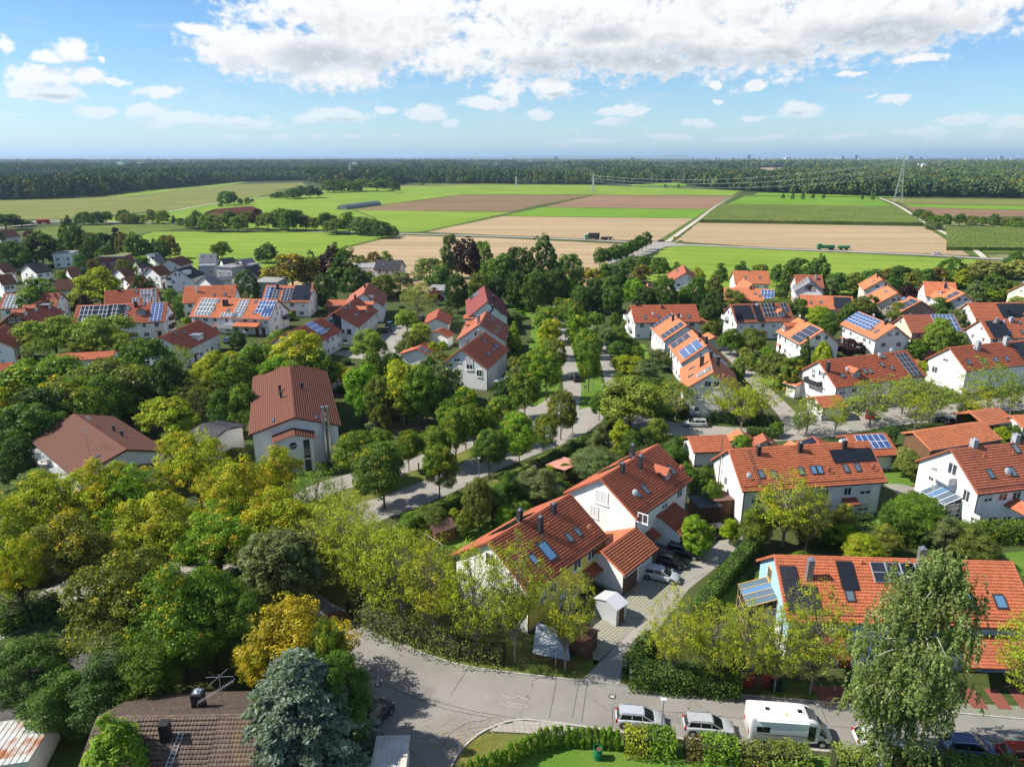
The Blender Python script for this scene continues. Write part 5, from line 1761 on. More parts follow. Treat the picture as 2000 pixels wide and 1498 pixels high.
zf = .12
FIELDS = [
 ('field_olive', F_OLIVE, [(-60, 394), (100, 390), (250, 383), (330, 379), (440, 378), (520, 373), (560, 372), (500, 386), (420, 398), (330, 411), (250, 417), (130, 428), (-60, 430)], .12),
 ('field_green', F_GREEN, [(205, 384), (290, 373), (380, 366), (470, 356), (480, 357), (400, 368), (300, 379), (230, 385)], .16),
 ('field_olive', F_OLIVE, [(288, 381), (345, 371), (460, 361), (590, 357), (600, 364), (520, 374), (440, 378), (330, 380)], .20),
 ('field_green', F_GREEN, [(150, 434), (330, 411), (420, 398), (500, 386), (560, 378), (640, 371), (780, 364), (1000, 361), (1150, 362), (1452, 373), (1440, 383), (1150, 381), (900, 381), (735, 403), (690, 411), (1000, 415), (980, 419), (830, 453), (600, 458), (360, 436)], .12),
 ('field_brown', F_BROWN, [(735, 403), (900, 381.5), (1157, 381.5), (1050, 401), (1000, 414), (688, 411)], .12),
 ('field_brown', F_BROWN2, [(1160, 382), (1432, 383.5), (1386, 409), (1062, 405)], .12),
 ('field_green', F_GREEN2, [(1058, 405.5), (1386, 409.5), (1363, 427), (984, 422)], .12),
 ('field_tan', F_TAN, [(982, 423), (1362, 427.5), (1304, 472), (1200, 469), (960, 459.5), (834, 453.5)], .12),
 ('field_tan', F_TAN, [(778, 460), (960, 465), (1225, 478), (1180, 520), (1130, 575), (900, 575), (560, 560), (655, 490)], .12),
 ('field_green', F_GREEN, [(300, 453), (560, 455), (778, 459.5), (655, 490), (560, 520), (300, 545), (180, 520), (250, 470)], .14),
 ('field_corn', F_CORN, [(20, 452), (150, 440), (380, 438), (365, 447), (300, 453), (240, 465), (120, 468)], .18),
 ('field_green', F_GREEN2, [(1457, 383), (1718, 387), (1748, 406), (1413, 402)], .12),
 ('field_tan', F_TAN, [(1362, 436), (1806, 443), (1904, 500), (1500, 484), (1318, 472)], .12),
 ('field_green', F_GREEN, [(1265, 520), (1288, 488), (1330, 478), (1500, 488.5), (1700, 497), (1910, 508), (1890, 545), (1640, 585), (1380, 590), (1255, 545)], .12),
 ('field_olive', F_OLIVE, [(1726, 388), (2100, 391), (2100, 402), (1764, 399)], .12),
 ('field_green', F_GREEN2, [(1766, 400), (2100, 403), (2100, 412), (1900, 409), (1775, 404)], .14),
 ('field_tan', F_BROWN2, [(1757, 400), (1775, 404.5), (1900, 409.5), (2100, 413), (2100, 424), (1850, 424), (1790, 415)], .16),
 ('field_olive', F_CORN, [(1840, 447), (2150, 448), (2150, 496), (1927, 494)], .12),
 ('field_scrub', F_SCRUB, [(1835, 428), (2150, 428), (2150, 446), (1840, 445)], .12),
 ('field_scrub', F_SCRUB, [(1915, 498), (2150, 496), (2150, 512), (1935, 506)], .14),
 ('field_scrub', F_OLIVE, [(1900, 509), (2150, 514), (2150, 545), (1900, 530)], .10),
 ('field_olive', F_OLIVE, [(775, 363), (950, 359.5), (1010, 360.5), (780, 366)], .22),
 ('field_olive', F_OLIVE, [(1310, 350), (1348, 346), (1345, 356), (1310, 357)], .22),
 ('field_green', F_GREEN2, [(1480, 377), (1740, 381), (1745, 386), (1470, 382)], .22),
 ('field_green', F_GREEN2, [(1230, 360), (1345, 357), (1340, 364), (1235, 363.5)], .24),
]
rj = random.Random(4)
for nm, m, pts, z in FIELDS:
 Pw = [at(a, b) for a, b in pts]
 out = []
 for a, b in zip(Pw, Pw[1:] + Pw[:1]):
  n_ = max(1, min(60, int((b - a).length / 9)))
  nn = Vector((-(b - a).y, (b - a).x, 0)).normalized()
  for i in range(n_):
   p = a.lerp(b, i / n_) + nn * rj.uniform(-.9, .9) * (1 if i else 0)
   out.append((p.x, p.y))
 sheet(nm, out, z, m, True)
# standing maize: a block two metres high with a ragged top
def crop_block(name, pts, h, m, label):
 P_ = [at(a, b, 0) for a, b in pts]
 ar = sum(P_[i].x * P_[(i + 1) % 4].y - P_[(i + 1) % 4].x * P_[i].y for i in range(4))
 a, b, c, d = P_
 nx, ny = 160, 60
 V = []
 for j in range(ny + 1):
  for i in range(nx + 1):
   u_, v_ = i / nx, j / ny
   p = (a * (1 - u_) + b * u_) * (1 - v_) + (d * (1 - u_) + c * u_) * v_
   V.append((p.x, p.y, h + random.uniform(-.22, .22)))
 F = [(j * (nx + 1) + i, j * (nx + 1) + i + 1, (j + 1) * (nx + 1) + i + 1, (j + 1) * (nx + 1) + i) for j in range(ny) for i in range(nx)]
 n0 = len(V)
 ring = [i for i in range(nx + 1)] + [j * (nx + 1) + nx for j in range(1, ny + 1)] + [ny * (nx + 1) + i for i in range(nx - 1, -1, -1)] + [j * (nx + 1) for j in range(ny - 1, 0, -1)]
 for r in ring:
  V.append((V[r][0], V[r][1], 0))
 k_ = len(ring)
 for i in range(k_):
  F.append((ring[i], n0 + i, n0 + (i + 1) % k_, ring[(i + 1) % k_]))
 o = link(name, mesh_np(name, V, F, m))
 tag(o, label, 'crop field', None, 'stuff')
crop_block('maize_crop', [(1367, 434.5), (1804, 441), (1751, 407), (1413, 402.5)], 2.3, F_CORN, 'block of standing maize right of the straight field track')
crop_block('maize_crop', [(1848, 490), (2150, 491), (2150, 449), (1848, 448)], 2.0, F_CORN, 'block of standing maize at the right edge beyond the road')

# ---- roads
def asphf(c1, c2, c3):
 def f(t, b):
  p = world_coord(t)
  n1 = t.noise(p, .12, 6., .65)
  n2 = t.noise(p, 2.2, 6., .75)
  n3 = t.noise(p, 25., 3., .7)
  c = t.mix(t.sm(n1, .35, .68), c1, c2)
  c = t.mix(t.sm(n2, .55, .78, 0., .6), c, c3)
  c = t.v('MULTIPLY', c, t.comb(*[t.sm(n3, .2, .8, .85, 1.15)] * 3))
  v = t.n('ShaderNodeTexVoronoi', feature='DISTANCE_TO_EDGE')
  t.put(v.inputs['Vector'], t.v('MULTIPLY_ADD', t.noise(p, 1.2, 3., .6, out='Color'), (1.1, 1.1, 0), p))
  v.inputs['Scale'].default_value = .11
  c = t.mix(t.m('MULTIPLY', t.sm(v.outputs[0], .0035, .001), t.sm(n1, .42, .52)), c, (.04, .038, .035))
  t.put(b.inputs['Base Color'], c)
 return f


M_ASPH = mat('asphalt', rough=.9, spec=.2, fn=asphf((.20, .187, .170), (.25, .235, .215), (.150, .142, .132)))
M_ASPH2 = mat('asphalt_pale', rough=.9, spec=.2, fn=asphf((.30, .275, .24), (.25, .235, .21), (.21, .195, .17)))
M_KERB = mottled('kerb_stone', (.42, .40, .36), (.30, .29, .26), 3., .9)
M_REDPAV = mottled('red_paving', (.24, .075, .055), (.17, .065, .05), 4., .9)
M_PAVE = mottled('paving', (.27, .25, .21), (.22, .21, .18), 1., .9)


def latticef(t, b):
 p = world_coord(t)
 a = R(47)
 x, y, z = t.sep(p)
 u_ = t.m('ADD', t.m('MULTIPLY', x, math.cos(a)), t.m('MULTIPLY', y, math.sin(a)))
 v_ = t.m('SUBTRACT', t.m('MULTIPLY', y, math.cos(a)), t.m('MULTIPLY', x, math.sin(a)))
 fx = t.m('FRACT', t.m('MULTIPLY', u_, 2.6))
 fy = t.m('FRACT', t.m('MULTIPLY', v_, 2.6))
 g_ = t.m('MULTIPLY', t.m('GREATER_THAN', fx, .32), t.m('GREATER_THAN', fy, .32))
 n = t.noise(p, .8, 4., .6)
 c = t.mix(t.m('MULTIPLY', g_, t.sm(n, .25, .55, .35, 1.)), (.31, .29, .25), (.15, .155, .08))
 t.put(b.inputs['Base Color'], c)


M_LATT = mat('grass_paver', rough=.9, fn=latticef)
M_JOINT = mat('joint_tar', (.035, .033, .03), .9)


def strip_pts(pts, w_):
 P_ = [Vector((*at(*p).xy, 0)) for p in pts]
 L_, R_ = [], []
 for i, p in enumerate(P_):
  t_ = (P_[min(i + 1, len(P_) - 1)] - P_[max(i - 1, 0)]).normalized()
  n = Vector((-t_.y, t_.x, 0))
  L_.append(p + n * w_ / 2)
  R_.append(p - n * w_ / 2)
 return L_, R_


def road(name, pts, w_, z, m, kerb=False):
 L_, R_ = strip_pts(pts, w_)
 mb = MB()
 for i in range(len(L_) - 1):
  mb.poly([(R_[i].x, R_[i].y, z), (R_[i + 1].x, R_[i + 1].y, z), (L_[i + 1].x, L_[i + 1].y, z), (L_[i].x, L_[i].y, z)], m)
 o = mb.build(name)
 o['kind'] = 'structure'
 return o


def smooth(pts, n=4):
 out = []
 P_ = [Vector(p) for p in pts]
 for i in range(len(P_) - 1):
  p0, p1, p2, p3 = P_[max(i - 1, 0)], P_[i], P_[i + 1], P_[min(i + 2, len(P_) - 1)]
  for k_ in range(n):
   t_ = k_ / n
   out.append(tuple(.5 * ((2 * p1) + (p2 - p0) * t_ + (2 * p0 - 5 * p1 + 4 * p2 - p3) * t_ * t_ + (3 * p1 - p0 - 3 * p2 + p3) * t_ ** 3)))
 out.append(tuple(P_[-1]))
 return out


def kerb(pts, w_=.16, h_=.11, m=None, name='kerb', seg=1.0):
 """a row of kerb stones along surveyed points"""
 L_, R_ = strip_pts(pts, w_)
 mb = MB()
 for i in range(len(L_) - 1):
  n = max(1, int((L_[i + 1] - L_[i]).length / seg))
  for k_ in range(n):
   t0, t1 = k_ / n, (k_ + .985) / n
   q = [R_[i].lerp(R_[i + 1], t0), R_[i].lerp(R_[i + 1], t1), L_[i].lerp(L_[i + 1], t1), L_[i].lerp(L_[i + 1], t0)]
   mb.hexa([(v.x, v.y, 0) for v in q] + [(v.x, v.y, h_) for v in q], m or M_KERB)
 o = mb.build(name)
 o['kind'] = 'structure'
 return o


M_MARG = mat('field_margin', rough=.95, spec=.05, fn=fieldf((.06, .105, .02), (.11, .13, .035), .05, fine=.9))
for pts, wd in (([(830, 453), (984, 421), (1056, 402), (1158, 381)], 5), ([(778, 459), (655, 490), (600, 520)], 5), ([(640, 460), (735, 434), (690, 411)], 3), ([(735, 402), (900, 381)], 4), ([(984, 422.5), (1363, 427.5)], 2.5), ([(1058, 405), (1386, 409.3)], 2.5), ([(900, 381), (1150, 381), (1440, 383)], 3), ([(1320, 474), (1500, 485.5), (1904, 501)], 2.5), ([(830, 456), (960, 461), (1240, 473)], 2.5), ([(1300, 470), (1360, 430), (1448, 374)], 8), ([(1918, 504), (1845, 458), (1745, 400), (1714, 387)], 9), ([(330, 412), (500, 387), (560, 379)], 6), ([(150, 432), (330, 412)], 6), ([(1413, 402), (1748, 406.5)], 2)):
 road('field_margin', smooth(pts, 4), wd, .185, M_MARG)
UP = smooth([(560, 1105), (610, 1152), (650, 1182), (700, 1207), (760, 1243), (830, 1277), (920, 1303), (1050, 1320), (1140, 1330)], 3)
UP2 = smooth([(1212, 1338), (1400, 1353), (1600, 1371), (1800, 1387), (2000, 1405), (2120, 1416)], 2)
LOW = smooth([(2120, 1520), (2000, 1507), (1800, 1485), (1600, 1466), (1400, 1448), (1260, 1436), (1160, 1422), (1070, 1410), (1010, 1406), (950, 1425), (905, 1460), (878, 1505), (868, 1560)], 3)
sheet('street', UP + [(1175, 1334)] + UP2 + LOW + [(760, 1600), (740, 1480), (700, 1360), (660, 1290), (610, 1230), (570, 1190), (520, 1150)], .012, M_ASPH)
kerb(UP); kerb(UP2); kerb(LOW, .2, .10)
sheet('verge', [(p[0] + 1, p[1] - 1.5) for p in UP] + [(1140, 1327), (1170, 1290), (1000, 1250), (900, 1240), (800, 1190), (700, 1130), (600, 1080)], .02, M_VERGE)
sheet('verge', [(p[0], p[1] - 2) for p in UP2] + [(2120, 1396), (2000, 1385), (1900, 1376), (1640, 1340), (1215, 1300)], .02, M_VERGE)
sheet('street', [(-60, 1215), (60, 1165), (170, 1115), (300, 1080), (420, 1095), (520, 1120), (600, 1160), (640, 1190), (600, 1220), (520, 1170), (400, 1135), (300, 1120), (190, 1160), (80, 1215), (-60, 1275)], .016, M_ASPH2)
sheet('yard', [(-80, 1330), (60, 1290), (200, 1270), (300, 1300), (200, 1420), (60, 1440), (-80, 1450)], .016, mottled('dark_yard', (.10, .095, .09), (.07, .068, .065), 1.2, .9))
sheet('red_paving', [(637, 1196), (686, 1188), (704, 1207), (651, 1228)], .018, M_REDPAV)
# driveway of lattice pavers between hedge and the garages
sheet('lane', [(1140, 1330), (1168, 1332), (1215, 1338), (1226, 1300), (1300, 1210), (1345, 1150), (1440, 1075), (1462, 1050), (1440, 1040), (1400, 1055), (1330, 1130), (1270, 1190), (1200, 1262)], .016, M_ASPH2)
sheet('lattice_paving', [(1160, 1300), (1196, 1264), (1262, 1198), (1330, 1132), (1400, 1062), (1420, 1035), (1345, 1020), (1270, 1070), (1220, 1130), (1165, 1170), (1150, 1230)], .020, M_LATT)
kerb([(1137, 1331), (1200, 1264), (1266, 1193), (1335, 1128)], .18, .035, M_PAVE, 'channel_stones', .5)
kerb([(1212, 1338), (1206, 1322), (1216, 1298), (1238, 1270)], .16, .1)
# corner with square slabs: each slab on its own
sl_ = sheet('corner_pavement', [(962, 1421), (1010, 1408), (1070, 1412), (1130, 1420), (1100, 1432), (1060, 1434), (1000, 1430), (955, 1428)], .03, M_PAVE)
slab = MB(); slab.box(-.24, .24, -.24, .24, 0, .035, mottled('slab', (.36, .33, .29), (.27, .25, .22), 2.5, .9)); slabm = slab.mesh('paving_slab')
poly = [(962, 1421), (1010, 1408), (1070, 1412), (1130, 1420), (1100, 1432), (1060, 1434), (1000, 1430), (955, 1428)]
pw = [at(*p) for p in poly]


def inside(x, y, P_):
 c = False
 n = len(P_)
 for i in range(n):
  a, b = P_[i], P_[(i + 1) % n]
  if (a.y > y) != (b.y > y) and x < (b.x - a.x) * (y - a.y) / (b.y - a.y) + a.x:
   c = not c
 return c


for i in range(-30, 30):
 for j in range(-14, 14):
  x = at(1040, 1421).x + i * .5 * .997 - j * .5 * .07
  y = at(1040, 1421).y + j * .5 * .997 - i * .5 * .07
  if inside(x, y, pw):
   o = link('paving_slab', slabm, sl_, loc=(x, y, .034 + random.uniform(0, .006)), rot=(0, 0, -.07))
sheet('lawn', [(885, 1498), (905, 1463), (945, 1432), (985, 1432), (1060, 1436), (1100, 1434), (1040, 1470), (960, 1560), (870, 1560)], .04, M_DRYLAWN)
sheet('lawn', [(960, 1500), (1060, 1455), (1120, 1440), (1260, 1446), (1600, 1476), (1800, 1495), (1800, 1700), (900, 1700)], .045, M_LAWN)
for i, pts in enumerate(([(800, 1330), (850, 1345), (835, 1375), (785, 1358)], [(1240, 1392), (1330, 1400), (1328, 1412), (1238, 1404)], [(1480, 1378), (1560, 1385), (1562, 1396), (1480, 1390)], [(1790, 1400), (1850, 1406), (1856, 1425), (1794, 1419)])):
 sheet('road_patch', pts, .0155, mottled('patch_asphalt', (.17, .16, .15), (.21, .195, .175), 1.5, .9))
# joints in the road surface
def joint(pts, w_=.05):
 o = road('tar_joint', pts, w_, .0165, M_JOINT)
for pts in ([(918, 1299), (880, 1358)], [(1088, 1324), (1073, 1402)], [(1131, 1330), (1118, 1402)], [(1147, 1332), (1136, 1410)], [(1196, 1381), (1260, 1386), (1455, 1403), (1650, 1420), (1900, 1443), (2100, 1462)],
   [(1600, 1371), (1616, 1413)], [(1196, 1381), (1197, 1420)], [(860, 1372), (930, 1390), (1010, 1403)], [(940, 1408), (970, 1400), (983, 1410)], [(690, 1305), (780, 1350), (870, 1385), (960, 1402)], [(862, 1460), (880, 1430), (915, 1410), (940, 1408)], [(1960, 1432), (1990, 1465)], [(722, 1330), (735, 1400), (736, 1470)]):
 joint(pts)
mb = MB()
for (px, py) in ((1196, 1360), (1174, 1250), (738, 1337), (1286, 1148)):
 q = at(px, py)
 mb.tube((q.x, q.y, .0), (q.x, q.y, .03), .36, .36, M_JOINT, 16)
 mb.tube((q.x, q.y, .02), (q.x, q.y, .036), .24, .24, M_KERB, 14)
o = mb.build('manhole_cover'); o['kind'] = 'structure'
# chalk scribbles on the road
road('chalk_line', smooth([(979, 1355), (990, 1361), (1005, 1362), (1012, 1359), (1024, 1365), (1034, 1366)], 4), .07, .022, mat('chalk', (.36, .34, .31), .95))
road('chalk_line', smooth([(973, 1372), (990, 1377), (1020, 1382), (1030, 1380), (1025, 1376), (1005, 1374), (991, 1371)], 4), .07, .022, MATS['chalk'])

# avenue, side lanes
M1 = smooth([(560, 1055), (660, 1018), (760, 985), (850, 950), (930, 912), (1010, 880), (1075, 856), (1120, 838), (1165, 822)], 3)
road('street', M1, 7.2, .016, M_ASPH2)
road('street', smooth([(560, 985), (660, 945), (760, 922), (850, 893), (930, 855), (985, 822), (1030, 806), (1080, 800)], 3), 5.0, .012, M_ASPH2)
sheet('street', [(1030, 795), (1085, 770), (1140, 790), (1185, 812), (1195, 832), (1150, 850), (1100, 868), (1060, 872), (1030, 840)], .020, M_ASPH2)
AV = [(1118, 812), (1122, 770), (1117, 735), (1107, 695), (1098, 655), (1092, 620), (1092, 590), (1100, 565), (1118, 548), (1150, 528), (1200, 508), (1245, 490), (1278, 474)]
road('street', smooth(AV, 3), 4.8, .014, M_ASPH2)
road('path', smooth([(1197, 800), (1196, 760), (1188, 720), (1178, 690), (1166, 660), (1150, 635)], 3), 3.0, .014, M_ASPH2)
road('path', smooth([(900, 990), (980, 950), (1060, 905), (1120, 865), (1140, 845), (1160, 832)], 3), 1.6, .03, M_ASPH2)
sheet('verge', [(820, 1005), (900, 970), (1000, 918), (1090, 872), (1130, 848), (1138, 846), (1120, 862), (1060, 900), (980, 945), (900, 985), (840, 1020)], .026, M_DRYLAWN)
sheet('verge', [(660, 960), (760, 935), (850, 905), (930, 870), (985, 845), (1010, 850), (930, 890), (850, 930), (760, 965), (680, 990)], .026, M_DRYLAWN)
sheet('verge', [(1130, 800), (1136, 760), (1128, 720), (1112, 660), (1130, 650), (1160, 690), (1172, 730), (1184, 790), (1190, 815), (1150, 795)], .026, M_LAWN)
sheet('verge', [(1045, 795), (1090, 765), (1098, 720), (1085, 660), (1075, 620), (1040, 620), (1030, 700), (1030, 760)], .022, M_LAWN)
sheet('lawn', [(990, 595), (1060, 600), (1050, 625), (1000, 618)], .03, M_LAWN)
road('street', smooth([(1190, 812), (1300, 835), (1400, 845), (1500, 848), (1600, 840), (1700, 822), (1800, 812), (1900, 798), (2060, 778)], 3), 7.0, .016, M_ASPH2)
sheet('forecourt', [(1560, 805), (1660, 790), (1760, 768), (1800, 775), (1790, 805), (1700, 820), (1600, 835), (1540, 840)], .020, M_ASPH2)
road('lane', smooth([(1552, 838), (1540, 812), (1510, 780), (1480, 750), (1455, 720), (1425, 690), (1405, 672)], 3), 4.0, .014, M_ASPH2)
sheet('lane', [(690, 700), (640, 690), (700, 680), (740, 660), (760, 630), (780, 628), (800, 640), (830, 630), (850, 640), (820, 655), (790, 665), (800, 690), (760, 705)], .016, M_ASPH2)
road('lane', [(640, 745), (700, 760), (760, 745)], 6, .014, M_ASPH2)
# the country roads
road('country_road', smooth([(560, 452), (700, 455), (780, 457), (960, 462), (1140, 469), (1240, 474), (1310, 477), (1500, 486), (1700, 494), (1850, 501), (1930, 506), (2010, 508), (2150, 512)], 3), 6.5, .20, M_ASPH2)
sheet('road_junction', [(1232, 478), (1255, 471), (1330, 474), (1340, 480), (1300, 482), (1278, 492), (1260, 500), (1240, 500)], .24, M_ASPH2)
for off in (-3, 3):
 road('field_track', smooth([(1304 + off, 473), (1335 + off * .8, 450), (1363 + off * .6, 430), (1400 + off * .3, 402), (1450, 374)], 3), 1.6, .26, F_PALE)
road('field_track', smooth([(1922, 504), (1905, 490), (1880, 476), (1845, 456), (1805, 436), (1770, 412), (1745, 398), (1718, 387)], 3), 3.0, .26, F_PALE)
road('country_road', smooth([(-60, 452), (20, 444), (70, 438), (110, 434), (170, 434), (230, 435), (300, 437), (360, 438)], 3), 8.0, .26, M_ASPH2)
road('country_road', smooth([(60, 436), (85, 431), (130, 432)], 3), 8, .28, M_ASPH2)
road('field_track', smooth([(300, 418), (350, 410), (420, 398), (500, 388), (570, 381), (640, 374)], 3), 3, .27, F_PALE)
# gardens
LAWNS = [[(880, 1040), (905, 1015), (960, 1020), (1000, 1030), (940, 1060), (900, 1085), (875, 1070)], [(1720, 905), (1755, 895), (1790, 905), (1805, 945), (1760, 950), (1725, 945)], [(1700, 1000), (1760, 990), (1800, 1020), (1780, 1040), (1690, 1035)],
   [(1225, 675), (1260, 672), (1270, 700), (1235, 700)], [(1480, 740), (1560, 735), (1560, 760), (1500, 760)], [(1400, 1180), (1450, 1120), (1480, 1150), (1470, 1230), (1430, 1230)], [(2010, 1075), (1960, 1080), (1980, 1120), (2030, 1130)], [(860, 588), (880, 586), (884, 596), (862, 598)],
   [(1910, 845), (1960, 840), (2010, 850), (2000, 870), (1930, 872)], [(1120, 890), (1180, 870), (1200, 880), (1150, 910)], [(1460, 700), (1540, 700), (1540, 725), (1470, 725)]]
for i, pts in enumerate(LAWNS):
 sheet('lawn', pts, .03 + .004 * (i % 3), M_LAWN)
sheet('terrace', [(1725, 945), (1760, 945), (1800, 955), (1795, 985), (1760, 970)], .04, M_PAVE)
sheet('dry_ground', [(740, 830), (800, 810), (860, 815), (850, 840), (780, 850)], .03, mottled('sandy_ground', (.24, .20, .10), (.16, .14, .06), .8, .95))
for (a, b) in ((1600, 1680), (1888, 1932), (1938, 1978), (1984, 2040)):
 sheet('parking_bay', [(a + 12, 1376 + (a - 1600) * .022), (b, 1377 + (b - 1600) * .022), (b - 30, 1340 + (b - 1600) * .012), (a - 18, 1340 + (a - 1600) * .012)], .05, M_REDPAV)
sheet('cobbled_verge', [(1830, 1388), (1884, 1373), (1990, 1378), (2060, 1390), (2060, 1408), (2000, 1403)], .03, mottled('cobble', (.24, .24, .19), (.15, .16, .12), 5., .9))

# ------------------------------------------------------------------ the wood beyond the fields
FRONT = [(-400, 397), (0, 391), (120, 388), (205, 383), (290, 372), (350, 366), (460, 356), (590, 353), (640, 362), (770, 363), (790, 358), (1000, 360), (1050, 361), (1240, 361), (1310, 357), (1345, 362), (1400, 371), (1460, 374), (1500, 377), (1700, 384), (1760, 385), (2000, 388), (2500, 392)]


def front_y(px):
 for (a, b), (c, d) in zip(FRONT, FRONT[1:]):
  if a <= px <= c:
   return b + (d - b) * (px - a) / (c - a)
 return 380


def px_of(x, y, z=0.):
 v = Vector((x, y, z - CAM_H))
 zc = v.y * math.cos(PITCH) - v.z * math.sin(PITCH)
 yc = v.y * math.sin(PITCH) + v.z * math.cos(PITCH)
 return 1000 + FPX * v.x / zc, 749 - FPX * yc / zc


def low_crown(name, kind, seed, nq, size):
 rng = np.random.default_rng(seed)
 Hh, Rr = 20., 6.
 nc = 34
 C = clump_centres('cone' if kind == 'spruce' else 'round', nc, rng, Rr if kind != 'spruce' else 4.2, 2., Hh)
 D = unit(rng, nc * nq)
 D[:, 2] = np.abs(D[:, 2]) * .9 + .1 * D[:, 2]
 Pp = np.repeat(C, nq, 0) + D * (1.7 if kind != 'spruce' else 1.2)
 N = D + unit(rng, nc * nq) * .4
 V, F = leaf_quads(Pp, N, size, rng)
 b = np.repeat(1 + rng.uniform(-.25, .25, nc), nq)
 tint = np.stack([b, np.ones(nc * nq), np.zeros(nc * nq)], 1)
 me = mesh_np(name, V, F, None if False else M_WOODS, tint=np.repeat(tint, 4, 0))
 return me


def woodsf(t, b):
 p = world_coord(t)
 at_ = t.n('ShaderNodeAttribute', attribute_name='tint')
 r = t.sep(at_.outputs['Vector'])[0]
 oi = t.n('ShaderNodeObjectInfo')
 x, y, z = t.sep(p)
 big = t.noise(p, .0016, 4., .55)
 lr = t.sm(x, -900., 1400.)
 k_ = t.m('ADD', t.m('MULTIPLY', big, .9), t.m('MULTIPLY', lr, .42))
 vo = t.n('ShaderNodeTexVoronoi', feature='F1')
 t.put(vo.inputs['Vector'], t.v('MULTIPLY', p, (.0042, .0022, 0.)))
 vo.inputs['Scale'].default_value = 1.0
 k_ = t.m('ADD', k_, t.m('MULTIPLY', t.m('SUBTRACT', t.sep(vo.outputs['Color'])[0], .5), .55))
 k_ = t.m('ADD', k_, t.m('MULTIPLY', oi.outputs['Random'], .5))
 c = t.mix(t.sm(k_, .52, 1.15), (.040, .080, .034), (.115, .17, .05))
 c = t.mix(t.m('GREATER_THAN', oi.outputs['Random'], .93), c, (.19, .19, .04))
 t.put(b.inputs['Base Color'], t.v('MULTIPLY', c, t.comb(r, r, r)))


M_WOODS = mat('wood_foliage', rough=.9, spec=.1, fn=woodsf)
wood_col = bpy.data.collections.new('wood_kinds')
kinds = []
for i in range(6):
 kd = 'spruce' if i >= 4 else 'round'
 me = low_crown('far_tree', kd, 50 + i, 9, 2.6)
 o = bpy.data.objects.new('far_tree_kind_%d' % i, me)
 wood_col.objects.link(o)

CLR = [(1308, 1350, 345, 357.5), (-60, 150, 347, 364), (180, 330, 337, 350), (430, 600, 332, 341), (640, 780, 327, 334), (860, 1010, 339, 349), (1100, 1260, 331, 339), (1480, 1640, 328, 335), (1760, 1900, 334, 343), (1900, 2060, 345, 357), (-60, 300, 323, 329), (300, 620, 319, 323), (1000, 1500, 319, 323)]
for a, b, c, d in CLR[1:]:
 sheet('far_field', [(a, c), (a + (b - a) * .35, c - .3), (b, c + .2), (b - 6, d), (a + 4, d)], .5, (F_OLIVE, F_GREEN2, F_OLIVE, F_TAN)[int(a + d) % 4])
pts, scl, idx = [], [], []
rg = np.random.default_rng(3)
# rows of distance: spacing grows with the distance, and so do the crowns
y = 900.
while y < 9500.:
 sp = 9.5 if y < 2200 else 9.5 * (y / 2200.) ** 1.15
 half = y * .80 + 150
 n = int(2 * half / sp)
 xs = -half + (np.arange(n) + rg.uniform(-.4, .4, n)) * sp
 for x in xs:
  yy = y + rg.uniform(-.45, .45) * sp
  px, py = px_of(x, yy)
  fy = front_y(px)
  if py > fy - .3 or py > 410:
   continue
  # clearings
  cl = math.sin(x * .0011 + 1.3) * math.sin(yy * .0028 + .4) + .5 * math.sin(x * .0031 + yy * .0023)
  if yy > 1900 and cl > .52:
   continue
  if any(a < px < b and c < py < d for a, b, c, d in CLR):
   continue
  sc = (sp / 9.5)
  pts.append((x, yy, 0))
  st = math.sin(math.floor(x / 260. + .3 * math.sin(yy / 300.)) * 12.9 + math.floor(yy / 420.) * 78.2) * 43.7
  st -= math.floor(st)
  hs = rg.uniform(.55, 1.25) * (.45 + .75 * st if yy > 1500 else 1.)
  scl.append((sc * rg.uniform(.85, 1.25), sc * rg.uniform(.85, 1.25), hs * min(sc, 1.25)))
  conif = (x < 300 and rg.random() < .5) or rg.random() < .12
  idx.append(4 + rg.integers(0, 2) if conif else rg.integers(0, 4))
 y += sp * .9
print('wood points', len(pts))
me = bpy.data.meshes.new('forest')
me.vertices.add(len(pts))
me.vertices.foreach_set('co', np.array(pts, dtype=np.float32).ravel())
a = me.attributes.new('scl', 'FLOAT_VECTOR', 'POINT'); a.data.foreach_set('vector', np.array(scl, dtype=np.float32).ravel())
a = me.attributes.new('kindi', 'INT', 'POINT'); a.data.foreach_set('value', np.array(idx, dtype=np.int32))
a = me.attributes.new('rotz', 'FLOAT', 'POINT'); a.data.foreach_set('value', rg.uniform(0, 6.28, len(pts)).astype(np.float32))
forest = link('forest', me)
tag(forest, 'wide dark green wood stretching beyond the fields to the horizon', 'forest', None, 'stuff')
ng = bpy.data.node_groups.new('scatter', 'GeometryNodeTree')
ng.interface.new_socket('Geometry', in_out='INPUT', socket_type='NodeSocketGeometry')
ng.interface.new_socket('Geometry', in_out='OUTPUT', socket_type='NodeSocketGeometry')
gi, go = ng.nodes.new('NodeGroupInput'), ng.nodes.new('NodeGroupOutput')
iop = ng.nodes.new('GeometryNodeInstanceOnPoints')
ci = ng.nodes.new('GeometryNodeCollectionInfo')
ci.inputs['Collection'].default_value = wood_col
ci.inputs['Separate Children'].default_value = True
ci.inputs['Reset Children'].default_value = True


def nattr(nm, ty):
 nd = ng.nodes.new('GeometryNodeInputNamedAttribute')
 nd.data_type = ty
 nd.inputs['Name'].default_value = nm
 return [s_ for s_ in nd.outputs if s_.name == 'Attribute' and s_.enabled][0]


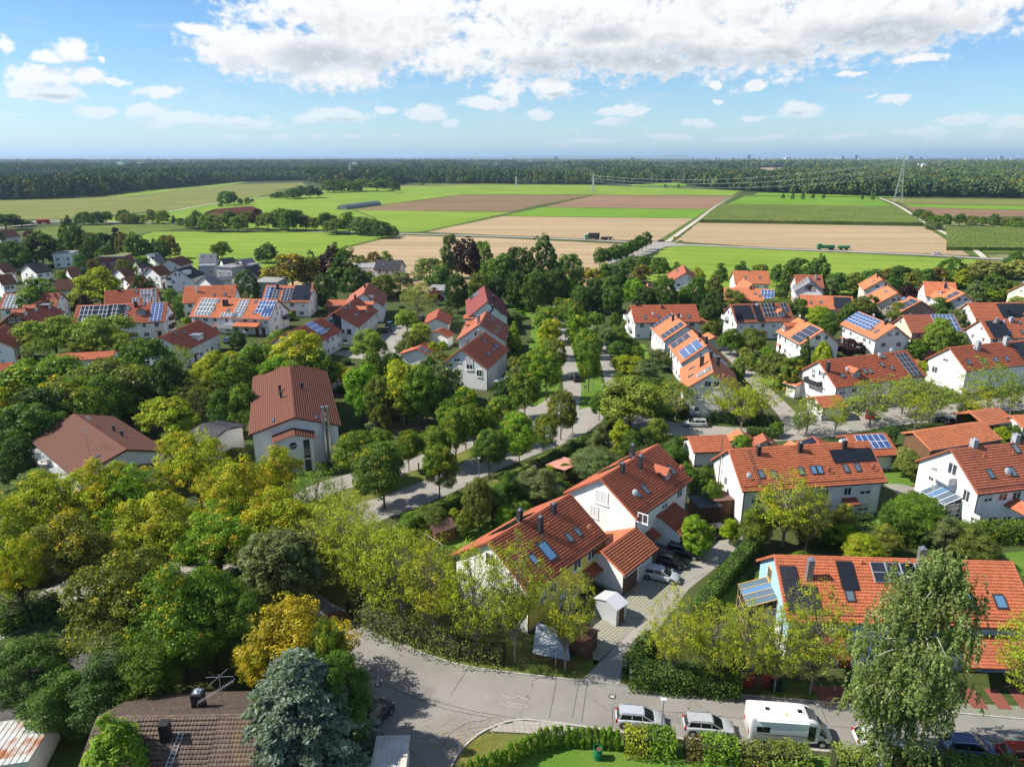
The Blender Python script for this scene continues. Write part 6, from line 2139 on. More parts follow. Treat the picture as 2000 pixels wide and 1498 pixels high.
cx = ng.nodes.new('ShaderNodeCombineXYZ')
ng.links.new(nattr('rotz', 'FLOAT'), cx.inputs[2])
ng.links.new(gi.outputs[0], iop.inputs['Points'])
ng.links.new(ci.outputs[0], iop.inputs['Instance'])
iop.inputs['Pick Instance'].default_value = True
ng.links.new(nattr('kindi', 'INT'), iop.inputs['Instance Index'])
ng.links.new(cx.outputs[0], iop.inputs['Rotation'])
ng.links.new(nattr('scl', 'FLOAT_VECTOR'), iop.inputs['Scale'])
ng.links.new(iop.outputs[0], go.inputs[0])
md = forest.modifiers.new('scatter', 'NODES')
md.node_group = ng

# far wooded land past the counted rows: a low rolling canopy
def ridge(name, y, x0, x1, base, amp, thick, m, seed, n=260, fz=1.0):
 rg_ = np.random.default_rng(seed)
 ph = rg_.uniform(0, 6.28, 12)
 V = []
 for i in range(n + 1):
  x = x0 + (x1 - x0) * i / n
  t_ = i / n
  h_ = base + amp * sum(math.sin(t_ * f * fz + ph[k_]) / (1 + k_ * .6) for k_, f in enumerate((7, 13, 23, 41, 67, 97)))
  V += [(x, y - thick, 0), (x, y, max(5, h_)), (x, y + thick, 0)]
 F = []
 for i in range(n):
  a_ = i * 3
  F += [(a_, a_ + 3, a_ + 4, a_ + 1), (a_ + 1, a_ + 4, a_ + 5, a_ + 2)]
 o = link(name, mesh_np(name, V, F, m, smooth=True))
 o['kind'] = 'structure'


M_HILL = mottled('far_land', (.035, .055, .03), (.06, .075, .03), .0008, .95, 5.)
for i, (yy, b_, a_) in enumerate(((10500, 16, 4), (12500, 18, 5), (15000, 22, 6), (18500, 26, 8), (23000, 32, 9))):
 ridge('hill', yy, -yy * 1.1, yy * 1.1, b_, a_, 600, M_HILL, 11 + i, 300, 3)
ridge('hill', 34000, -34000, 8000, 120, 26, 3000, M_HILL, 31, 200, 1.2)
ridge('hill', 42000, -8000, 42000, 55, 12, 3000, M_HILL, 33, 200, 2)
ridge('mountain', 58000, -58000, -24000, 150, 75, 4000, mottled('rock', (.2, .2, .22), (.3, .3, .32), .0005, .9), 37, 160, 2.4)

# town on the skyline: the blocks one can make out are things
def tower(px, py_top, wpx, dist, col, label, name='tower_block', bands=True):
 d = pixdir(px, py_top)
 x = d.x / d.y * dist
 z = CAM_H + d.z / d.y * dist
 w_ = wpx / FPX * dist
 root = empty(name, (x, dist, 0))
 tag(root, label, 'building')
 mb = MB(); mb.box(-w_ / 2, w_ / 2, -w_ * .25, w_ * .25, 0, z, M_ANY); mb.box(-w_ * .3, w_ * .3, -w_ * .15, w_ * .15, z, z * 1.04, M_ANY)
 mb.build('wall', root, color=col)
 if bands:
  mb = MB()
  n = max(2, int(z / 12))
  for i in range(1, n):
   mb.box(-w_ * .47, w_ * .47, -w_ * .25 - .6, -w_ * .25, i * z / n, i * z / n + z / n * .45, M_GLASS)
  mb.build('window', root)


blue_, wht, gry = (.10, .22, .38), (.75, .75, .75), (.35, .38, .42)
for args in ((1673, 303.5, 5, 9000, blue_, 'slim dark blue tower block on the skyline left of the big pylon'), (1463, 303.5, 5, 9000, blue_, 'dark blue block on the skyline, left part of the town'),
    (1646, 305, 5, 9000, gry, 'grey-blue slab beside the slim skyline tower'), (1779, 305, 8, 9500, (.15, .3, .36), 'broad teal block group right of the big pylon'), (1799, 307, 4, 9500, blue_, 'small dark block next to the teal group'),
    (1955, 305, 7, 9500, gry, 'broad grey-blue tower at the right end of the skyline'), (1085, 306, 6, 9000, gry, 'small grey block alone on the middle skyline'), (1539, 307, 9, 9500, wht, 'pale slab with stepped top in the middle of the town'),
    (1235, 307.5, 10, 9000, (.7, .55, .5), 'pale pink slab on the skyline'), (1865, 312, 3, 6000, wht, 'small cream tower in the woods at the right'), (1928, 311, 5, 6000, wht, 'white block in the woods at the far right'), (1805, 321, 9, 2400, wht, 'white residential tower rising from the wood right of the pylon')):
 tower(*args)
mb = MB()
rg2 = random.Random(5)
for i in range(190):
 px = rg2.choice((rg2.uniform(1430, 1600), rg2.uniform(1430, 1600), rg2.uniform(1600, 2050), rg2.uniform(900, 2000)))
 yy = rg2.uniform(8200, 10300)
 x = (px - 1000) / FPX * yy * .953
 w_ = rg2.uniform(14, 60); h_ = 20 + rg2.uniform(4, 26)
 mb.box(x - w_ / 2, x + w_ / 2, yy, yy + 20, 0, h_, rg2.choice((PL['white'], PL['pale'], PL['grey'], PL['lightgrey'], PL['salmon'])))
for i in range(40):
 px = rg2.uniform(100, 1900); yy = rg2.uniform(3500, 7000)
 x = (px - 1000) / FPX * yy * .953
 w_ = rg2.uniform(10, 36)
 mb.box(x - w_ / 2, x + w_ / 2, yy, yy + 14, 0, rg2.uniform(16, 27), rg2.choice((PL['white'], PL['pale'], PL['cream'])))
o = mb.build('skyline_buildings'); tag(o, 'pale far-off town buildings scattered along the horizon', 'town', None, 'stuff')

# ------------------------------------------------------------------ pylons and wires
M_PYL = mat('galvanised', (.42, .46, .43), .6, .2)


def pylon(px, pyb, pytop, label, th=.32):
 b = at(px, pyb)
 d = pixdir(px, pytop)
 h_ = CAM_H + d.z / d.y * b.y
 root = empty('pylon', (b.x, b.y, 0), R(-22))
 tag(root, label, 'pylon', 'pylons of the power line')
 mb = MB()
 bw, tw_ = h_ * .085, h_ * .012
 lev = [0, .16, .3, .42, .53, .63, .72, .8, .88, 1.0]
 def cor(t_, sx, sy):
  w_ = bw * (1 - t_ / .62) + tw_ * 2.2 * (t_ / .62) if t_ < .62 else tw_ * 2.2 * (1 - (t_ - .62) / .38) + .25 * (t_ - .62) / .38
  return Vector((sx * w_, sy * w_, h_ * t_))
 for t0, t1 in zip(lev, lev[1:]):
  for sx, sy in ((1, 1), (1, -1), (-1, -1), (-1, 1)):
   mb.tube(cor(t0, sx, sy), cor(t1, sx, sy), th, th, M_PYL, 4)
   nx, ny = (sx, -sy) if sx == sy else (-sx, sy)
   mb.tube(cor(t0, sx, sy), cor(t1, nx, ny), th * .5, th * .5, M_PYL, 3)
   mb.tube(cor(t1, sx, sy), cor(t0, nx, ny), th * .5, th * .5, M_PYL, 3)
 mb.build('lattice', root)
 tips = []
 for zt, ln in ((.62, .20), (.76, .15), (.9, .10)):
  mb = MB()
  for sx in (-1, 1):
   tip = Vector((sx * h_ * ln, 0, h_ * zt))
   tips.append((tip, root))
   for dz in (-.0, .045):
    mb.tube((0, 0, h_ * (zt + dz)), tip, th * .7, th * .5, M_PYL, 4)
   mb.tube(tip, tip - Vector((0, 0, h_ * .04)), th * .4, th * .4, M_GLASS, 4)
  mb.build('cross_arm', root)
 W_ = Matrix.Translation((b.x, b.y, 0)) @ Matrix.Rotation(R(-22), 4, 'Z')
 return [W_ @ (t_ - Vector((0, 0, h_ * .04))) for t_, _ in tips]


pa = pylon(1753, 396, 302, 'tallest lattice pylon, standing in the fields at the right', .17)
pb = pylon(1158, 377, 338, 'lattice pylon at the back edge of the middle green field')
pc = pylon(1008, 365, 344, 'faint lattice pylon before the wood left of the middle one', .3)
pd = pylon(685, 352, 318, 'pale slim pylon standing in the left wood', .4)
pe = [Vector((1050 + 0 * k_, 640, v.z * .92)) + Vector(((v.x - pa[0].x) * .9, 0, 0)) for k_, v in enumerate(pa)]


def wires(A_, B_, sag, label):
 mb = MB()
 for a_, b_ in zip(A_, B_):
  n = 16
  prev = a_
  for i in range(1, n + 1):
   t_ = i / n
   p = a_.lerp(b_, t_)
   p.z -= sag * 4 * t_ * (1 - t_)
   mb.tube(prev, p, .05, .05, M_PYL, 3, cap=False)
   prev = p
 tag(mb.build('power_line'), label, 'power line')


wires(pa, pb, 12, 'power line sagging between the tallest and the middle pylon')
wires(pb, pc, 8, 'power line between the two middle pylons')
wires(pa, pe, 12, 'power line running off to the right from the tallest pylon')

# silage tunnel
a_, b_ = at(668, 410), at(736, 401)
L_ = (b_ - a_).length
t = empty('silage_heap', ((a_.x + b_.x) / 2, (a_.y + b_.y) / 2, 0), math.atan2(b_.y - a_.y, b_.x - a_.x))
tag(t, 'long low silage heap under grey-green sheeting at the brown field corner', 'silage heap')
mb = MB()
prof = [(-6, 0), (-5.2, 2.6), (-3, 4.3), (0, 4.9), (3, 4.3), (5.2, 2.6), (6, 0)]
mb.extr([(-L_ / 2, y, z) for y, z in prof], (L_, 0, 0), mottled('sheeting', (.16, .20, .18), (.10, .14, .13), .3, .5))
mb.build('sheeting', t)
for i in range(12):
 mb = MB(); x = -L_ / 2 + (i + .5) * L_ / 12
 for p, q in zip(prof, prof[1:]):
  mb.tube((x, p[0] * 1.01, p[1] + .05), (x, q[0] * 1.01, q[1] + .05), .12, .12, M_RUBBER, 4)
 mb.build('strap', t)

# ------------------------------------------------------------------ vehicles
def wheel_mesh(r=.33, w_=.22):
 mb = MB()
 mb.tube((0, -w_ / 2, 0), (0, w_ / 2, 0), r, r, M_RUBBER, 18)
 t = mb.mesh('tyre', False)
 mb = MB()
 mb.tube((0, -w_ / 2 - .012, 0), (0, w_ / 2 + .012, 0), r * .62, r * .62, M_RIM, 14)
 for k_ in range(5):
  a = k_ * 2 * math.pi / 5
  for sy in (-1, 1):
   mb.box(-.02, .02, sy * (w_ / 2 + .014) - .004, sy * (w_ / 2 + .014) + .004, 0, 0.001, M_PLASTIC)
 return t, mb.mesh('rim')


WH = wheel_mesh()


def loft(rings, m, closed=True):
 """rings of equal point count -> skin"""
 V, F = [], []
 n = len(rings[0])
 for r in rings:
  V += r
 for i in range(len(rings) - 1):
  for k_ in range(n):
   k2 = (k_ + 1) % n
   F.append((i * n + k_, (i + 1) * n + k_, (i + 1) * n + k2, i * n + k2))
 F.append(tuple(range(n)))
 F.append(tuple(reversed(range((len(rings) - 1) * n, len(rings) * n))))
 return V, F


def ring(x, w_, z0, z1, rb=.12, rt=.14):
 """rounded section in yz at x"""
 pts = []
 for (cy, cz, r, a0) in ((w_ - rt, z1 - rt, rt, 0), (-w_ + rt, z1 - rt, rt, 90), (-w_ + rb, z0 + rb, rb, 180), (w_ - rb, z0 + rb, rb, 270)):
  for k_ in range(4):
   a = R(a0 + k_ * 30)
   pts.append((x, cy + r * math.cos(a), cz + r * math.sin(a)))
 return pts


def car_meshes(kind):
 L_ = {'wagon': 4.6, 'hatch': 4.0, 'suv': 4.5, 'van': 4.8}[kind]
 Wd = .90
 zb = {'wagon': .93, 'hatch': .93, 'suv': 1.05, 'van': 1.1}[kind]
 zt = {'wagon': 1.47, 'hatch': 1.48, 'suv': 1.66, 'van': 1.85}[kind]
 x0, x1 = -L_ / 2, L_ / 2
 hood = {'wagon': 1.15, 'hatch': .9, 'suv': 1.0, 'van': 1.2}[kind]
 rings = [ring(x0, Wd * .78, .42, zb - .25, .08, .1), ring(x0 + .06, Wd * .9, .32, zb - .08), ring(x0 + .3, Wd * .98, .26, zb), ring(x0 + 1.0, Wd, .22, zb + .02), ring(.2, Wd, .22, zb), ring(x1 - hood - .05, Wd, .22, zb - .02),
    ring(x1 - hood * .55, Wd * .97, .24, zb - .10), ring(x1 - .25, Wd * .9, .26, zb - .24), ring(x1 - .05, Wd * .78, .34, zb - .36), ring(x1, Wd * .66, .42, zb - .44, .06, .07)]
 V, F = loft(rings, None)
 body = mesh_np('body', V, F, M_PAINT, smooth=True)
 # cabin of glass
 cb = [(x0 + .12, Wd * .86), (x1 - hood + .12, Wd * .86)]
 xr0, xr1 = x0 + .55, x1 - hood - .92
 if kind == 'wagon':
  xr0 = x0 + .38
 wt = Wd * .70

 def cabin(e, zlo, zhi, m, nm):
  f0 = (zlo - (zb - .06)) / (zt - zb + .06)
  f1 = (zhi - (zb - .06)) / (zt - zb + .06)
  rr = []
  for f in (f0, f1):
   xa, xb = cb[0][0] + (xr0 - cb[0][0]) * f - e, cb[1][0] + (xr1 - cb[1][0]) * f + e
   ww = cb[0][1] + (wt - cb[0][1]) * f + e
   z = zb - .06 + (zt - zb + .06) * f
   rr.append([(xa + .12, -ww, z), (xb - .28, -ww, z), (xb - .04, -ww * .8, z), (xb, 0, z), (xb - .04, ww * .8, z), (xb - .28, ww, z), (xa + .12, ww, z), (xa, ww * .8, z), (xa, -ww * .8, z)])
  V, F = [], []
  for r in rr:
   V += r
  n = 9
  for k_ in range(n):
   F.append((k_, (k_ + 1) % n, n + (k_ + 1) % n, n + k_))
  F.append(tuple(range(n, 2 * n)))
  return mesh_np(nm, V, F, m)
 glass = cabin(0, zb - .06, zt - .05, M_CARGLASS, 'window')
 roofm = cabin(.02, zt - .07, zt, M_PAINT, 'roof')
 mb = MB()      # pillars
 for sy in (-1, 1):
  for (xa, xb, xw) in ((x1 - hood + .0, xr1 - .1, .05), (.15, .1, .035), (-.85, -.8, .035), (x0 + .26, xr0 + .14, .09)):
   ya, yb_ = sy * (Wd * .86 + .012), sy * (wt + .012)
   mb.hexa([(xa - xw, ya, zb - .05), (xa + xw, ya, zb - .05), (xa + xw, ya - sy * .05, zb - .05), (xa - xw, ya - sy * .05, zb - .05),
      (xb - xw, yb_, zt - .05), (xb + xw, yb_, zt - .05), (xb + xw, yb_ - sy * .05, zt - .05), (xb - xw, yb_ - sy * .05, zt - .05)], M_PAINT)
  mb.tube((xr0 + .2, sy * (wt - .04), zt + .05), (xr1 - .1, sy * (wt - .04), zt + .05), .022, .022, M_RIM, 5)
  mb.box(x1 - hood - .12, x1 - hood + .06, sy * .93, sy * 1.04, zb - .02, zb + .12, M_PAINT)
 trim = mb.mesh('pillars_and_mirrors')
 mb = MB()
 for sx in (x0 + .78, x1 - .82):
  for sy in (-1, 1):
   mb.tube((sx, sy * (Wd - .10), .34), (sx, sy * (Wd + .006), .34), .40, .40, M_PLASTIC, 16)
 mb.box(x0 + .3, x1 - .3, -Wd * .8, Wd * .8, .16, .3, M_PLASTIC)
 mb.box(x1 - .03, x1 + .012, -.38, .38, .42, .52, M_PLASTIC)
 arch = mb.mesh('underbody')
 hl = MB(); hl.hexa([(x1 - .34, -.16, -.06), (x1 + .0, -.12, -.07), (x1 - .02, .12, -.07), (x1 - .34, .16, -.06), (x1 - .36, -.15, .07), (x1 - .06, -.1, .04), (x1 - .06, .1, .04), (x1 - .36, .15, .07)], M_STEEL)
 tl = MB(); tl.box(x0 - .0, x0 + .2, -.12, .12, -.14, .14, mat('tail_light', (.35, .01, .01), .2))
 return dict(body=body, glass=glass, roof=roofm, trim=trim, arch=arch, hl=hl.mesh('headlight'), tl=tl.mesh('tail_light'), L=L_, zb=zb, x0=x0, x1=x1)


CARM = {}


def car(kind, px, py, head, col, label, name='parked_car', cat='car', group=None):
 if kind not in CARM:
  CARM[kind] = car_meshes(kind)
 c = CARM[kind]
 q = at(px, py, .0)
 t = empty(name, (q.x, q.y, .02), head)
 tag(t, label, cat, group)
 link('body', c['body'], t, color=col)
 link('window', c['glass'], t)
 link('roof', c['roof'], t, color=col)
 link('pillars_and_mirrors', c['trim'], t, color=col)
 link('underbody', c['arch'], t)
 for sy in (-1, 1):
  link('headlight', c['hl'], t, loc=(0, sy * .62, c['zb'] - .32))
  link('tail_light', c['tl'], t, loc=(0, sy * .72, c['zb'] - .18))
  for sx in (c['x0'] + .78, c['x1'] - .82):
   w_ = link('wheel', WH[0], t, loc=(sx, sy * .80, .33))
   link('rim', WH[1], w_)
 return t


SIL, BLK, BLU = (.50, .52, .55), (.012, .013, .016), (.010, .045, .16)


def heading(p, q):
 a, b = at(*p), at(*q)
 return math.atan2(b.y - a.y, b.x - a.x)


HS_ = heading((1200, 1425), (1600, 1455))
car('wagon', 1250, 1412, HS_, SIL, 'silver estate car behind the street lamp, parked left of a similar silver car')
car('wagon', 1383, 1427, HS_, (.46, .49, .50), 'silver estate car parked directly behind the white motorhome')
car('hatch', 1712, 1452, HS_, (.7, .7, .7), 'white car almost hidden behind the birch by the motorhome')
car('suv', 1890, 1472, HS_, BLU, 'dark blue car parked right of the birch')
car('hatch', 1998, 1484, HS_ + .06, (.30, .01, .012), 'bright red car cut by the lower right edge')
HD = heading((1262, 1196), (1335, 1128))
HP = HD - R(84)
car('wagon', 1291, 1130, HP + .2, SIL, 'silver estate car parked nearest to the white double garage')
car('hatch', 1311, 1103, HP + .2, BLK, 'black car parked between the silver car and another black car')
car('wagon', 1335, 1084, HP + .2, BLK, 'black estate car parked farthest up the garage yard')
car('suv', 1406, 1046, HP + .9, BLK, 'black car in the dark carport beside the hedge')
car('wagon', 1357, 832, R(176), (.55, .56, .54), 'silver estate car parked under trees on the middle street')
car('wagon', 1125, 742, R(95), BLK, 'black car driving up the avenue', 'moving_car')
car('wagon', 764, 637, R(70), (.03, .10, .12), 'teal car parked before the dark-glazed gable house')
car('wagon', 757, 648, R(78), BLK, 'black car parked in the shade beside the teal car')
car('hatch', 785, 688, R(20), (.7, .7, .7), 'small white car behind the orange solar garage')
car('suv', 822, 626, R(80), (.02, .04, .08), 'dark blue car beside the dark red lane garage')
car('hatch', 1700, 815, R(60), (.45, .01, .01), 'red car half hidden behind a street tree')
car('hatch', 1845, 826, R(100), BLK, 'black car behind the bush at the long orange garage row')
car('suv', 731, 1408, R(60), (.008, .012, .03), 'dark blue car beside the pale flat roof at the bottom')
car('wagon', 448, 668, R(85), (.05, .12, .3), 'blue car under the balcony of the white-framed solar terrace')
car('wagon', 1180, 468, heading((1170, 468), (1190, 469)), BLK, 'dark car following the truck on the country road', 'moving_car')
car('wagon', 1292, 473, R(5), BLK, 'dark car waiting at the country road junction', 'moving_car')
car('van', 1326, 476, R(180), (.35, .5, .05), 'yellow-green van at the country road junction', 'moving_car', 'van')
car('wagon', 1828, 499, R(175), (.6, .6, .62), 'silver car on the country road right of the green lorry', 'moving_car')
car('wagon', 1970, 508, R(175), BLK, 'dark car at the right end of the country road', 'moving_car')
car('van', 200, 435, R(0), (.02, .18, .4), 'blue van on the far left main road', 'moving_car', 'van')
car('hatch', 72, 438, R(10), (.6, .6, .6), 'grey car on the far left main road', 'moving_car')


def lorry(px, py, head, ccol, bcol, label, trailer, cover):
 q = at(px, py)
 t = empty('lorry', (q.x, q.y, .2), head)
 tag(t, label, 'lorry')
 mb = MB()
 mb.extr([(3.2, -1.2, .6), (5.2, -1.2, .6), (5.35, -1.2, 1.8), (4.9, -1.2, 3.2), (3.2, -1.2, 3.4)], (0, 2.4, 0), M_ANY)
 mb.build('cab', t, color=ccol)
 mb = MB(); mb.hexa([(5.22, -1.05, 1.9), (5.38, -1.05, 1.9), (5.38, 1.05, 1.9), (5.22, 1.05, 1.9), (4.9, -1.05, 2.9), (5.08, -1.05, 2.9), (5.08, 1.05, 2.9), (4.9, 1.05, 2.9)], M_CARGLASS)
 mb.box(3.9, 4.8, -1.22, 1.22, 1.9, 2.8, M_CARGLASS)
 mb.build('window', t)
 mb = MB(); mb.hexa([(-4., -1.1, 1.1), (2.9, -1.1, 1.1), (2.9, 1.1, 1.1), (-4., 1.1, 1.1), (-4.1, -1.25, cover), (3.0, -1.25, cover), (3.0, 1.25, cover), (-4.1, 1.25, cover)], M_ANY)
 mb.box(-4.2, 5.0, -.5, .5, .7, 1.1, M_PLASTIC)
 mb.build('load_bed', t, color=bcol)
 wl = [-3.2, -1.9, 4.2]
 if trailer:
  mb = MB(); mb.box(-12.5, -6.2, -1.2, 1.2, 1.1, 1.1 + (cover - 1.1) * trailer, M_ANY); mb.box(-6.2, -4.1, -.15, .15, .8, 1.0, M_PLASTIC); mb.box(-12.5, -6.2, -.6, .6, .8, 1.1, M_PLASTIC)
  mb.build('trailer', t, color=bcol)
  wl += [-11., -8.]
 for x in wl:
  for sy in (-1, 1):
   link('wheel', WH[0], t, loc=(x, sy * 1.05, .45), scale=(1.45, 1.4, 1.45))


lorry(1158, 469, R(180) + .02, (.15, .5, .3), (.09, .07, .065), 'lorry with green cab and tall brown container on the country road', .2, 4.2)
lorry(1614, 488.5, R(177), (.05, .22, .08), (.05, .24, .09), 'green tipper lorry pulling a green trailer on the country road', .8, 2.6)
lorry(84, 438, R(8), (.45, .02, .02), (.45, .03, .02), 'red lorry on the far left main road', 0, 3.2)

# ---- motorhome
q = at(1533, 1438)
mh_ = empty('motorhome', (q.x, q.y, .02), HS_)
tag(mh_, 'white motorhome with roof hatches and awning parked behind the low hedge', 'motorhome')
Lm = 7.0


def mring(x, w_, z0, z1, rt=.16):
 return ring(x, w_, z0, z1, .06, rt)


V, F = loft([mring(-3.5, 1.08, .45, 2.75), mring(-3.42, 1.14, .42, 2.82), mring(-3.2, 1.15, .42, 2.86), mring(.5, 1.15, .42, 2.86), mring(1.4, 1.15, .42, 2.84), mring(2.0, 1.12, .42, 2.70), mring(2.45, 1.06, .42, 2.42, .3), mring(2.62, .98, .42, 2.1, .3)], None)
link('body', mesh_np('body', V, F, M_PAINT, smooth=True), mh_, color=(.82, .82, .81))
V, F = loft([mring(2.3, .99, .40, 2.05, .3), mring(2.6, .99, .38, 1.85, .25), mring(3.0, .98, .36, 1.32), mring(3.5, .92, .38, 1.12), mring(3.75, .78, .42, .95, .1)], None)
link('cab', mesh_np('cab', V, F, M_PAINT, smooth=True), mh_, color=(.80, .80, .80))
mb = MB()
mb.hexa([(2.72, -.84, 1.86), (3.22, -.82, 1.30), (3.22, .82, 1.30), (2.72, .84, 1.86), (2.66, -.8, 1.95), (3.26, -.8, 1.34), (3.26, .8, 1.34), (2.66, .8, 1.95)], M_CARGLASS)
for sy in (-1, 1):
 mb.hexa([(2.35, sy * 1.0, 1.25), (3.05, sy * 1.0, 1.2), (3.05, sy * .96, 1.2), (2.35, sy * .96, 1.25), (2.4, sy * 1.0, 1.75), (2.7, sy * 1.0, 1.7), (2.7, sy * .96, 1.7), (2.4, sy * .96, 1.75)], M_CARGLASS)
mb.build('windscreen', mh_)
for (x, w_, z0, z1) in ((-2.9, 1.15, 1.35, 1.95), (1.55, .6, .75, 2.3)):
 mb = MB(); mb.box(x, x + w_, -1.175, -1.14, z0, z1, M_CARGLASS); mb.build('side_window', mh_)
mb = MB(); mb.box(-.9, .3, 1.14, 1.175, 1.4, 1.95, M_CARGLASS); mb.build('side_window', mh_)
for (x, y, a_, b_, m) in ((-1.85, .0, .5, .5, M_CARGLASS), (.95, -.05, .55, .6, M_CARGLASS), (-.35, -.55, .35, .35, M_YWOOD), (.4, -.75, .3, .3, M_WHITE), (-1.0, .55, .22, .22, M_WHITE)):
 mb = MB(); mb.box(x - a_ / 2, x + a_ / 2, y - b_ / 2, y + b_ / 2, 2.85, 2.93, M_WHITE); mb.box(x - a_ * .38, x + a_ * .38, y - b_ * .38, y + b_ * .38, 2.925, 2.945, m); mb.build('roof_hatch', mh_)
mb = MB(); mb.hexa([(1.55, -.75, 2.835), (2.15, -.65, 2.64), (2.15, .65, 2.64), (1.55, .75, 2.835), (1.55, -.75, 2.86), (2.17, -.65, 2.66), (2.17, .65, 2.66), (1.55, .75, 2.86)], M_CARGLASS); mb.build('panorama_window', mh_)
mb = MB(); mb.tube((-2.9, -1.22, 2.62), (1.5, -1.22, 2.62), .08, .08, M_WHITE, 8); mb.build('awning', mh_)
mb = MB(); mb.box(-2.8, 2.2, -1.168, -1.15, 1.13, 1.19, mat('brown_stripe', (.12, .06, .03), .5)); mb.box(-2.2, -.4, -1.168, -1.15, 1.02, 1.07, M_ZINC); mb.build('stripe', mh_)
for x in (-1.7, 2.9):
 for sy in (-1, 1):
  w_ = link('wheel', WH[0], mh_, loc=(x, sy * 1.0, .35), scale=(1.08, 1.1, 1.08)); link('rim', WH[1], w_)
for sy in (-1, 1):
 mb = MB(); mb.box(-3.53, -3.46, sy * .85 - .12, sy * .85 + .12, .9, 1.3, MATS['tail_light']); mb.build('tail_light', mh_)
 mb = MB(); mb.box(2.9, 3.1, sy * 1.02, sy * 1.2, 1.2, 1.45, M_PLASTIC); mb.build('mirror', mh_)
 mb = MB(); mb.box(3.45, 3.7, sy * .62 - .16, sy * .62 + .16, .85, 1.02, M_STEEL); mb.build('headlight', mh_)

# ---- trailer by the kerb
q = at(888, 1268)
t = empty('car_trailer', (q.x, q.y, 0), R(-14))
tag(t, 'small grey car trailer with sagging cover parked at the kerb', 'trailer')
mb = MB(); mb.hexa([(-1.1, -.75, .5), (1.1, -.75, .5), (1.1, .75, .5), (-1.1, .75, .5), (-1.2, -.85, 1.0), (1.2, -.85, 1.0), (1.2, .85, 1.0), (-1.2, .85, 1.0)], M_ZINC); mb.build('body', t)
mb = MB(); mb.box(-1.22, 1.22, -.87, .87, 1.0, 1.06, mottled('tarp', (.22, .22, .20), (.10, .09, .08), 3., .8)); mb.build('cover', t)
mb = MB(); mb.tube((-1.1, 0, .5), (-2.2, 0, .5), .05, .05, M_ZINC, 6); mb.tube((-2.0, 0, .5), (-2.0, 0, .05), .03, .03, M_ZINC, 6); mb.build('drawbar', t)
for sy in (-1, 1):
 w_ = link('wheel', WH[0], t, loc=(0, sy * .95, .3), scale=(.9, .8, .9)); link('rim', WH[1], w_)

# ------------------------------------------------------------------ street furniture and garden things
def lamp(px, py, h_, label, wood=False):
 q = at(px, py)
 t = empty('street_lamp', (q.x, q.y, 0)); tag(t, label, 'street lamp', 'street lamps')
 mb = MB(); mb.tube((0, 0, 0), (0, 0, h_), .07, .045, M_PALEWOOD if wood else M_ZINC, 8); mb.build('pole', t)
 mb = MB(); mb.box(-.24, .24, -.16, .16, h_, h_ + .1, M_WHITE); mb.tube((0, 0, h_ - .25), (0, 0, h_), .10, .17, M_WHITE, 8); mb.build('lamp_head', t)


lamp(1290, 1448, 4.6, 'street lamp with square head standing before the silver car')
lamp(936, 944, 4.4, 'thin street lamp between the avenue trees, left of the bushes')
lamp(1118, 847, 4.4, 'thin street lamp on the grass tip at the crossing')
lamp(1158, 764, 4.4, 'thin street lamp beside the right avenue trees')
lamp(776, 700, 5.0, 'street lamp in the lane between the left row houses')
lamp(1176, 790, 4.4, 'street lamp near the no-entry sign')
q = at(1143, 776)
t = empty('traffic_sign', (q.x, q.y, 0)); tag(t, 'round red and white road sign beside the avenue', 'road sign')
mb = MB(); mb.tube((0, 0, 0), (0, 0, 2.6), .035, .035, M_ZINC, 6); mb.build('post', t)
mb = MB(); mb.tube((0, -.03, 2.4), (0, -.05, 2.4), .32, .32, MATS['tail_light'], 16); mb.tube((0, -.05, 2.4), (0, -.06, 2.4), .22, .22, M_WHITE, 16); mb.build('sign_plate', t)
M_SIGNY = mat('yellow_sign', (.75, .45, .02), .5)
for (px, py, lb) in ((152, 433, 'yellow direction sign beside the far left main road'), (1319, 473, 'yellow direction sign at the country road junction')):
 q = at(px, py); t = empty('direction_sign', (q.x, q.y, 0)); tag(t, lb, 'road sign')
 mb = MB()
 for sx in (-1, 1):
  mb.tube((sx, 0, 0), (sx, 0, 3.2), .06, .06, M_ZINC, 6)
 mb.build('post', t)
 mb = MB(); mb.box(-1.5, 1.5, -.1, -.04, 1.6, 3.3, M_SIGNY); mb.build('sign_plate', t)
# wooden bollards on the verge
for (px, py) in ((653, 956), (690, 948), (818, 918), (910, 878)):
 q = at(px, py); t = empty('bollard', (q.x, q.y, 0))
 tag(t, {653: 'wooden post on the grass nearest to the long hall', 690: 'second wooden post from the long hall', 818: 'third wooden post along the verge', 910: 'wooden post farthest up the verge'}[px], 'bollard', 'wooden posts along the verge')
 mb = MB(); mb.tube((0, 0, 0), (0, 0, 1.25), .11, .11, M_WOOD, 8); mb.build('post', t)
 mb = MB(); mb.tube((0, 0, 1.25), (0, 0, 1.30), .12, .09, M_PALEWOOD, 8); mb.build('post_cap', t)
# green water butt
q = at(1167, 1481)
t = empty('rain_barrel', (q.x, q.y, .04)); tag(t, 'open green rain barrel on the lawn', 'barrel')
mb = MB(); mb.tube((0, 0, 0), (0, 0, .55), .36, .41, M_ANY, 16); mb.tube((0, 0, .55), (0, 0, 1.15), .41, .38, M_ANY, 16, cap=False); mb.build('barrel_body', t, color=(.01, .16, .06))
mb = MB(); mb.tube((0, 0, .9), (0, 0, .95), .34, .34, M_WOOD, 12); mb.build('contents', t)
mb = MB()
for k_ in range(16):
 a, b = 2 * math.pi * k_ / 16, 2 * math.pi * (k_ + 1) / 16
 mb.tube((.39 * math.cos(a), .39 * math.sin(a), 1.15), (.39 * math.cos(b), .39 * math.sin(b), 1.15), .03, .03, M_ANY, 4)
mb.build('rim', t, color=(.01, .14, .05))


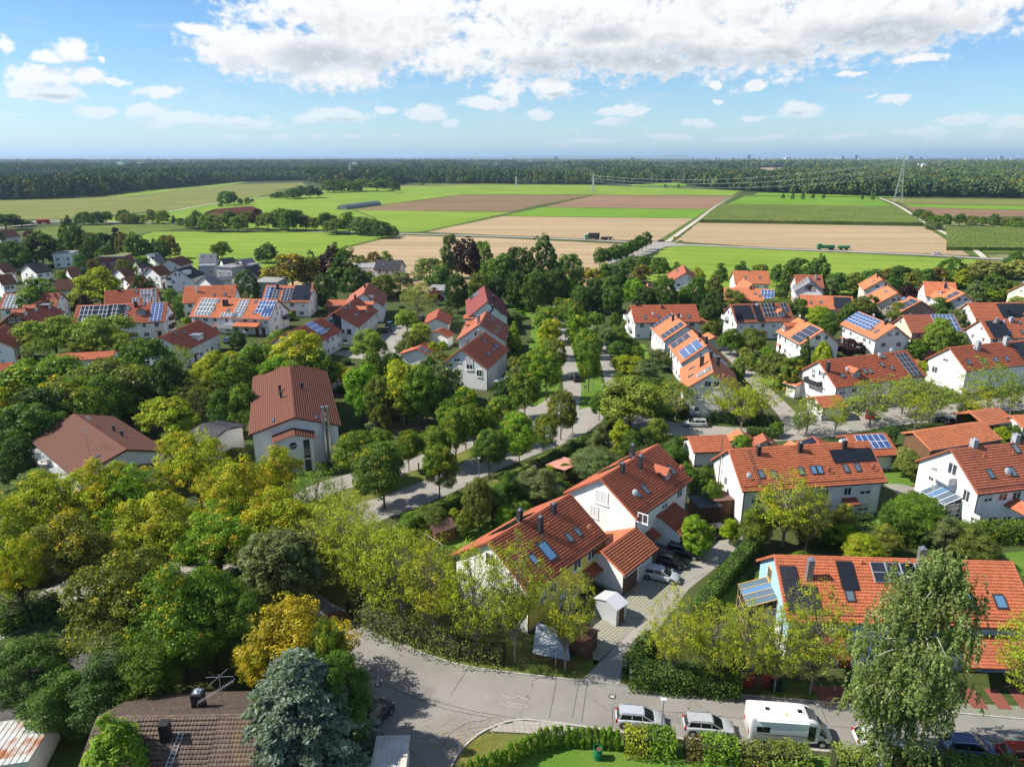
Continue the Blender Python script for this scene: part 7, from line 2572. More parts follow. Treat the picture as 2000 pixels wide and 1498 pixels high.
def shed(name, px, py, L_, D_, hw, hr_, ang, wallm, roofm, label, cat='shed', posts=False, mono=False, phrase=None):
 q = at(px, py)
 t = empty(name, (q.x, q.y, 0), ang); tag(t, label, cat)
 LAND.append((q.x, q.y, phrase or label))
 if posts:
  mb = MB()
  for sx in (-1, 0, 1):
   for sy in (-1, 1):
    mb.box(sx * (L_ / 2 - .2) - .06, sx * (L_ / 2 - .2) + .06, sy * (D_ / 2 - .2) - .06, sy * (D_ / 2 - .2) + .06, 0, hw, M_WOOD)
  mb.build('post', t)
 else:
  mb = MB(); mb.extr([(-L_ / 2 + .15, -D_ / 2 + .2, 0), (-L_ / 2 + .15, D_ / 2 - .2, 0), (-L_ / 2 + .15, D_ / 2 - .2, hw), (-L_ / 2 + .15, 0, hr_ - .1 if not mono else (hw + hr_) / 2 - .05), (-L_ / 2 + .15, -D_ / 2 + .2, hw if not mono else hr_ - .12)], (L_ - .3, 0, 0), wallm)
  mb.build('wall', t)
  mb = MB(); mb.box(-.4, .4, -D_ / 2 + .14, -D_ / 2 + .2, .02, min(1.9, hw - .1), M_WOOD); mb.build('door', t)
 mb = MB()
 if mono:
  mb.hexa([(-L_ / 2, -D_ / 2, hr_), (L_ / 2, -D_ / 2, hr_), (L_ / 2, D_ / 2, hw), (-L_ / 2, D_ / 2, hw), (-L_ / 2, -D_ / 2, hr_ + .1), (L_ / 2, -D_ / 2, hr_ + .1), (L_ / 2, D_ / 2, hw + .1), (-L_ / 2, D_ / 2, hw + .1)], roofm)
  for i in range(int(L_ / .5)):
   x = -L_ / 2 + .25 + i * .5
   mb.hexa([(x - .03, -D_ / 2, hr_ + .1), (x + .03, -D_ / 2, hr_ + .1), (x + .03, D_ / 2, hw + .1), (x - .03, D_ / 2, hw + .1), (x - .03, -D_ / 2, hr_ + .15), (x + .03, -D_ / 2, hr_ + .15), (x + .03, D_ / 2, hw + .15), (x - .03, D_ / 2, hw + .15)], roofm)
 else:
  for sg in (-1, 1):
   mb.hexa([(-L_ / 2, sg * D_ / 2, hw - .05), (L_ / 2, sg * D_ / 2, hw - .05), (L_ / 2, 0, hr_), (-L_ / 2, 0, hr_), (-L_ / 2, sg * D_ / 2, hw + .05), (L_ / 2, sg * D_ / 2, hw + .05), (L_ / 2, 0, hr_ + .1), (-L_ / 2, 0, hr_ + .1)], roofm)
   for i in range(int(L_ / .4)):
    x = -L_ / 2 + .2 + i * .4
    mb.hexa([(x - .02, sg * D_ / 2, hw + .05), (x + .02, sg * D_ / 2, hw + .05), (x + .02, 0, hr_ + .1), (x - .02, 0, hr_ + .1), (x - .02, sg * D_ / 2, hw + .09), (x + .02, sg * D_ / 2, hw + .09), (x + .02, 0, hr_ + .14), (x - .02, 0, hr_ + .14)], roofm)
 mb.build('roof', t)
 return t


M_PINK = mottled('pink_boards', (.55, .26, .19), (.46, .20, .15), 2., .8)
M_BRN = mottled('brown_felt', (.17, .09, .08), (.12, .07, .06), 2., .85)
M_METALW = mat('pale_sheet', (.55, .57, .58), .45, .3)
shed('pergola', 1101, 936, 4.4, 4.0, 2.6, 2.9, R(46), M_WOOD, M_PINK, 'garden pergola with pink-red boarded roof among the shrubs', 'pergola', True, True, 'the pink-roofed pergola')
shed('garden_shed', 862, 1052, 3.4, 2.8, 1.9, 2.7, R(35), M_WOOD, M_BRN, 'brown garden shed with brown felt roof at the edge of a lawn', phrase='the brown felt-roofed shed')
shed('bike_shed', 1192, 1205, 2.2, 3.4, 2.2, 2.7, R(45), M_METALW, M_METALW, 'pale grey metal shed with shallow roof on the driveway', phrase='the pale metal shed')
shed('carport', 1408, 1000, 4.6, 3.4, 2.5, 2.7, R(10), M_WOOD, M_BRN, 'brown flat-roofed shelter with fallen leaves beside the long terraced house', 'carport', False, True, 'the leafy brown shelter')
shed('carport', 1375, 1010, 3.6, 4.0, 2.4, 2.5, R(10), M_WOOD, M_DARKMET, 'dark flat shelter between the garages and the long terrace', 'carport', False, True, 'the dark flat shelter')
shed('play_house', 1637, 1064, 1.3, 1.2, 1.3, 1.8, R(5), M_PALEWOOD, M_PALEWOOD, 'tiny grey play house in the hedge behind the blue-gabled house', phrase='the tiny play house')
shed('garden_shed', 1473, 1328, 4.4, 2.6, 2.0, 2.5, R(-4), mottled('red_boards', (.30, .05, .03), (.24, .045, .03), 2., .8), M_BRN, 'red-boarded shed with mossy dark roof behind the street trees', phrase='the red-boarded shed')
shed('wood_store', 1128, 1265, 3.8, 2.8, 2.0, 2.6, R(-30), M_WOOD, TL['brown'], 'low brown-tiled wood store beside the lattice paving', phrase='the brown-tiled wood store')
shed('playhouse', 1018, 768, 1.8, 1.6, 1.4, 2.0, R(20), M_PALEWOOD, M_METALW, 'small pale garden hut right of the nearest avenue row house', phrase='the small pale hut')
shed('carport', 990, 765, 4.6, 4.2, 2.4, 2.7, R(-25), M_PALEWOOD, M_METALW, 'flat pale-roofed carport beside the nearest avenue row house', 'carport', True, True, 'the pale flat carport')
shed('flat_garage', 762, 1545, 2.9, 6.6, 2.5, 2.7, R(2), PL['pale'], mottled('pale_roof', (.55, .53, .47), (.42, .40, .34), .8, .8), 'garage with stained pale flat roof at the bottom edge', 'garage', False, True, 'the pale flat garage')
t = shed('metal_shed', 20, 1500, 6.2, 6.0, 2.4, 3.0, R(12), PL['pale'], mottled('rusty_sheet', (.50, .52, .50), (.42, .40, .36), 1.5, .6, c3=(.30, .12, .05), sc3=.5), 'sheet-metal roofed shed with rust stains in the lower left corner', 'shed', False, True, 'the rusty metal shed')
# white shelter / tarpaulin behind the fence
q = at(1080, 1275)
t = empty('tarpaulin_tent', (q.x, q.y, 0), R(-12)); tag(t, 'grey tarpaulin stretched as a lean-to behind the picket fence', 'tarpaulin')
mb = MB(); mb.hexa([(-2.0, -1.2, .5), (2.0, -1.2, .3), (1.2, 1.2, 2.0), (-2.0, 1.2, 2.6), (-2.0, -1.2, .54), (2.0, -1.2, .34), (1.2, 1.2, 2.05), (-2.0, 1.2, 2.65)], mottled('grey_tarp', (.42, .44, .46), (.30, .32, .34), 2., .5)); mb.build('sheet', t)
mb = MB()
for x, y, z in ((-2, 1.2, 2.6), (1.2, 1.2, 2.0), (-2, -1.2, .5)):
 mb.tube((x, y, 0), (x, y, z), .04, .04, M_PALEWOOD, 6)
mb.build('post', t)
# picket fence, each picket on its own
fa, fb = at(1036, 1290), at(1132, 1312)
t = empty('picket_fence', fa.to_tuple(), math.atan2(fb.y - fa.y, fb.x - fa.x)); tag(t, 'dark wooden picket fence behind the kerb between two street trees', 'fence')
Lf = (fb - fa).length
mb = MB(); mb.box(-.04, .04, -.012, .012, .08, 1.0, M_WOOD); pm = mb.mesh('picket')
for i in range(int(Lf / .16)):
 link('picket', pm, t, loc=(i * .16, 0, random.uniform(-.02, .02)))
mb = MB(); mb.box(0, Lf, .015, .05, .3, .37, M_WOOD); mb.box(0, Lf, .015, .05, .75, .82, M_WOOD); mb.build('rail', t)
# pergola frame and white climbing bar
q = at(822, 1058)
# flag / small sign on the verge
q = at(1085, 1312)
t = empty('street_sign', (q.x, q.y, 0)); tag(t, 'slim post with blue-green street name plate on the verge', 'road sign')
mb = MB(); mb.tube((0, 0, 0), (0, 0, 2.9), .03, .03, M_STEEL, 6); mb.build('post', t)
mb = MB(); mb.box(-.38, .02, -.02, .02, 2.55, 2.75, mat('sign_teal', (.03, .13, .16), .4)); mb.build('sign_plate', t, rot=(0, 0, .6))
# bins
for (px, py, c, l) in ((1508, 1346, (.02, .025, .03), 'black wheelie bin nearest to the red shed'), (1518, 1347, (.02, .025, .03), 'black wheelie bin between the black and green bins'), (1527, 1347, (.02, .10, .03), 'green wheelie bin beside the black bins')):
 q = at(px, py); t = empty('wheelie_bin', (q.x, q.y, 0)); tag(t, l, 'bin', 'bins beside the red shed')
 mb = MB(); mb.hexa([(-.22, -.25, 0), (.22, -.25, 0), (.22, .25, 0), (-.22, .25, 0), (-.28, -.33, 1.0), (.28, -.33, 1.0), (.28, .33, 1.0), (-.28, .33, 1.0)], M_ANY); mb.build('bin_body', t, color=c)
 mb = MB(); mb.box(-.3, .3, -.36, .34, 1.0, 1.07, M_ANY); mb.build('lid', t, color=c)
# trampoline
q = at(1961, 857)
t = empty('trampoline', (q.x, q.y, 0)); tag(t, 'round dark trampoline on the lawn behind the conservatory house', 'trampoline')
mb = MB(); mb.tube((0, 0, .78), (0, 0, .82), 1.75, 1.75, M_PLASTIC, 28); mb.build('mat', t)
mb = MB()
for k_ in range(28):
 a, b = 2 * math.pi * k_ / 28, 2 * math.pi * (k_ + 1) / 28
 mb.tube((1.9 * math.cos(a), 1.9 * math.sin(a), .8), (1.9 * math.cos(b), 1.9 * math.sin(b), .8), .14, .14, mat('pad', (.12, .14, .15), .6), 6)
mb.build('frame_pad', t)
for k_ in range(4):
 a = k_ * math.pi / 2 + .4
 mb = MB(); mb.tube((1.9 * math.cos(a), 1.9 * math.sin(a), 0), (1.9 * math.cos(a), 1.9 * math.sin(a), .8), .04, .04, M_ZINC, 6); mb.build('leg', t)
# white gate/climbing frame by the brown shed
a_, b_ = at(826, 1040, 1.9), at(870, 1068, 1.9)
mb = MB(); mb.tube(a_, b_, .06, .06, M_PALEWOOD, 6)
for v in (a_, b_):
 mb.tube((v.x, v.y, 0), v, .06, .06, M_PALEWOOD, 6)
tag(mb.build('swing_frame'), 'pale wooden cross bar on two posts beside the brown garden shed', 'frame')
# patio set
q = at(992, 870)
for (px, py, l) in ((1185, 871, 'white garden table on the lawn behind the dark hedge'),):
 q = at(px, py); t = empty('garden_table', (q.x, q.y, 0)); tag(t, l, 'table')
 mb = MB(); mb.box(-.8, .8, -.45, .45, .7, .75, M_WHITE); mb.build('table_top', t)
 for sx in (-1, 1):
  for sy in (-1, 1):
   mb = MB(); mb.box(sx * .7 - .03, sx * .7 + .03, sy * .38 - .03, sy * .38 + .03, 0, .7, M_WHITE); mb.build('leg', t)
q = at(374, 824)
t = empty('slide', (q.x, q.y, 0), R(80)); tag(t, 'pale blue playground slide in the shade left of the long hall', 'slide')
mb = MB(); mb.hexa([(-2, -.4, .2), (2, -.4, 1.8), (2, .4, 1.8), (-2, .4, .2), (-2, -.4, .3), (2, -.4, 1.9), (2, .4, 1.9), (-2, .4, .3)], mat('slide_blue', (.35, .5, .62), .3)); mb.build('chute', t)
mb = MB()
for sy in (-.4, .4):
 mb.tube((2, sy, 0), (2, sy, 2.4), .05, .05, M_ZINC, 6)
mb.build('ladder', t)

# ------------------------------------------------------------------ trees as surveyed: x, top, width in the picture, height in metres, kind, colour, share of autumn leaves
T = '''
55 925 190 12 bigmaple yellow 0.18
180 893 150 13 bigmaple yellow 0.30
245 905 150 12 bigmaple bright 0.18
372 832 170 14 bigmaple yellow 0.33
455 890 170 13 bigmaple yellow 0.38
540 865 95 11 bigmaple yellow 0.50
300 960 190 12 bigmaple yellow 0.15
120 1000 190 11 bigmaple olive 0.22
410 985 190 11 bigmaple bright 0.22
530 950 170 11 bigmaple yellow 0.22
15 1045 120 11 bigmaple yellow 0.38
610 925 120 10 airy bright .05
660 965 130 10 airy airy .03
600 1020 150 9 airy airy 0
225 1075 230 13 bigmaple olive 0.08
330 1100 210 13 bigmaple green 0.08
400 1140 150 10 broad green 0
545 1035 150 10 willow grey 0
560 1170 230 10 bigmaple orange 0.60
510 1230 130 8 bigmaple orange 0.55
630 1240 110 8 broad deep .05
45 1260 130 7 broad deep 0
200 1290 170 7 broad dark 0
110 1310 140 6 broad deep 0
270 1270 120 7 broad green 0
685 1335 60 6 broad dark 0
662 1262 100 11 broad deep 0
640 1200 80 10 bigmaple green .05
208 1400 200 9.5 flame bright 0
480 1175 90 9 broad deep 0
30 800 120 10 broad deep 0
25 860 70 8 dense dark 0
20 950 60 6 broad grey 0
65 920 70 5 broad grey 0
90 690 170 12 broad green .03
200 700 160 12 broad olive .03
95 610 112 12 broad light 0
190 610 108 12 broad light .03
148 620 60 11 broad light 0
45 692 70 10 broad bright 0
110 690 85 11 broad olive 0
195 688 85 11 broad olive .03
280 660 112 14 dense deep 0
320 700 70 12 dense dark 0
243 748 62 8 broad bright 0
325 770 105 8 broad yellow .12
15 738 80 9 broad yellow .35
110 728 140 12 broad green .12
160 745 110 11 broad green .1
190 742 80 10 broad green 0
60 760 90 11 dense dark 0
345 670 50 8 airy light .05
385 712 60 9 broad yellow .08
372 738 75 9 airy olive 0
420 678 85 11 broad yellow .15
495 664 78 11 broad green .05
450 700 70 10 broad green .04
540 690 80 11 broad bright .03
578 658 100 12 broad yellow .2
620 672 60 11 broad green .05
548 640 56 7 broad green 0
655 700 55 7 broad yellow .05
690 712 50 7 broad yellow .03
718 636 60 9 broad light 0
461 646 32 5 dense dark 0
467 738 64 11 broad green .02
430 760 50 9 dense deep 0
710 700 75 13 broad bright 0
735 740 50 10 broad olive .03
788 692 98 14 broad yellow .12
865 693 82 13 broad grey .02
820 720 70 12 broad green 0
725 693 52 12 broad green 0
745 765 36 8 broad olive .08
760 690 50 12 dense deep 0
835 700 50 12 dense dark 0
805 640 55 8 broad olive 0
822 632 40 6 broad lime 0
845 668 26 5 broad yellow .1
860 690 50 6 broad olive 0
793 598 50 8 broad light 0
815 543 66 13 airy pale 0
848 561 24 6 broad red 0
893 535 46 13 dense dark 0
870 600 30 5 broad grey 0
1018 556 52 8 broad brown .1
1000 600 42 6 broad grey 0
1004 625 34 8 conifer lime 0
1010 690 34 6 broad olive .05
1005 720 40 6 broad grey 0
985 735 50 5 broad dark 0
965 800 40 4 broad green 0
940 770 50 4 broad grey 0
567 492 92 14 broad brown .25
600 500 55 12 broad olive .05
518 476 40 9 dense dark 0
480 535 46 9 dense dark 0
650 482 54 16 dense purple 0
672 495 50 14 dense deep 0
605 480 28 12 conifer grey 0
631 528 48 13 dense dark 0
690 520 44 11 broad dark 0
880 460 40 18 willow grey 0
918 470 58 17 dense purple 0
943 470 36 15 broad green 0
838 502 54 11 broad grey .05
860 515 50 11 broad deep 0
703 497 24 8 broad olive .1
728 490 26 8 broad brown .15
753 490 30 8 broad light 0
770 509 26 6 broad purple 0
720 530 44 8 broad green 0
745 535 50 9 broad olive 0
780 530 40 8 broad grey 0
935 525 46 13 broad olive 0
985 490 62 16 broad deep 0
960 500 40 13 broad green .05
1010 482 52 17 broad dark 0
1035 486 40 17 conifer dark 0
1065 476 50 19 dense dark 0
1052 480 26 19 conifer dark 0
1080 478 26 19 conifer deep 0
1112 494 46 14 broad deep 0
1130 515 30 11 broad grey 0
1050 530 54 14 dense deep 0
1090 525 50 14 dense dark 0
1010 530 46 13 dense dark 0
975 530 40 12 broad dark 0
1105 543 38 10 broad bright .03
1125 530 30 9 broad green 0
1147 522 22 6 broad orange .5
1163 521 28 6 broad pale .25
1183 511 26 8 broad green 0
1172 487 27 9 maple deep 0
1183 484 26 9 maple deep 0
1195 482 26 9 maple deep 0
1206 480 25 9 maple deep 0
1217 477 24 9 maple deep 0
1228 473 22 9 maple deep 0
1238 468 22 9 maple deep 0
1247 463 21 9 maple deep 0
1255 459 21 9 maple deep 0
1264 455 21 9 maple deep 0
1228 502 36 9 broad deep 0
1255 514 34 8 broad brown .05
1258 497 28 8 broad deep 0
1290 499 38 9 broad deep 0
1210 520 34 9 broad dark 0
1160 544 56 11 dense dark 0
1135 560 34 9 broad deep 0
1200 539 44 13 dense deep 0
1240 537 46 12 broad bright 0
1262 560 46 10 dense dark 0
1303 541 54 13 dense deep 0
1366 540 46 13 dense deep 0
1340 560 36 9 broad green 0
1409 514 30 10 broad deep 0
1398 530 34 12 broad olive 0
1395 567 50 12 dense dark 0
1437 563 42 8 broad olive 0
1425 560 30 8 broad deep 0
1450 510 28 7 broad deep 0
1487 513 30 6 broad olive .05
1322 511 24 7 broad green 0
1362 521 26 6 broad yellow .35
1166 607 30 6 broad green 0
1201 609 22 5 dense green 0
1178 628 54 8 broad grey 0
1205 640 40 6 broad green 0
1521 516 30 9 broad deep 0
1545 510 34 11 dense deep 0
1562 499 40 12 dense deep 0
1606 502 34 12 dense deep 0
1585 510 30 11 dense deep 0
1640 529 52 9 broad deep 0
1672 532 40 9 broad olive 0
1700 528 38 8 broad deep 0
1620 545 36 8 willow grey 0
1525 576 52 8 broad green 0
1562 578 44 8 broad deep 0
1500 585 36 7 broad olive 0
1600 590 40 8 broad lime .05
1623 612 40 8 broad deep 0
1530 550 22 6 dense dark 0
1430 635 42 8 broad green 0
1475 635 48 8 broad olive 0
1612 663 54 7 flame lime .1
1577 653 32 9 conifer deep 0
1667 658 54 6 broad purple 0
1520 682 68 9 broad olive 0
1550 700 46 8 broad green .05
1456 680 24 4 column pale 0
1468 690 26 4 column light 0
1500 672 26 4 broad bright 0
1466 617 18 5 dense green 0
1705 568 56 9 conifer deep 0
1685 580 40 8 broad olive 0
1662 585 36 8 broad deep 0
1762 585 40 8 broad olive 0
1840 581 48 8 broad deep 0
1878 596 38 9 broad grey 0
1928 599 52 7 broad deep 0
1988 602 36 7 broad deep 0
1841 626 54 10 broad light 0
1870 650 44 7 broad light 0
1815 653 54 5 broad red 0
1790 665 40 5 broad green 0
1825 685 36 4 dense purple 0
1805 700 30 5 broad lime 0
1736 520 36 10 broad brown .05
1765 515 46 10 dense dark 0
1748 522 34 10 broad deep 0
1790 525 34 9 broad olive .1
1812 520 34 9 dense deep 0
1835 518 34 9 broad brown .1
1862 510 50 9 dense deep 0
1885 525 36 8 broad yellow .1
1715 522 34 9 broad deep 0
1775 555 34 7 broad purple 0
1948 531 52 10 dense deep 0
1975 545 40 8 broad green 0
1908 551 36 7 broad grey 0
1925 508 60 8 willow pale 0
1960 506 60 8 willow pale 0
1995 508 50 8 willow pale 0
1895 515 40 8 willow pale 0
1945 560 34 5 broad lime 0
1990 575 34 5 broad pale 0
1235 727 115 11 broad light 0
1200 765 44 7 dense deep 0
1325 733 82 9 airy light .1
1418 737 72 9 airy yellow .1
1490 737 82 9 airy airy .03
1455 760 60 8 airy airy .05
1585 768 64 8 airy light .05
1565 800 30 5 airy green 0
1640 778 44 7 airy airy 0
1712 744 98 9 airy light .05
1775 728 66 9 airy airy 0
1830 738 86 9 airy light 0
1800 760 50 8 airy airy .03
1908 748 64 8 airy yellow .1
1945 707 82 10 airy light 0
1990 730 60 9 airy light 0
1285 818 40 7 broad light 0
1258 830 50 7 broad deep 0
1322 855 62 8 broad deep 0
1285 870 44 6 broad olive 0
1342 905 44 5 broad green 0
1454 850 38 5 dense bright 0
1545 933 158 10 airy yellow .18
1590 955 90 9 airy olive .08
1480 990 70 6 broad green 0
1358 1004 74 6 dense bright .05
1795 970 92 6 broad green 0
1760 985 60 5 broad deep 0
1852 1010 66 5 broad grey 0
1910 1030 80 5 broad olive 0
1735 1030 60 4 broad olive .05
1690 1045 60 5 broad yellow .1
1640 1015 60 4 broad bright 0
1650 985 56 6 broad olive .05
1215 817 46 6 broad yellow .05
1172 832 46 6 broad grey 0
1163 878 84 5 broad grey 0
1130 890 50 4 broad grey 0
1053 912 84 5.5 broad grey 0
992 922 54 5.5 broad deep 0
935 942 62 7 willow olive 0
960 955 50 5 broad deep 0
886 991 26 3 dense yellow 0
970 985 22 3 broad red 0
988 988 44 3.5 broad bright 0
1073 908 28 3.5 broad lime .2
1110 985 60 4 broad deep 0
1020 975 40 4 broad green 0
1206 868 40 4 broad green .1
1235 840 44 5 broad deep 0
1270 850 40 5 broad green 0
905 1000 40 3.5 broad olive .05
840 990 60 4 broad olive 0
805 1000 60 4 broad green 0
860 1080 60 5 broad green .05
820 1060 60 5 broad light .03
1105 905 30 3 broad green 0
1390 620 40 7 broad olive 0
1445 700 30 4 column light 0
1235 655 30 4 broad deep 0
1225 690 60 5 broad yellow .08
1262 700 44 5 broad grey 0
1290 675 44 6 broad grey 0
1245 675 30 4 dense green 0
1210 660 46 6 broad deep 0
1270 735 60 4 broad deep 0
1380 905 40 5 broad deep 0
1395 935 40 5 broad green .03
1430 1010 36 4 broad lime 0
1900 790 40 4 broad green .1
1790 880 60 5 broad olive 0
1770 865 40 5 broad pale 0
1820 900 40 4 broad green 0
1740 1010 30 3 broad deep 0
1740 830 26 4 dense deep 0
1520 820 24 3 broad green 0
1960 828 32 4 broad lime 0
1985 825 30 4 broad deep 0
'''
DIST = '''
440 372 26 15 broad deep
455 374 20 13 broad dark
468 385 12 8 broad green
482 384 12 8 broad green
492 386 8 5 broad green
380 409 12 6 broad deep
430 395 8 4 broad deep
130 420 14 9 broad dark
160 412 30 10 broad deep
185 412 26 10 broad dark
205 410 24 10 broad deep
238 408 24 10 broad deep
120 428 12 7 broad green
292 407 14 6 broad deep
250 415 34 8 broad olive
275 418 24 6 broad olive
295 412 26 9 broad olive
315 410 26 10 broad green
338 420 12 7 broad deep
352 424 14 6 broad deep
372 420 26 9 broad deep
385 413 30 12 broad deep
405 417 34 12 broad green
425 420 34 11 broad olive
447 408 34 13 broad deep
462 420 34 11 broad green
480 410 34 13 broad olive
500 408 26 14 broad purple
520 412 36 13 broad olive
545 406 36 15 broad deep
560 408 30 15 broad deep
575 407 40 15 broad dark
595 418 34 11 broad brown
615 424 36 9 broad olive
636 412 40 14 broad dark
655 424 40 11 broad olive
680 414 44 14 broad green
705 422 34 12 broad grey
720 426 34 11 broad deep
745 430 34 11 broad dark
765 440 24 7 broad deep
545 373 20 8 broad deep
535 376 16 6 broad deep
570 368 26 12 broad deep
585 362 36 15 broad dark
605 362 34 15 broad dark
620 366 20 12 broad dark
650 350 40 18 broad deep
672 348 40 18 broad dark
690 352 30 16 broad deep
705 347 40 19 broad green
735 346 40 20 broad deep
760 345 30 20 broad deep
770 352 20 17 broad dark
845 343 16 15 broad deep
868 346 10 9 broad deep
880 345 14 12 broad deep
900 343 14 14 broad green
915 341 20 16 broad deep
825 355 6 5 broad olive
1530 376 6 8 broad deep
1549 376 6 8 broad deep
1569 376 6 8 broad deep
1589 376 6 8 broad deep
1610 376 6 8 broad deep
1685 378 6 8 broad deep
1706 378 6 8 broad deep
1300 358 8 8 broad deep
1325 358 8 8 broad green
1800 407 26 8 broad deep
1815 411 30 8 broad olive
1832 418 26 7 broad green
1852 416 18 9 broad deep
1878 414 24 10 broad deep
1900 420 26 7 broad olive
1920 422 24 7 broad green
1944 416 16 10 broad deep
1960 424 26 7 broad olive
1985 420 30 8 broad olive
1825 430 30 6 broad grey
1985 430 28 6 broad green
1990 490 36 8 broad deep
5 415 60 12 broad dark
-20 440 40 12 broad dark
40 428 40 5 broad olive
60 452 60 16 broad purple
75 462 60 14 dense dark
35 480 40 12 broad deep
120 445 30 14 dense deep
143 438 36 17 dense dark
170 450 40 14 broad olive
200 450 40 14 dense dark
225 445 30 14 broad purple
240 452 30 14 broad brown
265 458 44 13 dense deep
300 463 34 11 conifer grey
325 458 34 12 broad brown
310 470 34 10 dense dark
178 465 40 13 dense dark
205 475 36 12 dense deep
430 468 38 10 broad olive
275 497 32 10 broad green
180 503 26 10 broad brown
155 495 24 10 broad deep
190 524 86 14 broad yellow
65 545 90 13 broad green
120 530 40 9 broad olive
270 543 24 8 dense dark
290 545 22 7 dense dark
350 575 24 6 broad green
370 580 16 6 dense purple
345 590 20 6 broad deep
160 575 34 7 broad purple
330 562 24 5 broad green
240 505 30 9 broad olive
10 470 60 14 broad deep
'''
n_tr = 0
for line in T.strip().splitlines():
 a = line.split()
 tree_px(float(a[0]), float(a[1]), float(a[2]), float(a[3]), a[4], a[5], float(a[6]))
for line in DIST.strip().splitlines():
 a = line.split()
 tree_px(float(a[0]), float(a[1]), float(a[2]), float(a[3]), a[4], a[5], 0.)

# street trees by the foot of their trunks: x, y of the foot, top, width
def street_tree(px, pyb, pyt, wpx, sp, col, aut, desc, group):
 b = at(px, pyb)
 # height so that the crown top shows at pyt
 lo, hi = 2., 22.
 for _ in range(30):
  m_ = (lo + hi) / 2
  if px_of(b.x, b.y, m_)[1] > pyt:
   lo = m_
  else:
   hi = m_
 h_ = lo
 depth = b.y * math.cos(PITCH) + (CAM_H - h_ * .6) * math.sin(PITCH)
 return place_tree(sp, b.x, b.y, h_, wpx / 2 * depth / FPX, G[col], aut, desc, 'street_tree', group)


FT = [(680, 1155, 1000, 130, .02), (730, 1187, 1020, 130, .02), (786, 1218, 1035, 140, .0), (851, 1257, 1070, 135, .02), (931, 1280, 1080, 130, .02), (1006, 1294, 1072, 135, .02), (1104, 1310, 1128, 118, .08),
   (1313, 1334, 1178, 110, .12), (1385, 1340, 1190, 100, .10), (1448, 1344, 1195, 105, .12), (1512, 1351, 1200, 100, .06), (1581, 1356, 1165, 130, .04), (2000, 1392, 1195, 150, .03), (1990, 1385, 1225, 110, .03)]
for (a, b, c, d, e) in FT[:13]:
 street_tree(a, b, c, d, 'airy', 'airy', e, 'light yellow-green street tree at the kerb', 'street trees along the near kerb')
AVT = [(859, 971, 868, 74, 'green', .04), (891, 910, 800, 72, 'green', .05), (955, 936, 838, 74, 'deep', .02), (1014, 911, 806, 62, 'bright', .03), (1062, 886, 812, 44, 'green', .05), (1095, 859, 765, 58, 'olive', .10), (980, 864, 772, 62, 'green', .08),
    (1025, 818, 735, 62, 'green', .03), (1067, 783, 690, 60, 'bright', .03), (1170, 822, 764, 36, 'deep', 0), (1149, 766, 664, 50, 'green', .03), (751, 992, 868, 112, 'deep', .02), (701, 945, 842, 90, 'green', .06), (799, 920, 840, 48, 'green', .08), (850, 915, 832, 66, 'green', .03), (926, 880, 790, 66, 'green', .08),
    (1082, 735, 662, 44, 'olive', .06), (1075, 700, 625, 48, 'lime', .3), (1068, 670, 598, 44, 'green', .08), (1060, 650, 600, 30, 'green', .05), (1140, 730, 640, 44, 'green', .06), (1130, 700, 618, 44, 'bright', .06), (1118, 672, 600, 42, 'green', .03), (1108, 648, 588, 36, 'olive', .05), (1098, 625, 585, 30, 'green', .05),
    (1036, 770, 700, 40, 'green', .05), (885, 850, 775, 60, 'green', .08), (1050, 740, 680, 40, 'green', .03), (905, 830, 760, 52, 'bright', .1), (745, 880, 838, 44, 'green', .05)]
for (a, b, c, d, col, e) in AVT:
 street_tree(a, b, c, d, 'maple', col, e, WORDS[col] + ' avenue maple' + (' turning yellow' if e > .07 else ''), 'maples along the avenue')

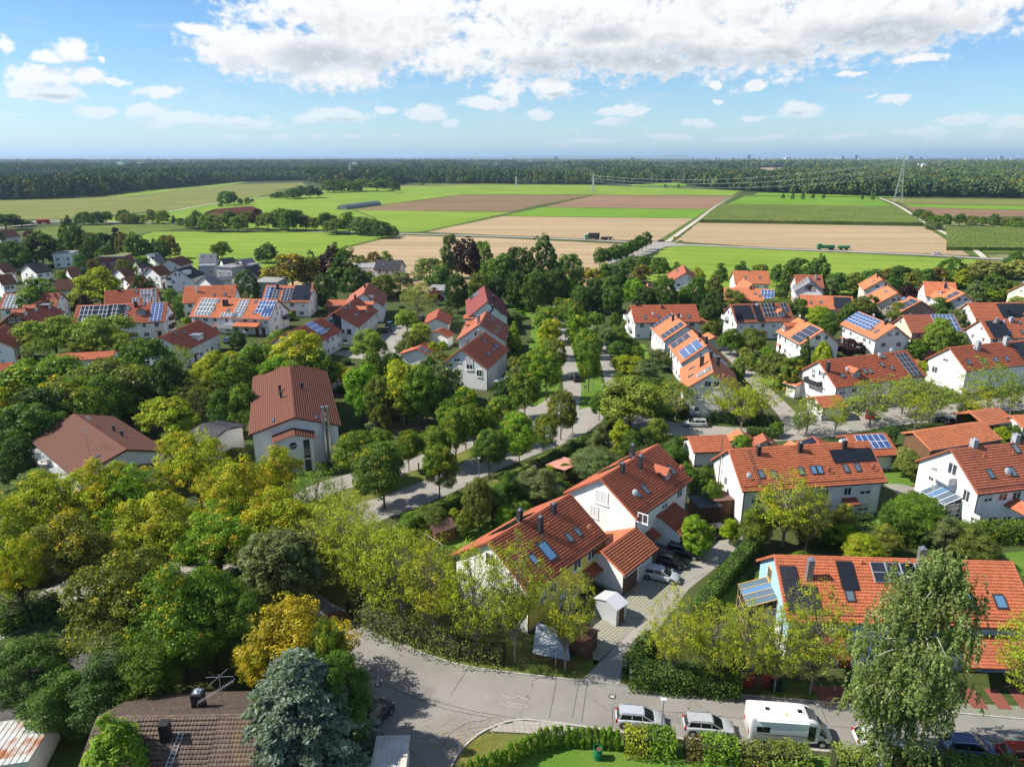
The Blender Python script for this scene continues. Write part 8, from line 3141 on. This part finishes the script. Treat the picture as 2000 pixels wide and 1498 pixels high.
# the weeping birch
def birch():
 rng = np.random.default_rng(21)
 b = at(1716, 1505)
 Hh, Rr = 21.0, 4.5
 mb = MB()
 spine = [np.array([0, 0, -.3]), np.array([.2, .1, 3.]), np.array([.5, .2, 6.5]), np.array([.9, .2, 10.]), np.array([1.6, .3, 14.]), np.array([2.2, .4, 17.5]), np.array([2.5, .4, 20.3])]
 tube_path(mb, spine, .30, .05, M_BIRCH, 9)
 starts = []
 for i in range(120):
  t_ = rng.uniform(.16, 1.0)
  j = t_ * 6
  j0 = min(5, int(j))
  a = spine[j0] * (1 - (j - j0)) + spine[j0 + 1] * (j - j0)
  ph = rng.uniform(0, 6.283)
  z_ = a[2]
  prof = Rr * (0.55 + .45 * math.sin(min(1, (Hh - z_) / 13.) * math.pi * .62)) * (1 if z_ < 16 else max(.25, (Hh + 1 - z_) / 6.))
  ln = prof * rng.uniform(.45, 1.0)
  m_ = a + np.array([math.cos(ph) * ln * .55, math.sin(ph) * ln * .55, ln * .42])
  e = a + np.array([math.cos(ph) * ln, math.sin(ph) * ln, ln * .30])
  tube_path(mb, [a, m_, e], .055, .012, M_BIRCH if i % 3 == 0 else M_GBARK, 5)
  for k_ in range(8):
   f = rng.uniform(.3, 1.0)
   p = (a * (1 - f) + m_ * f) if rng.random() < .35 else (m_ * (1 - f) + e * f)
   starts.append(p + rng.normal(size=3) * .38)
 P_, N_, Tt, br, hue = [], [], [], [], []
 for s_ in starts:
  for q_ in range(3):
   s2 = s_ + rng.normal(size=3) * .25
   ln = rng.uniform(.9, 2.6)
   nl = int(ln * 15)
   u_ = np.sort(rng.uniform(0, 1, nl))
   drift = rng.normal(size=2) * .18
   pts_ = np.stack([s2[0] + drift[0] * u_ ** .6 * ln, s2[1] + drift[1] * u_ ** .6 * ln, s2[2] + .2 - u_ * ln], 1) + rng.normal(size=(nl, 3)) * .05
   P_.append(pts_)
   br.append(np.full(nl, 1 + rng.uniform(-.28, .28)))
 P_ = np.concatenate(P_)
 br = np.concatenate(br)
 n = len(P_)
 N_ = unit(rng, n) + np.array([0, 0, .35])
 T_ = np.tile(np.array([0, 0, -1.]), (n, 1)) + rng.normal(size=(n, 3)) * .45
 V, F = leaf_quads(P_, N_, .165, rng, 1.5, T_)
 tint = np.stack([br * rng.uniform(.8, 1.2, n), rng.uniform(0, 1, n), rng.uniform(0, 1, n)], 1)
 t = empty('birch_tree', (b.x, b.y, 0))
 link('crown', mesh_np('crown', V, F, M_LEAF, tint=np.repeat(tint, 4, 0)), t, color=(.18, .235, .085, .012))
 link('trunk', mb.mesh('trunk', True), t)
 tag(t, 'tall weeping birch with white trunk hanging over the parked cars', 'tree')
 print('birch quads', n)


birch()


def cedar():
 rng = np.random.default_rng(5)
 top = at(572, 1278, 11.5)
 Hh = 11.5
 mb = MB()
 tube_path(mb, [np.array([0, 0, -.3]), np.array([.05, 0, 5]), np.array([0, 0, Hh])], .28, .03, M_BARK, 8)
 P_, D_, br = [], [], []
 for i in range(250):
  t_ = rng.uniform(0, 1) ** 1.25
  z_ = 1.2 + t_ * (Hh - 1.5)
  Rr = 6.9 * (1 - t_) ** .72 + .25
  ph = rng.uniform(0, 6.283)
  ln = Rr * rng.uniform(.62, 1.06)
  k_ = 6
  prev = np.array([0, 0, z_])
  pts_ = [prev]
  for q_ in range(1, k_ + 1):
   f = q_ / k_
   pts_.append(np.array([math.cos(ph + .12 * f) * ln * f, math.sin(ph + .12 * f) * ln * f, z_ + ln * (.30 * f - .26 * f * f)]))
  tube_path(mb, pts_, .05, .01, M_BARK, 4)
  nb = int(70 + 60 * ln)
  f = rng.uniform(.18, 1.0, nb) ** .8
  idx_ = np.minimum((f * k_).astype(int), k_ - 1)
  A = np.array(pts_)
  base = A[idx_] * (1 - (f * k_ - idx_))[:, None] + A[idx_ + 1] * (f * k_ - idx_)[:, None]
  spread = (.62 * np.sin(np.clip(f, 0, 1) * 2.6) + .1)[:, None]
  off = rng.normal(size=(nb, 3)) * np.array([.45, .45, .13]) * spread * 1.3
  P_.append(base + off)
  d = np.array([math.cos(ph), math.sin(ph), .35])
  D_.append(np.tile(d, (nb, 1)) + rng.normal(size=(nb, 3)) * .6)
  br.append(np.full(nb, 1 + rng.uniform(-.2, .25)) * (0.75 + .4 * f))
 P_, D_, br = np.concatenate(P_), np.concatenate(D_), np.concatenate(br)
 # each tuft: two crossed slim blades
 P2, T2, b2 = np.repeat(P_, 2, 0), np.repeat(D_, 2, 0), np.repeat(br, 2)
 T2 = T2 + rng.normal(size=T2.shape) * .3
 n = len(P2)
 V, F = leaf_quads(P2, unit(rng, n) + np.array([0, 0, .5]), .25, rng, 1.7, T2)
 tint = np.stack([b2 * rng.uniform(.8, 1.25, n), np.ones(n), np.zeros(n)], 1)
 t = empty('cedar_tree', (top.x, top.y, 0))
 link('crown', mesh_np('crown', V, F, M_LEAF, tint=np.repeat(tint, 4, 0)), t, color=(.20, .245, .20, 0.))
 link('trunk', mb.mesh('trunk', True), t)
 tag(t, 'large blue-grey cedar with layered branches beside the bungalow', 'tree')
 print('cedar quads', n)


cedar()

# ------------------------------------------------------------------ hedges
def hedge(pts, wd, h_, col, label, size=.16, dens=70, z0=0., rough=.14, aut=0., name='hedge', group=None, px=True):
 rng = np.random.default_rng(int(abs(pts[0][0] * 13 + pts[0][1])))
 Pw = [at(*p) for p in pts] if px else [Vector(p) for p in pts]
 P_, N_ = [], []
 core = MB()
 for a, b in zip(Pw, Pw[1:]):
  d = b - a
  L_ = d.length
  d.normalize()
  nrm = Vector((-d.y, d.x, 0))
  per = 2 * h_ + wd
  n = int(L_ * per * dens)
  s_ = rng.uniform(0, 1, n)
  u_ = rng.uniform(0, L_, n)
  r = s_ * per
  y_ = np.where(r < h_, -wd / 2, np.where(r < h_ + wd, r - h_ - wd / 2, wd / 2))
  z_ = np.where(r < h_, r, np.where(r < h_ + wd, h_, per - r))
  top = (r >= h_) & (r < h_ + wd)
  ny = np.where(r < h_, -1., np.where(top, 0, 1.))
  bulge = np.sin(u_ * 1.7) * .5 + np.sin(u_ * 4.1 + 1) * .5
  ins = rng.uniform(-1, 1, n) * rough + bulge * rough * .6
  y2 = y_ + ny * ins
  z2 = z_ * (1 - .0) + np.where(top, ins, 0)
  # round the shoulders
  rr_ = np.clip((np.abs(y2) / (wd / 2)) ** 4, 0, 1) * (z2 > h_ * .75)
  z2 = z2 - rr_ * .12
  Pn = np.stack([a.x + d.x * u_ + nrm.x * y2, a.y + d.y * u_ + nrm.y * y2, z0 + z2], 1)
  Nn = np.stack([nrm.x * ny, nrm.y * ny, top.astype(float) + .3], 1) + unit(rng, n) * .8
  P_.append(Pn)
  N_.append(Nn)
  q = [a + nrm * -wd * .36, b + nrm * -wd * .36, b + nrm * wd * .36, a + nrm * wd * .36]
  core.hexa([(v.x, v.y, z0) for v in q] + [(v.x, v.y, z0 + h_ * .86) for v in q], M_CORE)
 P_, N_ = np.concatenate(P_), np.concatenate(N_)
 n = len(P_)
 V, F = leaf_quads(P_, N_, size, rng, 1.2)
 blot = 1 + .25 * np.sin(P_[:, 0] * 1.3 + P_[:, 1] * .9) * np.sin(P_[:, 0] * .5 - P_[:, 2] * 1.7)
 tint = np.stack([blot * rng.uniform(.75, 1.25, n), rng.uniform(0, 1, n), np.clip(blot - .6 + rng.uniform(-.3, .3, n), 0, 1)], 1)
 t = empty(name, (0, 0, 0))
 link('foliage', mesh_np('foliage', V, F, M_LEAF, tint=np.repeat(tint, 4, 0)), t, color=(G[col][0] * 1.12, G[col][1] * 1.04, G[col][2], aut))
 core.build('light_block', t)  # no real stems: dark box added inside the leaves to block light
 tag(t, label, 'hedge', group)
 # origin at its middle
 c = Pw[len(Pw) // 2]
 for ch in t.children:
  ch.location = (-c.x, -c.y, 0)
 t.location = (c.x, c.y, 0)
 return t


M_CORE = mat('hedge_core', (.035, .04, .015), .95)
hedge([(1052, 925), (1100, 898), (1150, 868), (1192, 838)], 1.5, 2.2, 'deep', 'long clipped dark hedge along the footpath to the crossing', .2, 60)
hedge([(790, 1035), (850, 1008), (900, 985)], 1.4, 2.0, 'green', 'leafy hedge behind the brown garden shed', .2, 60)
hedge([(1362, 1215), (1400, 1160), (1440, 1112), (1478, 1068)], 1.7, 2.2, 'deep', 'tall dark hedge between the garage yard and the blue-gabled house', .18, 75)
hedge([(1228, 1335), (1300, 1342), (1400, 1350), (1440, 1352)], 2.2, 2.3, 'deep', 'broad dark hedge under the street trees right of the lane', .18, 75, rough=.3)
hedge([(1234, 1320), (1250, 1290), (1275, 1262)], 1.6, 2.1, 'green', 'green hedge following the right side of the lane', .18, 75, rough=.3)
hedge([(1560, 1060), (1640, 1064), (1720, 1062), (1800, 1058), (1900, 1056), (2010, 1052)], 2.4, 2.4, 'green', 'long mixed hedge behind the blue-gabled row house', .2, 60, rough=.45, aut=.04)
hedge([(1560, 1030), (1640, 1034), (1700, 1036)], 1.6, 2.4, 'dark', 'dark hedge in the shade of the long terraced house', .2, 60, rough=.3)
hedge([(1218, 1462), (1262, 1466)], 1.7, 1.9, 'yellow', 'yellow-green shrub hedge in front of the first silver car', .15, 110, rough=.45, aut=.08)
hedge([(1264, 1467), (1318, 1472)], 1.7, 2.1, 'bright', 'green shrub hedge between the two silver cars', .15, 110, rough=.45)
hedge([(1336, 1475), (1368, 1478)], 1.4, 1.5, 'brown', 'reddish-brown shrub in front of the second silver car', .14, 110, rough=.35, aut=.1)
hedge([(1368, 1478), (1440, 1485)], 1.8, 1.9, 'bright', 'bright green shrub hedge in front of the second silver car', .15, 110, rough=.45)
hedge([(1442, 1486), (1500, 1490)], 1.7, 1.5, 'olive', 'olive shrub hedge in front of the rear of the motorhome', .15, 110, rough=.4, aut=.04)
hedge([(1500, 1490), (1578, 1497)], 1.8, 1.7, 'light', 'light green shrub hedge in front of the motorhome side', .15, 110, rough=.45)
hedge([(1625, 1502), (1700, 1510)], 1.9, 1.9, 'light', 'loose light hedge left of the birch trunk', .16, 90, rough=.5)
hedge([(1745, 1514), (1850, 1522)], 1.9, 1.9, 'olive', 'loose olive hedge right of the birch trunk', .16, 90, rough=.5)
hedge([(1850, 1522), (1990, 1532)], 1.9, 2.0, 'green', 'green hedge in front of the dark blue car', .16, 90, rough=.5)
hedge([(1312, 1238), (1350, 1252), (1400, 1262)], 2.0, 2.2, 'yellow', 'yellow-green shrubs behind the first right street trees', .2, 60, rough=.6, aut=.1)
hedge([(690, 1190), (740, 1225), (800, 1250), (850, 1262), (905, 1280), (985, 1290)], 2.6, 1.7, 'olive', 'loose low hedge behind the left street trees', .2, 38, rough=.9)
hedge([(1210, 800), (1290, 812), (1345, 815)], 2.0, 2.4, 'dark', 'dark hedge behind the silver car on the middle street', .25, 40, rough=.3)
hedge([(1200, 745), (1245, 755), (1300, 760)], 1.6, 2.0, 'green', 'garden hedge below the nearest stepped solar house', .25, 40, rough=.3)
hedge([(1385, 822), (1450, 828), (1510, 832)], 1.6, 2.0, 'dark', 'dark hedge behind the middle street trees', .25, 40, rough=.3)
hedge([(1458, 852), (1520, 856)], 1.4, 1.8, 'deep', 'hedge behind the yellow wooden shed', .2, 50)
hedge([(0, 1235), (60, 1215), (120, 1190)], 2.4, 2.4, 'deep', 'dark hedge at the left edge beside the street', .22, 45, rough=.5)

# thuja columns, each a plant
tp = smooth([(905, 1530), (945, 1515), (985, 1500), (1015, 1483), (1040, 1472), (1062, 1463), (1085, 1459), (1120, 1458), (1160, 1460), (1212, 1464)], 6)
tw = [at(*p) for p in tp]
dacc, last, k_ = 0., tw[0], 0
nth = 0
posn = [tw[0]]
for p in tw[1:]:
 while (p - posn[-1]).length > .62:
  posn.append(posn[-1] + (p - posn[-1]).normalized() * .62)
for i, p in enumerate(posn):
 sub = 'short ' if i < len(posn) // 2 else ''
 t = place_tree('column', p.x, p.y, random.uniform(1.9, 2.25), .40, G['bright'] if i % 5 else G['green'], 0., 'bright green thuja column', 'thuja', 'thuja columns round the corner lawn', 'mid')

# garden shrubs that fill the plots between the houses
HL = [(l[0], l[1]) for l in LAND]
roadpx = [M1, AV, UP, UP2]
rd = []
for poly_ in ((M1, 6), (AV, 6.5), (UP, 3), (UP2, 3), (LOW, 3), ([(1190, 812), (1300, 835), (1400, 845), (1500, 848), (1600, 840), (1700, 822), (1800, 812), (1900, 798), (2060, 778)], 6), ([(1552, 838), (1540, 812), (1510, 780), (1480, 750), (1455, 720), (1425, 690)], 4),
     ([(690, 690), (760, 640), (800, 650), (850, 640)], 8), ([(1170, 1320), (1230, 1250), (1300, 1170), (1380, 1090), (1420, 1050)], 7), ([(560, 985), (660, 945), (760, 922), (850, 893), (930, 855), (985, 822), (1080, 800)], 5),
     ([(1197, 800), (1188, 720), (1166, 660)], 3)):
 q_ = [at(*p) for p in poly_[0]]
 for a, b in zip(q_, q_[1:]):
  n_ = max(1, int((b - a).length / 3))
  for i in range(n_):
   rd.append((*a.lerp(b, i / n_).xy, poly_[1]))
boxes = []
for o in list(bpy.data.objects):
 if o.parent is None and o.get('category') in ('house', 'garage', 'building', 'hall', 'carport', 'shed', 'annex', 'pavilion', 'pergola', 'motorhome', 'car', 'tarpaulin', 'trampoline'):
  mw = Matrix.Translation(o.location) @ Matrix.Rotation(o.rotation_euler.z, 4, 'Z')
  xs, ys = [], []
  for ch in o.children:
   if ch.type == 'MESH' and ch.name.split('.')[0] in ('roof', 'wall', 'body'):
    for c in ch.bound_box:
     v = ch.matrix_local @ Vector(c)
     xs.append(v.x); ys.append(v.y)
  if xs:
   boxes.append((mw.inverted(), min(xs), max(xs), min(ys), max(ys)))


def free(x, y, r):
 for (im, x0, x1, y0, y1) in boxes:
  v = im @ Vector((x, y, 0))
  if x0 - r < v.x < x1 + r and y0 - r < v.y < y1 + r:
   return False
 for (a, b, w_) in rd:
  if abs(a - x) < w_ + r and abs(b - y) < w_ + r and math.hypot(a - x, b - y) < w_ + r:
   return False
 return True


VILL = [at(*p) for p in ((-100, 1500), (-100, 520), (200, 500), (520, 515), (700, 525), (1000, 530), (1250, 530), (1500, 545), (1900, 555), (2100, 560), (2150, 1340), (1240, 1290), (1000, 1240), (600, 1100), (300, 1250))]
LW = [[at(*p) for p in pts] for pts in LAWNS]
cols = ['green', 'deep', 'olive', 'bright', 'grey', 'dark', 'light', 'yellow', 'brown', 'lime']
rb = random.Random(11)
nb_, tries = 0, 0
while nb_ < 210 and tries < 9000:
 tries += 1
 px, py = rb.uniform(-20, 2020), 520 + 700 * rb.random() ** 1.5
 q = at(px, py)
 if not inside(q.x, q.y, VILL) or any(inside(q.x, q.y, l_) for l_ in LW):
  continue
 r = rb.uniform(1.0, 2.1)
 if not free(q.x, q.y, r * .7):
  continue
 if any(math.hypot(q.x - t_[1], q.y - t_[2]) < r * .9 for t_ in TREES):
  continue
 col = rb.choice(cols[:6] if rb.random() < .75 else cols)
 place_tree('bush', q.x, q.y, r * rb.uniform(.9, 1.6), r, G[col], 0. if rb.random() < .85 else .15, ('low ' if r < 1.5 else 'wide ') + WORDS[col] + ' garden bush', 'bush', None, 'hi' if py > 900 else 'low', stem=False)
 nb_ += 1
print('bushes', nb_, 'trees', len(TREES))

# fallen leaves and flowers: loose specks
rng = np.random.default_rng(77)
P_ = []
for _ in range(2600):
 px, py = rng.uniform(640, 1240), rng.uniform(1250, 1498)
 q = at(px, py)
 if rng.random() < .75:
  px = 900 + rng.normal() * 60; py = 1460 + rng.normal() * 30
  q = at(px, py)
 P_.append((q.x, q.y, .075))
P_ = np.array(P_)
V, F = leaf_quads(P_, np.tile(np.array([0, 0, 1.]), (len(P_), 1)) + unit(rng, len(P_)) * .3, .085, rng)
me = mesh_np('fallen_leaves', V, F, mottled('fallen_leaf', (.42, .30, .06), (.26, .15, .05), 1.2, .8))
tag(link('fallen_leaves', me), 'yellow fallen leaves strewn over the corner lawn and the road edge', 'leaves', None, 'stuff')

# ------------------------------------------------------------------ labels that single out each tree
PH = {}
def relation(x, y):
 best = min(LAND, key=lambda l_: math.hypot(l_[0] - x, (l_[1] - y)))
 dx_, dy_ = x - best[0], y - best[1]
 if abs(dx_) > abs(dy_):
  r = 'right of' if dx_ > 0 else 'left of'
 else:
  r = 'behind' if dy_ > 0 else 'in front of'
 return r, best[2]


LAND += [(at(70, 436).x, at(70, 436).y, 'the far left main road'), (at(1250, 476).x, at(1250, 476).y, 'the country road junction'), (at(570, 440).x, at(570, 440).y, 'the belt before the left green field'),
   (at(1900, 435).x, at(1900, 435).y, 'the scrub strip at the far right'), (at(700, 360).x, at(700, 360).y, 'the far edge of the green field'), (at(1600, 383).x, at(1600, 383).y, 'the allotments before the far wood'), (at(460, 390).x, at(460, 390).y, 'the farm track'),
   (at(730, 403).x, at(730, 403).y, 'the silage heap'), (at(1060, 560).x, at(1060, 560).y, 'the grove at the top of the avenue'), (at(1116, 830).x, at(1116, 830).y, 'the avenue crossing'), (at(1100, 700).x, at(1100, 700).y, 'the middle of the avenue'),
   (at(570, 1300).x, at(570, 1300).y, 'the blue-grey cedar'), (at(250, 1180).x, at(250, 1180).y, 'the shaded left street'), (at(1010, 1300).x, at(1010, 1300).y, 'the picket fence'), (at(900, 560).x, at(900, 560).y, 'the trees at the tan field edge')]
ORD = ['leftmost', 'second from left', 'third from left', 'fourth from left', 'fifth from left', 'sixth from left', 'seventh from left', 'eighth from left', 'ninth from left', 'tenth from left']
ORD += [w_ + ' from left' for w_ in ('eleventh', 'twelfth', 'thirteenth', 'fourteenth', 'fifteenth', 'sixteenth', 'seventeenth', 'eighteenth', 'nineteenth', 'twentieth', 'twenty-first', 'twenty-second', 'twenty-third', 'twenty-fourth', 'twenty-fifth', 'twenty-sixth', 'twenty-seventh', 'twenty-eighth', 'twenty-ninth', 'thirtieth', 'thirty-first', 'thirty-second', 'thirty-third', 'thirty-fourth', 'thirty-fifth', 'thirty-sixth', 'thirty-seventh', 'thirty-eighth', 'thirty-ninth', 'fortieth')]
byl = {}
for (t, x, y, desc, group) in TREES:
 if group:
  lb = desc
 else:
  r, ph = relation(x, y)
  lb = desc + ' ' + r + ' ' + ph
 byl.setdefault(lb, []).append((px_of(x, y)[0], t, desc, group))
for lb, ls_ in byl.items():
 ls_.sort(key=lambda v: v[0])
 for i, (_, t, desc, group) in enumerate(ls_):
  l2 = lb
  if len(ls_) > 1:
   l2 = lb + ', ' + (ORD[i] if i < len(ORD) else 'one of many')
  ws = l2.split()
  tag(t, ' '.join(ws[:16]), 'bush' if 'bush' in desc else 'tree', group or ('garden bushes between the houses' if 'bush' in desc else 'trees of the village and fields'))

# ------------------------------------------------------------------ haze: one closed box of thin air round everything
hm = bpy.data.materials.new('haze')
hm.use_nodes = True
hm.node_tree.nodes.clear()
hn = NT(hm.node_tree)
pv = hn.n('ShaderNodeVolumePrincipled')
pv.inputs['Color'].default_value = (.56, .78, 1.0, 1)
pv.inputs['Density'].default_value = HAZE
pv.inputs['Anisotropy'].default_value = .2
hn.put(hn.n('ShaderNodeOutputMaterial').inputs['Volume'], pv.outputs[0])
mb = MB()
mb.box(-100000, 100000, -600, 100000, -1.5, 360, hm)
hz_o = mb.build('haze')
hz_o['kind'] = 'stuff'
hz_o['label'] = 'thin blue air between the drone and the horizon'
